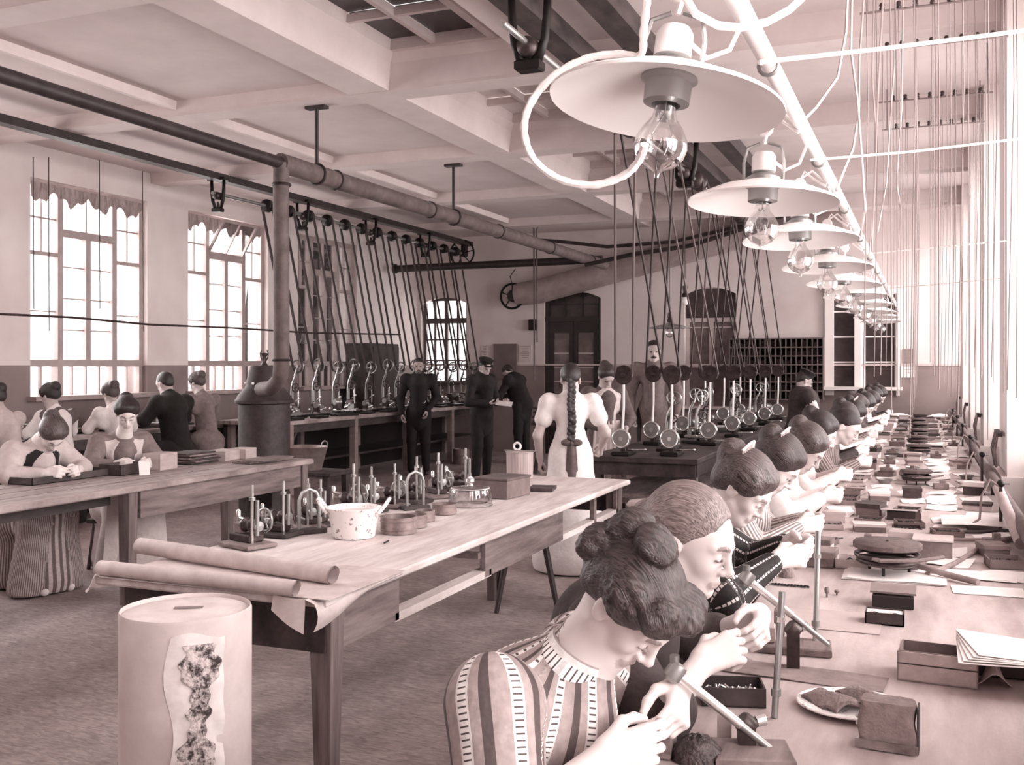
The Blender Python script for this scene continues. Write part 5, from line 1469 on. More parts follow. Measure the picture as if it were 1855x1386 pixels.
# woman 2
p = seat_pose(); p.update(pelvis=(0, 0, .52), chest=(0, .17, .93), neck=(.0, .265, 1.075), head=(.03, .372, 1.198), hrot=(-.12, .38, .02),
    sh_r=(.175, .19, 1.0), sh_l=(-.175, .20, 1.0), el_r=(.31, .36, .845), el_l=(-.33, .33, .85), wr_r=(.175, .43, .945), wr_l=(-.24, .50, .965),
    hand_r=((-.55, .65, .30), (-.7, -.25, -.55), (-.1, .5, .8), .62), hand_l=((.88, .15, -.20), (0, -.95, -.3), (.2, -.1, .95), .45))
person('young woman with smoothly combed fair hair in a dark dress beside the striped blouse', (-.895, 2.46, 0), 0, p,
       dict(hair='smooth', hmat=H_fair, amp=.0005, sc=1.04, hs=1.0, top=dict(mat=M_dkc, inf=.018, puff=.015, sleeve='rolled', fine=.0065, collar=True), skirt=dict(mat=M_dkc)), h=.0036, detail=True)
# woman 3
p = seat_pose(.17, (.0, .365, 1.19), (-.1, .70, 0)); p.update(wr_r=(.13, .50, .97), wr_l=(-.06, .52, 1.0), el_r=(.30, .36, .87), el_l=(-.28, .36, .88), hand_r=((-.5, .8, .15), (-.75, -.4, -.4), (0, .4, .9), .6))
person('dark-haired woman in a black blouse with white chain-patterned stripes', (-.95, 3.58, 0), 0, p,
       dict(hair='updo', hmat=H_mid, comb=True, amp=.0012, top=dict(mat=M_w3, inf=.018, puff=.018, fine=.008), skirt=dict(mat=M_dkc)), h=.0055, detail=True)
G = 'women working along the right bench'
row = [ # y, head forward, z, pitch, style, hair mat, blouse mat, label, key, sc
 (4.50, .36, 1.19, .8, 'updo', H_brown, M_w4, 'woman with a pale comb in rolled brown hair and a pale striped blouse', 'a', 1.0, True),
 (5.55, .37, 1.18, .75, 'updo', H_mid, M_whc, 'woman with light wavy hair and a white blouse, fifth along the right bench', 'b', 1.0, False),
 (6.55, .35, 1.20, .55, 'updo', H_dark, M_pkc, 'dark-haired woman with bright profile and pink blouse, sixth along the bench', 'c', 1.0, False),
 (7.55, .44, 1.18, .6, 'short', H_dark, M_w7, 'short-haired youth in grey stripes, seventh along the right bench', 'd', 1.0, False),
 (8.45, .38, 1.20, .7, 'updo', H_brown, M_dkc, 'woman in dark blouse, eighth along the right bench', 'a', 1.0, False),
 (9.4, .40, 1.19, .6, 'updo', H_dark, M_whc, 'woman in white blouse, ninth along the right bench', 'b', 1.0, True),
 (10.4, .36, 1.21, .7, 'updo', H_mid, M_w7, 'woman in grey stripes, tenth along the right bench', 'c', 1.0, False),
 (11.5, .42, 1.19, .6, 'updo', H_dark, M_whc, 'woman in white blouse, eleventh along the right bench', 'a', 1.0, False),
 (12.7, .37, 1.21, .7, 'updo', H_brown, M_mdc, 'woman in brown blouse, twelfth along the right bench', 'b', 1.0, False),
 (14.0, .38, 1.20, .7, 'updo', H_dark, M_whc, 'woman in white blouse, thirteenth along the right bench', 'c', 1.0, False),
 (15.3, .40, 1.22, .6, 'updo', H_dark, M_dkc, 'woman in dark blouse, farthest along the right bench', 'a', 1.0, False)]
poses = {}
for y, hf, hz, pit, hs, hm, bm, lab, key, sc, cb in row:
    if key not in poses:
        ln = .17 + (hf - .36) * .8
        poses[key] = seat_pose(ln, (.0, hf, hz), (-.05, pit, 0), ((-.10, ln + .30, .94), (.10, ln + .30, .94)))
    person(lab, (-.95, y, 0), .03 * math.sin(y * 3), poses[key], dict(hair=hs, hmat=hm, comb=cb, top=dict(mat=bm, puff=.012), skirt=dict(mat=M_dkc)), h=.0085, detail=True, grp=G, meshkey='s' + key)
# stools under the bench women are hidden by their skirts: one low stool each
st0 = None
for i, y in enumerate([1.93, 2.45, 3.58] + [r_[0] for r_ in row]):
    lab = 'low wooden stool under the %s seated worker along the right bench' % (['nearest', 'second'] + ORD[2:])[i]
    if st0 is None: st0 = stool('stool', lab, (-.97, y, 0), .40, .30, .04, M_woodd)
    else: dup(st0, (-.97, y, 0), 0, lab)
for o in [o for o in COL.objects if o.name.startswith('stool') and 'seated worker' in str(o.get('label', ''))]: o['group'] = 'low stools along the right bench'
# the two women at the left table
p = seat_pose(.20, (.0, .40, 1.13), (-.15, 1.0, 0), ((-.12, .52, .87), (.12, .52, .87)), ((-.28, .34, .86), (.28, .34, .86)))
person('woman bent low over the left table in a dark square-necked pinafore and striped skirt', (-6.12, 5.48, 0), -.18, p,
       dict(hair='updo', hmat=H_mid, top=dict(mat=M_pkc, puff=.02), skirt=dict(mat=M_sk1, pat=True), apron=dict(mat=M_blk, w=.20, lap=False, out=1.12)), h=.0065, detail=True)
p = seat_pose(.10, (.0, .24, 1.24), (-.25, .55, 0), ((-.14, .42, .86), (.14, .42, .86)), ((-.27, .20, .84), (.27, .20, .84)))
person('woman with parted dark hair and a pale bib apron behind the left table', (-6.0, 6.32, 0), -.50, p,
       dict(hair='updo', hmat=H_dark, top=dict(mat=M_gyc, puff=.015), skirt=dict(mat=M_pkc), apron=dict(mat=M_apn, w=.14, out=1.12)), h=.0065, detail=True)
# women with their backs to us at the left windows
bp = seat_pose(.12, (.0, .22, 1.30), (.1, .35, 0)); bp['pelvis'] = (0, 0, .60); bp['chest'] = (0, .1, 1.02); bp['neck'] = (0, .16, 1.16)
for s_ in ('l', 'r'):
    x = -1 if s_ == 'l' else 1
    bp['sh_' + s_] = (x * .17, .10, 1.09); bp['el_' + s_] = (x * .25, .22, .92); bp['wr_' + s_] = (x * .12, .38, .95)
GB = 'workers facing the left windows'
for i, (x, y, yw, hm, bm, lab, ap) in enumerate([
    (-8.15, 7.22, 3.2, H_dark, M_pkc, 'girl at the far left edge with her back turned, dark hair down', None),
    (-8.15, 7.85, 3.0, H_dark, M_whc, 'woman in pale blouse with crossed dark apron straps, back turned', M_mdc),
    (-8.15, 8.62, 2.75, H_mid, M_whc, 'woman in white blouse turned left at the window, light hair in a topknot', None),
    (-8.1, 10.05, 2.9, H_mid, M_gyc, 'woman in brownish grey dress standing right of the dark figure by the windows', None)]):
    person(lab, (x, y, 0 if i < 3 else .1), yw, bp, dict(hair='updo', hmat=hm, top=dict(mat=bm), skirt=dict(mat=M_blk if i < 3 else M_gyc), apron=(dict(mat=ap, lap=False) if ap else None)), h=.009, grp=GB, meshkey='back', detail=False)
# standing figures
def stand_pose(hd=(0, .035, 1.635), hrot=(0, .1, 0), arms=None, curl=.5):
    p = dict(pelvis=(0, 0, .97), chest=(0, .01, 1.35), neck=(0, .0, 1.49), head=hd, hrot=hrot,
             sh_l=(-.185, 0, 1.43), sh_r=(.185, 0, 1.43), el_l=(-.27, -.02, 1.15), el_r=(.27, -.02, 1.15), wr_l=(-.25, .08, .92), wr_r=(.25, .08, .92),
             kn_l=(-.10, .02, .52), kn_r=(.10, .02, .52), an_l=(-.11, -.01, .09), an_r=(.11, -.01, .09),
             hand_l=((0, .1, -1), (1, 0, 0), (0, 1, 0), curl), hand_r=((0, .1, -1), (-1, 0, 0), (0, 1, 0), curl))
    if arms: p.update(arms)
    return p
man = dict(fem=False, hair='short', hmat=H_dark, coat=M_blk, trousers=M_blk)
q = person('bearded man in a black suit with white collar standing before the drill bench', (-6.9, 13.3, 0), -1.09, stand_pose(arms=dict(wr_l=(-.12, .16, .98), el_l=(-.28, .0, 1.16))), dict(man, beard='full', pal=[tone(.62), tone(.5), tone(.14), tone(.1)]), h=.010, eyes='open', meshkey='bm')
q.scale = (.98,) * 3
MB().torus((-.07, .17, 1.12), .035, .004, 14, 5, 'y', (PI, 2 * PI)).build('watch_chain', M_steel, q)
q = person('man in a peaked cap and black coat holding a paper, seen from the side', (-5.62, 12.7, 0), -.35, stand_pose((0, .07, 1.62), (-.2, .35, 0), dict(wr_r=(.16, .30, 1.12), el_r=(.28, .02, 1.13), wr_l=(-.12, .30, 1.12), el_l=(-.27, .04, 1.13), hand_r=((-.4, .8, .1), (0, 0, 1), (.5, .5, 0), .4), hand_l=((.4, .8, .1), (0, 0, 1), (-.5, .5, 0), .4))), dict(man, cap=M_blk), h=.010, eyes='down', meshkey='cm')
q.scale = (.98,) * 3
pf = thing('sheet_of_paper', 'folded paper held by the man in the peaked cap', 'paper', (-5.22, 12.55, 1.10)); MB().box((0, 0, 0), (.22, .16, .006), rz=.3).build('sheet', M_paper, pf, None, (.3, .2, 0))
q = person('boy in a dark jacket bending at a vice beyond the man in the cap', (-6.12, 15.5, 0), 2.9, stand_pose((0, .30, 1.50), (0, .9, 0), dict(chest=(0, .16, 1.30), neck=(0, .22, 1.40), sh_l=(-.17, .16, 1.36), sh_r=(.17, .16, 1.36), el_l=(-.25, .28, 1.12), el_r=(.25, .28, 1.12), wr_l=(-.1, .45, 1.08), wr_r=(.1, .45, 1.08))), dict(man), h=.011, meshkey='boy')
# girl in white, back turned
gp = stand_pose((-.0, .05, 1.50), (.15, .45, 0), dict(pelvis=(0, 0, .90), chest=(0, .02, 1.24), neck=(0, .02, 1.37), sh_l=(-.17, .01, 1.32), sh_r=(.17, .01, 1.32), el_l=(-.26, -.02, 1.06), el_r=(.28, .0, 1.08), wr_l=(-.24, .08, .86), wr_r=(.26, .20, .96), hand_r=((0, .6, -.6), (-1, 0, 0), (0, .6, .6), .6)))
gq = person('girl in a white dress with a long dark braid, standing with her back to us', (-2.59, 7.60, 0), 1.95, gp,
       dict(pal=PALF, hair='braid', hmat=H_dark, top=dict(mat=M_whc, sleeve='short', puff=.022, inf=.022, bust=False), skirt=dict(mat=M_whc, hem=.31)), h=.0075)
bp_ = []
for k in range(13):
    z = 1.49 - .038 * k; y_ = -.095 - .062 * math.sin(min(k, 7) / 7 * PI / 2)
    for sx in (-1, 1): bp_.append(ell((sx * .013 + .004 * math.sin(k), y_ - .006 * ((k + sx) % 2), z - .01 * sx), (.022, .018, .026), np.array(Matrix.Rotation(sx * .5, 3, 'Y')), .006))
link('braid', sdf_mesh('braid', bp_, .006, frame=((0, 0, 1.2), np.eye(3))), H_dark, gq)
sash = MB()
sash.ball((-.04, -.165, 1.015), .035, 12, (1.3, .5, .8)); sash.ball((.04, -.165, 1.015), .035, 12, (1.3, .5, .8)); sash.ball((0, -.17, 1.01), .018, 10)
sash.build('bow', M_mdc, gq)
MB().sheet(lambda u, v: ((u - .5) * (.07 + .12 * v), -.165 - .115 * v - .012 * math.cos((u - .5) * 6), 1.0 - .93 * v), 8, 10, .004).build('dark_skirt_panel', M_mdc, gq)
gp2 = stand_pose((0, .08, 1.50), (0, .6, 0), dict(pelvis=(0, 0, .90), chest=(0, .02, 1.24), neck=(0, .02, 1.37), sh_l=(-.17, .01, 1.32), sh_r=(.17, .01, 1.32), el_l=(-.27, .04, 1.07), el_r=(.27, .04, 1.07), wr_l=(-.14, .26, .98), wr_r=(.14, .26, .98)))
person('woman in dark sleeves and pale apron behind the first polishing machine', (-3.05, 10.0, 0), -.9, gp2,
       dict(hair='updo', hmat=H_brown, top=dict(mat=M_mdc, puff=.02), skirt=dict(mat=M_mdc), apron=dict(mat=M_apn, out=1.15)), h=.009)
q = person('moustached man in a grey work smock standing behind the middle machines', (-3.08, 12.2, 0), -1.29, stand_pose((0, .035, 1.64), (0, .08, 0)), dict(fem=False, hair='short', hmat=H_dark, beard='tash', pal=[tone(.68), tone(.52), tone(.24), tone(.36)], top=dict(mat=cloth('grey_smock_cloth', .40), name='smock', bust=False, inf=.028), skirt=dict(mat=cloth('grey_smock_cloth', .40), len=.35, hem=.19), trousers=M_blk), h=.009, eyes='open')
q.scale = (1.09,) * 3
q = person('worker in dark clothes with one white sleeve beyond the middle machines', (-1.45, 13.3, 0), .5, stand_pose((0, .06, 1.42), (0, .5, 0), dict(pelvis=(0, 0, .80), chest=(0, .05, 1.14), neck=(0, .04, 1.28), sh_l=(-.18, .03, 1.22), sh_r=(.18, .03, 1.22), el_l=(-.26, .1, .98), el_r=(.26, .1, .98), wr_l=(-.12, .3, .98), wr_r=(.12, .3, .98), kn_l=(-.1, .02, .45), kn_r=(.1, .02, .45))), dict(man, cap=M_blk, coat=M_dkc), h=.011)
MB().tube([(.18, .03, 1.22), (.26, .1, .99), (.14, .28, .98)], [.075, .07, .055], 12).build('white_sleeve', M_whc, q)
sit = person('dark figure seen from behind beside the pier between the left windows', (-7.95, 9.32, 0), 2.9, bp, dict(fem=False, hair='short', hmat=H_dark, top=dict(mat=M_blk, bust=False, inf=.03), skirt=dict(mat=M_blk)), h=.010, meshkey='backm', grp=GB)
sit.scale = (1.08,) * 3
for i, (x, y) in enumerate([(-6.14, 5.48), (-6.03, 6.32), (-8.12, 7.22), (-8.12, 7.85), (-8.12, 8.62), (-7.95, 9.32), (-8.1, 10.05)]):
    lab = ['wooden stool under the woman bent over the left table', 'wooden stool under the aproned woman at the left table', 'stool under the girl at the far left edge', 'stool under the woman with crossed straps', 'stool under the white-bloused woman at the left window', 'stool under the dark figure by the left windows', 'stool under the grey-dressed woman by the left windows'][i]
    o_ = dup(st0, (x, y, 0), .3, lab, 1.0 if i < 2 else (1, 1, 1.2)); o_['group'] = 'stools on the left side'
# bench under the left windows
wb = thing('window_bench', 'narrow bench under the left windows with small tools', 'workbench', (-8.62, 8.5, 0))
MB().box((0, 0, .84), (.62, 5.2, .045), bev=.006).build('top', M_woodx, wb)
MB().box((.28, 0, .76), (.025, 5.1, .11)).build('apron', M_woodd, wb)
for k in range(4):
    for s_ in (-1, 1): leg('leg', (s_ * .26, -2.4 + 1.6 * k, 0), .07, .06, .82, M_woodd, wb)
for i in range(7):
    o_ = dup(ml, (-8.62 + .04 * math.sin(i * 3), 6.5 + .62 * i, .863), .4 * math.sin(i * 2), '%s small lathe from the left edge on the bench under the windows' % ORD[i], .85); o_['group'] = 'small lathes under the left windows'
# ================================================================== THINGS ON THE MIDDLE TABLE
TZ = .806
def B(px, py, z=TZ): return ATZ(px, py, z)
pt = B(641, 972); pot = thing('enamel_pot', 'chipped white enamel pot with two loop handles on the middle table', 'pot', (pt.x, pt.y, TZ), 0)
M_enam = mat('chipped_white_enamel', .97, .3, var=.0)
def chip(m):
    nt = m.node_tree; N = nt.nodes; L = nt.links; b = N['Principled BSDF']
    n = N.new('ShaderNodeTexNoise'); n.inputs['Scale'].default_value = 55; n.inputs['Detail'].default_value = 6; tc = N.new('ShaderNodeTexCoord'); L.new(tc.outputs['Object'], n.inputs['Vector'])
    cr = N.new('ShaderNodeValToRGB'); cr.color_ramp.elements[0].position = .33; cr.color_ramp.elements[1].position = .40; cr.color_ramp.elements[0].color = tone(.5); cr.color_ramp.elements[1].color = tone(.97)
    L.new(n.outputs[0], cr.inputs[0]); L.new(cr.outputs[0], b.inputs['Base Color'])
chip(M_enam)
MB().lathe([(0, 0), (.095, 0), (.100, .006), (.122, .128), (.131, .136), (.133, .140), (.128, .142), (.119, .134), (.096, .012), (0, .010)], (0, 0, 0), 48).build('body', M_enam, pot)
MB().lathe([(0, .118), (.118, .118), (.118, .113), (0, .113)], (0, 0, 0), 40).build('contents', mat('pale_liquid', .80, .3), pot)
for s_ in (-1, 1):
    a = .386
    ex = V(math.cos(a), math.sin(a), 0) * s_; tn = V(-ex.y, ex.x, 0)
    pts = [ex * .122 + tn * .035 + V(0, 0, .115), ex * .150 + tn * .034 + V(0, 0, .150), ex * .168 + tn * .018 + V(0, 0, .178), ex * .168 - tn * .018 + V(0, 0, .178), ex * .150 - tn * .034 + V(0, 0, .150), ex * .122 - tn * .035 + V(0, 0, .115)]
    MB().tube(pts, .0085, 8).build('handle', M_enam, pot)
def tin(px, py, r, h, lab, rim=2, m=M_tin):
    p = B(px, py); t = thing('round_tin', lab, 'tin', (p.x, p.y, TZ), rnd.random(), 'round tins beside the enamel pot')
    prof = [(0, 0), (r, 0)]
    for k in range(rim): prof += [(r, h * (k + .4) / rim), (r * 1.03, h * (k + .45) / rim), (r * 1.03, h * (k + .52) / rim), (r, h * (k + .57) / rim)]
    prof += [(r, h * .96), (r * 1.04, h * .98), (r * 1.03, h), (r * .97, h), (r * .96, .006), (0, .006)]
    MB().lathe(prof, (0, 0, 0), 36).build('body', m, t)
    MB().lathe([(0, h * .55), (r * .95, h * .55), (r * .95, h * .5), (0, h * .5)], (0, 0, 0), 24).build('contents', M_cardd, t)
tin(722, 964, .088, .078, 'widest round tin, close behind the enamel pot')
tin(752, 954, .060, .062, 'second round tin from the enamel pot')
tin(770, 943, .052, .055, 'third and smallest round tin from the enamel pot')
tin(805, 930, .068, .055, 'clean-sided round tin nearest the glass bell')
gb = B(852, 915); gl = thing('glass_bell', 'clear glass bell jar with knob on the middle table', 'bell jar', (gb.x, gb.y, TZ))
M_gb = glass('bell_jar_glass', .93, .55)
MB().lathe([(.128, 0), (.127, .06), (.120, .095), (.105, .104), (.02, .112), (.018, .125), (.028, .138), (.026, .152), (.012, .160), (0, .161)], (0, 0, 0), 40).build('bell', M_gb, gl)
MB().torus((0, 0, .003), .128, .0035, 40, 6).build('rim', M_gb, gl); MB().torus((0, 0, .100), .112, .0022, 40, 6).build('shoulder_edge', M_white, gl)
MB().ball((0, 0, .148), .022, 12, (1, 1, .8)).build('knob', M_white, gl)
bx_ = B(912, 900); bo = thing('lidded_box', 'large dark lidded box on the far half of the middle table', 'box', (bx_.x - .03, bx_.y + .05, TZ), -.12)
MB().box((0, 0, .055), (.235, .30, .11), bev=.003).build('body', mat('dark_pasteboard', .40, .8, var=.05, scale=(8, 8, 8)), bo); MB().box((0, 0, .116), (.245, .31, .014), bev=.003).build('lid', mat('lid_pasteboard', .34, .8, var=.05, scale=(8, 8, 8)), bo)
tag(MB().box((bx_.x + .10, bx_.y + .42, TZ + .01), (.16, .2, .02), rz=.2).build('flat_tray', M_cardd), 'flat dark tray just behind the lidded box', 'tray')
cn = ATZ(948, 862, TZ); cj = thing('lidded_canister', 'pale straight canister with a ring handle on the far end of the table', 'canister', (cn.x + .02, cn.y - .12, TZ))
MB().lathe([(0, 0), (.095, 0), (.097, .18), (.103, .182), (.103, .190), (0, .192)], (0, 0, 0), 32).build('body', mat('ribbed_canister', .62, .6, var=.1, scale=(60, 60, 2), coords='obj'), cj)
MB().torus((-.02, 0, .225), .026, .008, 20, 8, 'y').build('ring_handle', M_white, cj)
MB().box((0, 0, .195), (.24, .03, .006)).build('strip', M_steel, cj)
# little bench lathes / drilling stands standing along the left of the middle table
def drill_stand(px, py, lab, k, sc=1.0, wheel=True, rz=0.0):
    p = B(px, py) if not isinstance(px, Vector) else px
    r = thing('drilling_stand', lab, 'tool', (p.x, p.y, TZ), rz, 'drilling stands on the middle table'); r.scale = (sc,) * 3
    MB().box((0, 0, .010), (.20, .14, .018), bev=.004).build('base_board', M_wood if k % 2 == 0 else M_woodd, r)
    MB().box((-.02, .01, .035), (.13, .07, .034), bev=.006).build('bed', M_iron2, r)
    MB().box((-.045, .01, .07), (.04, .05, .05), bev=.008).build('headstock', M_nickel if k % 2 else M_wood, r)
    MB().lathe([(0, -.04), (.022, -.04), (.030, -.02), (.020, 0), (.028, .02), (.0, .03)], (.0, .01, .085), 18, 'x').build('cone_pulley', M_iron2, r)
    MB().lathe([(0, 0), (.020, 0), (.022, .006), (.020, .012), (0, .014)], (.055, .01, .085), 20, 'x').build('face_plate', M_nickel, r)
    MB().cyl((.045, -.01, .015), (.046, -.01, .25), .0065, n=10).build('upright', M_steel, r)
    MB().cyl((.065, .0, .05), (.066, .0, .19), .008, n=10).build('upright', M_nickel, r)
    MB().lathe([(0, -.006), (.013, -.006), (.013, .006), (0, .006)], (.046, -.01, .195), 14).build('collar', M_nickel, r)
    c_ = MB(); c_.tube([(-.10, .03, .06), (-.10, .03, .10), (-.095, .03, .105), (.02, .028, .09)], .006, 8); c_.build('bent_arm', M_steel, r)
    MB().lathe([(0, 0), (.009, 0), (.009, .03), (.005, .036), (0, .036)], (-.10, .03, .10), 12).build('oil_cup', M_steel, r)
    if wheel: spoked('hand_wheel', .045, .006, M_nickel, r, (.02, .07, .10), 5, 'y')
    if k % 3 == 1: MB().tube([(.05, .03, .20), (.055, .035, .12), (.075, .04, .05)], .004, 6).build('spring', M_iron2, r)
    return r
DS = [(448, 990, 'nearest drilling stand on a pale board at the left table corner'), (478, 968, 'second drilling stand, with dark base, from the near end of the table'), (520, 953, 'third drilling stand, with a curved arm, left of the enamel pot'), (572, 952, 'fourth drilling stand, half hidden by the enamel pot'),
      (612, 935, 'fifth drilling stand, behind the enamel pot'), (668, 925, 'sixth drilling stand, behind the widest tin'), (705, 918, 'seventh drilling stand, behind the round tins'), (745, 910, 'eighth drilling stand, with hooped frame left of the bell jar'), (790, 900, 'ninth drilling stand, just left of the glass bell'), (832, 888, 'tenth drilling stand, farthest, behind the glass bell')]
for k, (px, py, lab) in enumerate(DS):
    p = B(px, py)
    p.x = max(p.x, -2.86)
    drill_stand(p, 0, lab, k, [1.12, 1.05, 1.0, .95, 1.15, 1.0, 1.0, 1.1, 1.1, 1.1][k], k % 2 == 0, -.3 + .35 * math.sin(k * 2.2))
MB().torus((0, 0, .13), .06, .007, 20, 6, 'y', (0, PI)).tube([(-.06, 0, .13), (-.06, 0, 0)], .007, 6).tube([(.06, 0, .13), (.06, 0, 0)], .007, 6)
def hoop(px, py, lab):
    p = B(px, py); r = thing('hooped_frame', lab, 'tool', (max(p.x, -2.85), p.y, TZ), .9)
    MB().box((0, 0, .01), (.16, .07, .02)).build('base', M_woodd, r)
    MB().tube([(-.05, 0, .02), (-.05, 0, .16), (-.035, 0, .195), (0, 0, .21), (.035, 0, .195), (.05, 0, .16), (.05, 0, .02)], .009, 8).build('hoop', M_nickel, r)
    MB().cyl((0, 0, .205), (0, 0, .24), .006, n=8).build('screw', M_steel, r)
hoop(560, 965, 'tall narrow hooped frame beside the enamel pot'); hoop(752, 922, 'tall hooped frame in the middle of the row of drilling stands')
tag(MB().tube([B(696, 985) + V(0, 0, .003), B(704, 981) + V(0, 0, .004)], .004, 6).build('metal_peg', M_iron), 'tiny dark peg lying right of the enamel pot', 'peg')
# ================================================================== THINGS ON THE LEFT TABLE
def lp(px, py): return ATZ(px, py, .8045)
def block(name, lab, cat, px, py, d, m, rz=0.0, z=.8035, lid=None, grp=None, bev=.003):
    p = ATZ(px, py, z); r = thing(name, lab, cat, (p.x, p.y, z), rz, grp)
    MB().box((0, 0, d[2] / 2), d, bev=bev).build('body', m, r)
    if lid: MB().box((0, 0, d[2] + .004), (d[0] + .006, d[1] + .006, .008)).build('lid', lid, r)
    return r
def tray(name, lab, cat, p, d, m, rz=0.0, fill=None, grp=None, fm=None, n=26):
    r = thing(name, lab, cat, p, rz, grp); w, l, h = d; t = .004
    mb = MB(); mb.box((0, 0, t / 2), (w, l, t))
    for s_ in (-1, 1): mb.box((s_ * (w - t) / 2, 0, h / 2), (t, l, h)); mb.box((0, s_ * (l - t) / 2, h / 2), (w, t, h))
    mb.build('tray_shell', m, r)
    if fill:
        f = MB()
        for k in range(n):
            x, y = (rnd.random() - .5) * (w - .03), (rnd.random() - .5) * (l - .03); a = rnd.random() * PI; q = .006 + .006 * rnd.random()
            f.tube([(x - q * math.cos(a), y - q * math.sin(a), h * .5), (x, y, h * .5 + .006), (x + q * math.cos(a), y + q * math.sin(a), h * .5)], .0026, 4)
        tag(f.build('small_links', fm or M_iron, r), kind='stuff')
        MB().box((0, 0, h * .25), (w - .01, l - .01, h * .4)).build('padding', fill, r)
    return r
q = lp(115, 868); tray('shallow_tray', 'long shallow dark tray before the bent woman on the left table', 'tray', (q.x, q.y, .8035), (.22, .75, .05), M_woodd, .0, M_cardd)
q = lp(222, 858); tray('open_box', 'low dark open box in front of the aproned woman', 'box', (q.x, q.y, .8035), (.20, .26, .08), M_cardd, .0, M_card)
p_ = lp(262, 860); jr = thing('paper_packet', 'white paper packet standing on the left table', 'packet', (p_.x, p_.y, .8035), .7)
MB().add([(-.035, -.02, 0), (.035, -.02, 0), (.035, .02, 0), (-.035, .02, 0), (-.042, -.024, .10), (.040, -.024, .095), (.042, .024, .10), (-.040, .024, .104)], [(0, 3, 2, 1), (4, 5, 6, 7), (0, 1, 5, 4), (1, 2, 6, 5), (2, 3, 7, 6), (3, 0, 4, 7)]).build('wrapper', mat('very_white_paper', 1.0, .7), jr)
block('wooden_box', 'pale wooden box right of the aproned woman', 'box', 290, 850, (.16, .22, .13), mat('pale_box_wood', .66, .7, var=.06, scale=(6, 6, 20)), .1)
block('wooden_box', 'low pale box at the far end of the left table', 'box', 405, 833, (.20, .26, .085), mat('pale_box_wood'), .1)
block('wooden_box', 'small square box beside the low pale box on the left table', 'box', 440, 830, (.16, .18, .09), mat('pale_box_wood'), .1)
for k in range(7):
    p_ = lp(345 + 3 * (k % 3), 838)
    tag(MB().box((p_.x, p_.y, .8045 + .010 + .0125 * k), (.30 - .01 * k, .34, .011), rz=.15 * math.sin(k * 2)).build('flat_board', M_wood if k % 2 else M_cardd), '%s thin board from the bottom of the stack on the left table' % ORD[k], 'board', 'stacked boards on the left table')
for k in range(3):
    p_ = lp(475 + 6 * k, 836)
    tag(MB().box((p_.x, p_.y, .8045 + .006 + .010 * k), (.20, .50, .008), rz=-.12 + .1 * k).build('flat_board', M_wood), '%s loose thin board from the bottom at the far right end of the left table' % ORD[k], 'board', 'loose boards at the end of the left table')
# ================================================================== THINGS ON THE RIGHT BENCH
def steel_rod(mb, a, b, r): return mb.cyl(a, b, r, n=14)
def spindle_jig(lab, brg, rod0, rod1, up0, up1, base, bd, rz):
    """inclined spindle in a bearing block, with a clamp head and a tall upright"""
    o = thing('polishing_jig', lab, 'tool', base, 0)
    L = lambda p: p - Vector(base)
    MB().box((0, 0, .011), bd, bev=.004, rz=rz).build('base_board', M_wood, o)
    bb = L(brg); d = (rod1 - rod0).normalized(); Q = d.to_track_quat('Z', 'Y').to_matrix()
    MB().box((bb.x, bb.y, bb.z / 2), (.034, .040, bb.z + .012), bev=.006, rz=rz).build('bearing_post', M_iron2, o)
    MB().lathe([(0, -.016), (.018, -.016), (.021, -.012), (.021, .012), (.018, .016), (0, .016)], bb, 22, 'z', Q).build('bearing', M_iron2, o)
    MB().lathe([(.0, .022), (.012, .022), (.013, .042), (.009, .046), (0, .05)], bb + Q @ V(0, 0, 0), 16, 'z', Matrix.Rotation(.6, 3, 'Z') @ Matrix.Rotation(1.4, 3, 'Y')).build('clamp_screw', M_steel, o)
    m = rod0.lerp(rod1, .55)
    MB().tube([L(rod0), L(m)], [.0110, .0098], 14).build('spindle_front', M_steel, o)
    MB().tube([L(m), L(rod1)], [.0085, .0065], 12).build('spindle_back', M_nickel, o)
    MB().lathe([(0, -.02), (.017, -.02), (.020, -.01), (.020, .012), (.012, .02), (0, .02)], L(rod0), 18, 'z', Q @ Matrix.Rotation(PI / 2, 3, 'X')).build('clamp_head', M_nickel, o)
    MB().lathe([(0, -.014), (.010, -.014), (.010, .016), (0, .016)], L(rod0) + V(0, 0, .02), 14, 'z').build('clamp_nut', M_brass, o)
    MB().cyl(L(up0), L(up1), .0078, n=12).build('upright', M_nickel, o)
    e = L(up1).lerp(L(up0), .8); MB().lathe([(0, -.008), (.012, -.008), (.012, .008), (0, .008)], e, 14).build('collar', M_nickel, o)
    f = L(up1).lerp(L(up0), .12)
    MB().lathe([(0, -.006), (.011, -.006), (.011, .006), (0, .006)], L(up0).lerp(L(up1), .78), 14).build('collar', M_steel, o)
    return o
b1 = B(1362, 1375); b1.z = TZ
spindle_jig('nearest polishing jig with inclined steel spindle, at the bottom of the photo', W(1352, 1312, 2.12), W(1222, 1218, 2.10), W(1440, 1392, 2.10), W(1403, 1300, 2.33), W(1417, 1072, 2.36), b1, (.16, .12, .022), .3)
b2 = B(1440, 1178); b2.z = TZ
spindle_jig('second polishing jig with inclined spindle, before the fair-haired woman', W(1437, 1140, 2.72), W(1352, 1048, 2.72), W(1500, 1168, 2.72), W(1477, 1172, 2.90), W(1482, 962, 2.96), b2, (.20, .12, .022), .1)
tag(MB().box(B(1312, 1345) + V(0, 0, .03), (.030, .024, .075), bev=.004, rz=.2).build('wooden_post', mat('pale_box_wood')), 'short square wooden post beside the nearest jig', 'post')
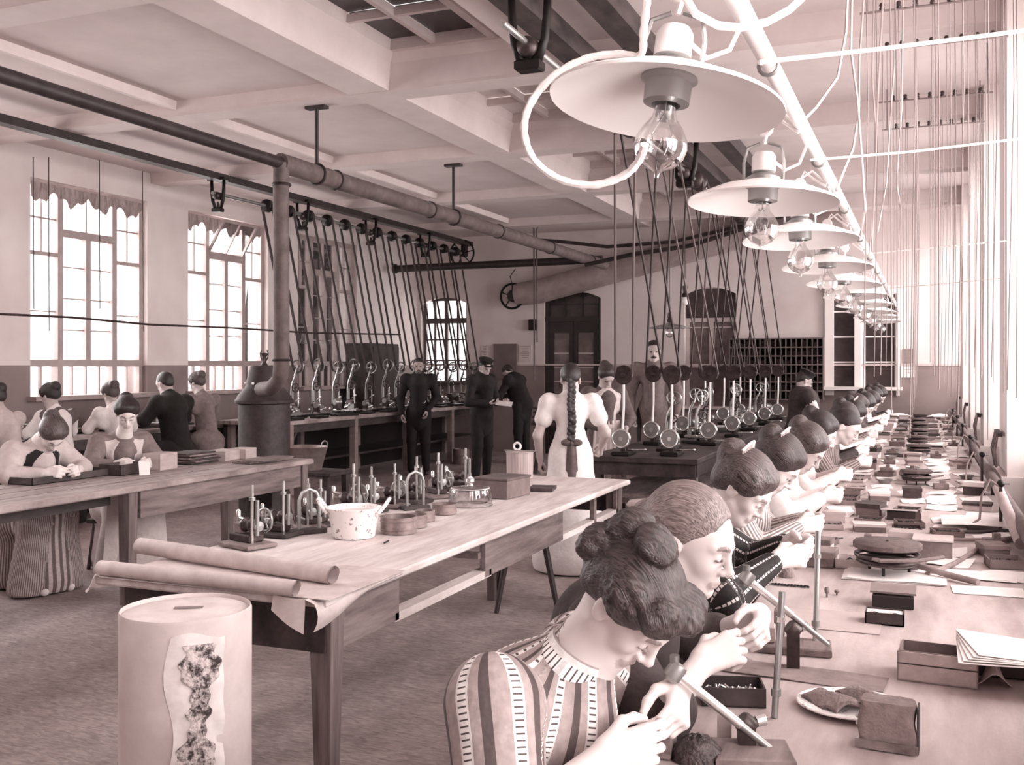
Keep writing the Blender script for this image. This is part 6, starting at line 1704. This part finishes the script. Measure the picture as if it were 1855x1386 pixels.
for k, (px, py, d, lab) in enumerate(((1350, 1165, (.035, .05, .035), 'small wooden block left of the second jig'), (1385, 1160, (.06, .05, .045), 'grooved block with dark slot at the second jig'), (1412, 1150, (.03, .04, .075), 'upright wooden block against the second jig'))):
    block('wooden_block', lab, 'block', px, py, d, M_wood if k != 1 else mat('pale_box_wood'), .1, TZ + .023)
# pitch block and the piece worked on by the first woman
pb = B(1238, 1372); r = thing('pitch_block', 'dark glistening lump of pitch under the first woman\'s hands', 'block', (pb.x, pb.y, TZ))
def lump(cx, cy, rx, ry, h, sd, amp=.006):
    m = MB(); n = 22
    for_ = []
    def f(u, v):
        a = u * 2 * PI; t = v * PI / 2; rr = math.cos(t)
        w = 1 + amp * 12 * math.sin(a * 5 + sd + v * 4) * .2 + .05 * math.sin(a * 9 + v * 17)
        return (cx + rx * rr * math.cos(a) * w, cy + ry * rr * math.sin(a) * w, h * math.sin(t) * (1 + .08 * math.sin(a * 7 + v * 11)))
    return m.sheet(f, n, 10)
M_pitch = mat('pitch', .22, .25, var=.10, scale=(60, 60, 60), bump=.8, bscale=120)
lump(.03, 0, .055, .05, .05, 1).build('pitch_lump', M_pitch, r); MB().box((-.045, -.005, .024), (.05, .06, .048), bev=.005).build('side_block', mat('pitch_wood', .40, .5, var=.12, scale=(50, 50, 50)), r)
# dark tray with a chain
q = B(1318, 1268); tray('dark_tray', 'deep dark tray holding a pale chain beside the nearest jig', 'tray', (q.x + .01, q.y, TZ), (.15, .10, .045), M_woodd, .28, M_dark, None, M_steel, 70)
# sheet / cloth
q = B(1455, 1222); mp_ = MB().sheet(lambda u, v: (q.x - .20 + .40 * u + .01 * v, q.y - .055 + .13 * v - .03 * u, TZ + .0035 + .0015 * math.sin(u * 7 + v * 3) + (.018 * max(0, .12 - u) / .12 * v)), 24, 8, .002)
tag(mp_.build('cloth_strip', mat('dusty_cloth', .50, .85, var=.05, scale=(15, 15, 15), bump=.2)), 'long dusty cloth lying flat across the bench before the second jig', 'cloth')
q = B(1560, 1130); mp_ = MB().sheet(lambda u, v: (q.x - .24 + .30 * u, q.y - .12 + .26 * v, TZ + .0015), 2, 2, .001)
tag(mp_.build('bench_paper', mat('grey_bench_paper', .66, .8, var=.03, scale=(9, 9, 9))), 'large grey sheet under the second jig and the small boxes', 'paper')
# plate with cloths
q = B(1543, 1285); pl = thing('enamel_plate', 'white enamel plate with two crumpled cloths on the near bench', 'plate', (q.x, q.y, TZ + .001))
pr_ = MB().lathe([(0, .004), (.075, .004), (.092, .012), (.122, .016), (.125, .014), (.124, .011), (.092, .007), (.075, 0), (0, 0)], (0, 0, 0), 48).build('dish', M_enam, pl); pr_.scale = (1.02, .92, 1)
M_felt = mat('ribbed_felt', .46, .95, var=.07, scale=(140, 20, 20), bump=.6, bscale=160)
for k, (x, y, w, l, a, lab) in enumerate(((-.045, -.012, .10, .12, .9, 'brown ribbed cloth folded on the left of the white plate'), (.03, .022, .075, .13, .75, 'darker frayed cloth lying across the right of the white plate'))):
    def f(u, v, x=x, y=y, w=w, l=l, a=a, k=k):
        xx, yy = (u - .5) * w * (1 - .25 * v * (1 - k)), (v - .5) * l
        z = .020 + .012 * math.sin(u * PI) + .006 * math.sin(v * 9 + u * 5) + .004 * k
        return (q.x + x + xx * math.cos(a) - yy * math.sin(a), q.y + y + xx * math.sin(a) + yy * math.cos(a), TZ + z)
    tag(MB().sheet(f, 16, 18, .008).build('folded_cloth', M_felt), lab, 'cloth')
# leather pouch
q = B(1608, 1352); r = thing('leather_pouch', 'soft brown pouch leaning in the bottom right corner of the photo', 'pouch', (q.x, q.y, TZ), -.05)
M_pou = mat('suede', .48, .9, var=.05, scale=(30, 30, 30), bump=.4, bscale=120)
def pf_(u, v):
    a = 2 * PI * u; k = 1 - .10 * v
    sx = math.copysign(abs(math.cos(a)) ** .35, math.cos(a)) * .060 * k; sy = math.copysign(abs(math.sin(a)) ** .35, math.sin(a)) * .034 * k
    return (sx + .003 * math.sin(v * 9 + u * 12), sy, .10 * v)
pm_ = MB().sheet(pf_, 40, 10); pm_.add([pf_(i / 40, 1) for i in range(40)], [tuple(range(40))]); pm_.build('bag', M_pou, r)
MB().box((.0, -.0385, .012), (.125, .004, .018)).build('welt', M_wood, r)
for z in (.045, .060): MB().ball((-.060, -.012, z), .0042, 10).build('stud', M_steel, r)
MB().box((.061, 0, .045), (.004, .05, .10), bev=.001).build('side_strap', M_cardd, r)
# tin box and papers on the right
q = B(1692, 1232); r = tray('metal_box', 'open pale metal box at the right end of the near bench', 'box', (q.x + .01, q.y + .02, TZ), (.19, .12, .075), mat('dusty_metal_box', .66, .6, .1, var=.07, scale=(16, 16, 16)), -.06, None)
ib = MB(); ib.box((0, -.054, .040), (.18, .003, .074)).box((0, .054, .040), (.18, .003, .074)).box((-.089, 0, .040), (.003, .11, .074)).box((.089, 0, .040), (.003, .11, .074)).box((0, 0, .006), (.18, .11, .004)); ib.build('lining', mat('inner_box_wood', .42, .6, var=.06, scale=(6, 20, 6)), r)
MB().box((0, -.0605, .045), (.19, .002, .003)).build('front_seam', M_cardd, r)
q = B(1800, 1205, .86)
for k in range(5):
    def f(u, v, k=k): return (q.x - .085 + .012 * k * (1 - v) + .30 * u, q.y - .10 + .006 * k + .20 * v, TZ + .078 + .0045 * k + .01 * math.sin(u * 2 + k) * u + .012 * (1 - u) * v)
    tag(MB().sheet(f, 8, 6, .0015).build('paper_sheet', M_paper), '%s sheet from the bottom of the paper pile over the metal box' % ORD[k], 'paper', 'paper pile over the metal box')
q = B(1790, 1225)
tag(MB().box((q.x + .07, q.y + .06, TZ + .036), (.20, .14, .070), bev=.004).build('dark_bundle', M_cardd), 'dark bundle propping up the paper pile at the right edge', 'bundle')
q = B(1760, 1238); tag(MB().sheet(lambda u, v: (q.x - .05 + .14 * u, q.y - .03 + .07 * v, TZ + .010 + .028 * math.sin(u * 5 + 1) ** 2 + .02 * v * math.sin(u * 11)), 16, 8, .002).build('crumpled_paper', M_kraft), 'crumpled brown paper at the foot of the metal box', 'paper')
for k, (px, py, w, l, a) in enumerate(((1790, 1072, .24, .14, .05), (1775, 1045, .26, .16, -.1))):
    q = B(px, py); tag(MB().sheet(lambda u, v: (q.x + (u - .5) * w * math.cos(a) - (v - .5) * l * math.sin(a), q.y + (u - .5) * w * math.sin(a) + (v - .5) * l * math.cos(a), TZ + .002 + .003 * k + .004 * u * v), 6, 4, .001).build('paper_sheet', M_paper), ['near', 'far'][k] + ' white sheet lying flat by the wall side of the near bench', 'paper')
# small boxes
q = B(1603, 1128); r = tray('card_box', 'small open card box with torn paper inside, on the near bench', 'box', (q.x, q.y, TZ), (.115, .075, .038), M_cardd, 0, None)
MB().sheet(lambda u, v: ((u - .5) * .11, (v - .5) * .07, .030 + .012 * math.sin(u * 6) ** 2 * (1 - v) + .004 * math.sin(v * 14)), 16, 8, .0012).build('paper_lining', M_paper, r)
q = B(1612, 1098); r = thing('card_box', 'dark open card box directly behind the torn-paper box', 'box', (q.x + .01, q.y, TZ)); MB().box((0, 0, .02), (.13, .07, .04), bev=.002).build('body', M_dark, r)
MB().box((0, .03, .052), (.145, .10, .007), R=Matrix.Rotation(.08, 3, 'X')).build('lid', mat('lid_card', .48, .8, var=.04, scale=(8, 8, 8)), r)
q = B(1478, 1022); r = thing('brown_box', 'sturdy closed brown box near the chain-striped blouse', 'box', (q.x, q.y, TZ), -.08); MB().box((0, 0, .032), (.155, .135, .064), bev=.004).build('body', mat('brown_box_card', .42, .7, var=.05, scale=(7, 7, 7)), r); MB().box((0, 0, .050), (.158, .138, .030), bev=.003).build('lid', mat('brown_lid_card', .50, .7, var=.05, scale=(7, 7, 7)), r)
q = B(1690, 1012); r = thing('card_box', 'square pale card box standing behind the nearest ring burner', 'box', (q.x, q.y, TZ), -.03); MB().box((0, 0, .04), (.15, .05, .080), bev=.002).build('body', M_card, r); MB().box((0, .05, .079), (.16, .16, .006)).build('lid', mat('pale_lid', .78, .8), r)
for k, (px, py, h) in enumerate(((1498, 1082, .035), (1516, 1078, .018))):
    q = B(px, py); tag(MB().lathe([(0, 0), (.004, 0), (.003, h * .3), (.008, h * .5), (.009, h * .85), (.006, h), (0, h)], (q.x, q.y, TZ), 12).build('turned_tool', M_wood), ['taller', 'shorter'][k] + ' turned wooden tool handle standing on the grey sheet', 'handle')
def chain_pile(px, py, w, l, n, lab, m=M_iron):
    q = B(px, py); f = MB()
    for k in range(n):
        u = k / n; x = q.x + (u - .5) * w + .008 * math.sin(k * 2.1); y = q.y + l * .5 * math.sin(k * 1.3) * .6; a = k * 1.7
        f.torus((x, y, TZ + .0035), .0055, .0016, 8, 4)
    tag(f.build('chain', m), lab, 'chain')
chain_pile(1432, 1062, .13, .035, 34, 'dark chain heaped on the bench before the chain-striped blouse')
chain_pile(1500, 995 - 20, .12, .03, 26, 'small dark chain beyond the brown box')
tag(lump(B(1425, 1045).x, B(1425, 1045).y, .03, .028, .035, 2).build('cloth_ball', M_felt), 'small crumpled cloth beside the second jig', 'cloth')
COLb = [o for o in COL.objects if o.name == 'cloth_ball'][0]; COLb.location.z = TZ
# ring burners: stacked round plates with a handle
M_plate = mat('burnt_iron_plate', .36, .55, .3, var=.06, scale=(30, 30, 30))
def burner(p, lab, sc=1.0, rz=0.0):
    r = thing('ring_burner', lab, 'burner', p, rz, 'ring burners along the right bench'); r.scale = (sc,) * 3
    MB().lathe([(0, .096), (.120, .096), (.127, .100), (.127, .116), (.121, .121), (0, .122)], (0, 0, 0), 40).build('top_plate', M_plate, r)
    MB().lathe([(.0, .085), (.10, .085), (.104, .098), (0, .098)], (0, 0, 0), 36).build('gear_ring', M_iron, r)
    MB().torus((0, 0, .070), .115, .009, 40, 8).build('ring', M_iron2, r)
    MB().torus((0, 0, .050), .108, .007, 40, 8).build('ring', M_iron2, r)
    MB().lathe([(0, .03), (.10, .034), (.112, .042), (.10, .05), (0, .05)], (0, 0, 0), 36).build('lower_plate', M_plate, r)
    for k in range(3):
        a = k * 2.09 + .4; MB().cyl((.085 * math.cos(a), .085 * math.sin(a), .002), (.085 * math.cos(a), .085 * math.sin(a), .035), .006, n=8).build('leg', M_iron, r)
    MB().ball((0, 0, .122), .006, 8).build('centre_stud', M_iron, r)
    MB().tube([(-.10, -.06, .07), (-.02, -.13, .068), (.10, -.12, .072), (.20, -.06, .085)], [.009, .008, .008, .007], 8).build('handle', M_wood, r)
    return r
q = B(1607, 1045); burner((q.x, q.y + .03, TZ + .010), 'nearest ring burner of stacked iron plates, on a paper pad')
pd = MB()
for k in range(3): 
    tag(MB().sheet(lambda u, v: (q.x - .16 + .35 * u + .01 * k, q.y - .11 + .24 * v, TZ + .002 + .003 * k + .002 * math.sin(u * 8 + k)), 8, 5, .0012).build('paper_sheet', M_paper), '%s sheet from the bottom of the pad under the nearest ring burner' % ORD[k], 'paper', 'paper pad under the nearest burner')
def hose(pts, r, lab, m=None):
    P = [Vector(p) for p in pts]; sm = []
    for k in range(len(P) - 1):
        p0, p1, p2, p3 = P[max(k - 1, 0)], P[k], P[k + 1], P[min(k + 2, len(P) - 1)]
        for q_ in range(5):
            t = q_ / 5; sm.append(.5 * ((2 * p1) + (-p0 + p2) * t + (2 * p0 - 5 * p1 + 4 * p2 - p3) * t * t + (-p0 + 3 * p1 - 3 * p2 + p3) * t ** 3))
    sm.append(P[-1])
    return tag(MB().tube(sm, r, 10).build('rubber_hose', m or mat('worn_rubber', .52, .7, var=.06, scale=(12, 12, 12))), lab, 'hose')
Bz = lambda px, py, h: ATZ(px, py, TZ + h)
hose([Bz(1655, 1022, .035), Bz(1690, 1033, .03), Bz(1720, 1042, .02), Bz(1772, 1055, .015)], .012, 'thick hose stub reaching from the nearest burner toward the wall')
hose([Bz(1680, 1040, .012), Bz(1730, 1020, .012), Bz(1790, 985, .015), Bz(1850, 972, .02), Bz(1900, 968, .02)], .010, 'pale hose curving to the right wall behind the nearest burner')
hose([Bz(1700, 975, .012), Bz(1760, 978, .012), Bz(1860, 975, .015)], .009, 'straight grey hose behind the pale curving hose')
hose([Bz(1700, 962, .012), Bz(1780, 964, .012), Bz(1860, 958, .015)], .008, 'dark hose lying farthest of the hoses by the big white sheet', M_belt)
q = B(1768, 955); tag(MB().sheet(lambda u, v: (q.x - .16 + .32 * u, q.y - .16 + .34 * v, TZ + .028 + .006 * math.sin(u * 3)), 8, 6, .002).build('paper_sheet', M_paper), 'big white sheet lying over the hoses by the wall', 'paper')
q = B(1625, 940); r = thing('card_box', 'small dark box under a white lid beyond the nearest burner', 'box', (q.x + .02, q.y, TZ)); MB().box((0, 0, .022), (.14, .09, .044)).build('body', M_cardd, r); MB().box((-.01, -.02, .05), (.18, .08, .006), R=Matrix.Rotation(-.12, 3, 'X')).build('lid', M_paper, r)
# the crowded rest of the bench, row after row
K = {'box': ('card_box', 'box'), 'tray': ('link_tray', 'tray'), 'paper': ('paper_sheet', 'paper'), 'burner': ('ring_burner', 'burner'), 'block': ('wooden_block', 'block'), 'bowl': ('small_bowl', 'bowl')}
shades = [('pale', mat('pale_card', .80, .8, var=.03, scale=(9, 9, 9))), ('grey', M_card), ('dark', M_cardd), ('brown', mat('brown_box_card')), ('cream', mat('cream_card', .72, .8, var=.03, scale=(9, 9, 9)))]
cols = [(-.42, 'front'), (-.25, 'inner'), (-.07, 'middle'), (.11, 'rear'), (.29, 'wall-side')]
y = 4.30; row_i = 0
def ordn(k):
    if k < 16: return ORD[k]
    t = ['seven', 'eigh', 'nine'][k - 16] + 'teenth' if k < 19 else None
    if t: return t
    d, u = divmod(k + 1, 10); b = ['', '', 'twent', 'thirt', 'fort', 'fift'][d]
    return b + 'ieth' if u == 0 else b + 'y-' + ORD[u - 1]
def near_word(y):
    ys = [3.58] + [r_[0] for r_ in row]; k = min(range(len(ys)), key=lambda i: abs(ys[i] - y)); return ORD[k + 2]
rr_ = random.Random(11)
while y < 16.4:
    for ci, (cx, cname) in enumerate(cols):
        if rr_.random() < .12: continue
        kind = rr_.choice(['box', 'box', 'tray', 'tray', 'paper', 'paper', 'block', 'bowl'] if ci else ['tray', 'paper', 'box', 'tray'])
        if ci == 2 and row_i % 5 == 3: kind = 'burner'
        if ci >= 3 and rr_.random() < .45: kind = 'paper'
        sn, sm_ = rr_.choice(shades); a = (rr_.random() - .5) * .5
        x = cx + (rr_.random() - .5) * .03; yy = y + (rr_.random() - .5) * .06
        nm, cat = K[kind]
        lab = '%s %s in the %s strip, %s row beyond the nearest ring burner' % ('white' if kind == 'paper' else sn if kind != 'burner' else 'stacked-plate', {'box': 'card box', 'tray': 'link tray', 'paper': 'paper sheet', 'burner': 'burner', 'block': 'wooden block', 'bowl': 'metal bowl'}[kind], cname, ordn(row_i))
        g = 'clutter along the right bench'
        if kind == 'box':
            w, l, h = .10 + .05 * rr_.random(), .09 + .06 * rr_.random(), .025 + .045 * rr_.random()
            r = thing(nm, lab, cat, (x, yy, TZ), a, g); cube('body', (0, 0, h / 2), (w, l, h), sm_, r); cube('lid', (0, 0, h), (w + .006, l + .006, h * .4), shades[(row_i + ci) % 5][1], r)
        elif kind == 'tray': tray(nm, lab, cat, (x, yy, TZ), (.13, .13, .018 + .02 * rr_.random()), sm_, a, M_card, g, None, 22)
        elif kind == 'paper':
            w, l = (.16, .18) if ci >= 3 else (.13, .15)
            o = MB().sheet(lambda u, v: ((u - .5) * w, (v - .5) * l, .003 + .012 * rr_.random() * 0 + .010 * u * v + .004 * math.sin(u * 5 + row_i)), 5, 4, .0012).build(nm, M_paper, None, (x, yy, TZ + .001), (0, 0, a)); tag(o, lab, cat, g)
        elif kind == 'burner': burner((x + .03, yy, TZ), lab, .82, a)
        elif kind == 'block':
            o = MB().box((0, 0, .018), (.09, .05, .036), bev=.003).box((.01, 0, .045), (.03, .03, .03), bev=.003).build(nm, M_wood, None, (x, yy, TZ), (0, 0, a)); tag(o, lab, cat, g)
        else:
            o = MB().lathe([(0, .004), (.03, .004), (.05, .03), (.053, .03), (.034, 0), (0, 0)], (0, 0, 0), 18).build(nm, M_nickel, None, (x, yy, TZ)); tag(o, lab, cat, g)
    y += .24; row_i += 1
# gas taps with hoses along the wall side
for k in range(6):
    yy = 5.6 + 1.75 * k
    r = thing('gas_tap', '%s upright gas tap at the wall side of the right bench, from the camera' % ORD[k], 'tap', (.36, yy, TZ), 0, 'gas taps along the right bench')
    MB().cyl((0, 0, 0), (0, 0, .22), .009, n=8).build('pipe', M_iron2, r); MB().ball((0, 0, .22), .02, 10).build('valve', M_iron, r); MB().cyl((-.04, 0, .22), (.04, 0, .22), .005, n=6).build('lever', M_nickel, r)
    MB().tube([(0, 0, .2), (-.05, -.03, .24), (-.09, -.06, .16), (-.10, -.09, .05), (-.16, -.14, .012)], .006, 7).build('hose', mat('worn_rubber'), r)
# small tool bundles standing by the piers
for k, yb in enumerate(BEAM_Y[4:8]):
    r = thing('tool_bundle', ['nearest', 'second', 'third', 'farthest'][k] + ' dark bundle of tools hung against a pier above the bench', 'tools', (.47, yb, 1.0), 0, 'tool bundles on the piers')
    MB().box((.0, 0, .16), (.03, .36, .03)).build('hook_rail', M_woodd, r)
    for j in range(6): MB().tube([(-.012, -.15 + .06 * j, .16), (-.03, -.15 + .06 * j + .01, .05), (-.02, -.14 + .06 * j, -.06 + .02 * (j % 3))], [.006, .010, .007], 6).build('tool', M_iron2 if j % 2 else M_wood, r)
# sheets on the back wall sill at far right
q = V(-.15, 16.75, TZ); tag(MB().sheet(lambda u, v: (-.5 + .85 * u, 16.35 + .4 * v, TZ + .04 + .03 * math.sin(u * 9) * v), 16, 4, .002).build('cloth_heap', M_whc), 'white cloth heaped at the far end of the right bench', 'cloth')
# dark plant-like clutter and crate behind the bearded man, stool with stacked hides
r = thing('stacked_boards', 'stack of dark leather sheets on a trestle right of the boy', 'stack', (-5.15, 14.2, 0))
for s_ in (-1, 1): MB().tube([(s_ * .2, -.15, 0), (s_ * .14, 0, .72)], .03, 8).build('leg', M_woodd, r); MB().tube([(s_ * .2, .15, 0), (s_ * .14, 0, .72)], .03, 8).build('leg', M_woodd, r)
MB().box((0, 0, .74), (.5, .36, .04)).build('top', M_woodd, r)
for k in range(7): MB().box((.01 * math.sin(k * 2), 0, .775 + .034 * k), (.46, .34, .028), bev=.008, rz=.05 * math.sin(k * 3)).build('sheet', mat('brown_box_card') if k % 2 else M_cardd, r)
cbn = thing('dark_cabinet', 'dark cabinet against the left wall behind the drill bench', 'cabinet', (-8.6, 14.9, 0))
MB().box((0, 0, 1.0), (.5, .9, 1.95), bev=.01).build('carcass', M_woodd, cbn)
for s_ in (-1, 1): MB().box((.26, s_ * .22, 1.0), (.02, .42, 1.85), bev=.004).build('door', mat('cabinet_door_wood', .22, .5, var=.04, scale=(4, 14, 4)), cbn); MB().ball((.28, s_ * .04, 1.0), .014, 8).build('knob', M_brass, cbn)

pk = thing('wire_loop', 'pale wire loop hanging on a hook on the wall right of the flue pipe', 'wire', ATX(548, 600, -8.93))
MB().tube([(0, 0, 0), (0, .06, -.18), (0, .17, -.20), (0, .20, -.36), (0, .10, -.50), (0, -.06, -.48), (0, -.14, -.34), (0, -.10, -.22), (0, -.02, -.12)], .009, 6, closed=True).build('loop', M_nickel, pk)
for k, (py0, py1, px) in enumerate(((345, 560, 60), (345, 600, 88), (350, 560, 180), (370, 600, 258))):
    tag(MB().tube([ATX(px, py0 - 60, -8.9), ATX(px + 1, py1, -8.88)], .006, 5).build('drop_wire', M_iron2), '%s thin wire hanging down before the nearest tall left window, from the left' % ORD[k], 'wire')
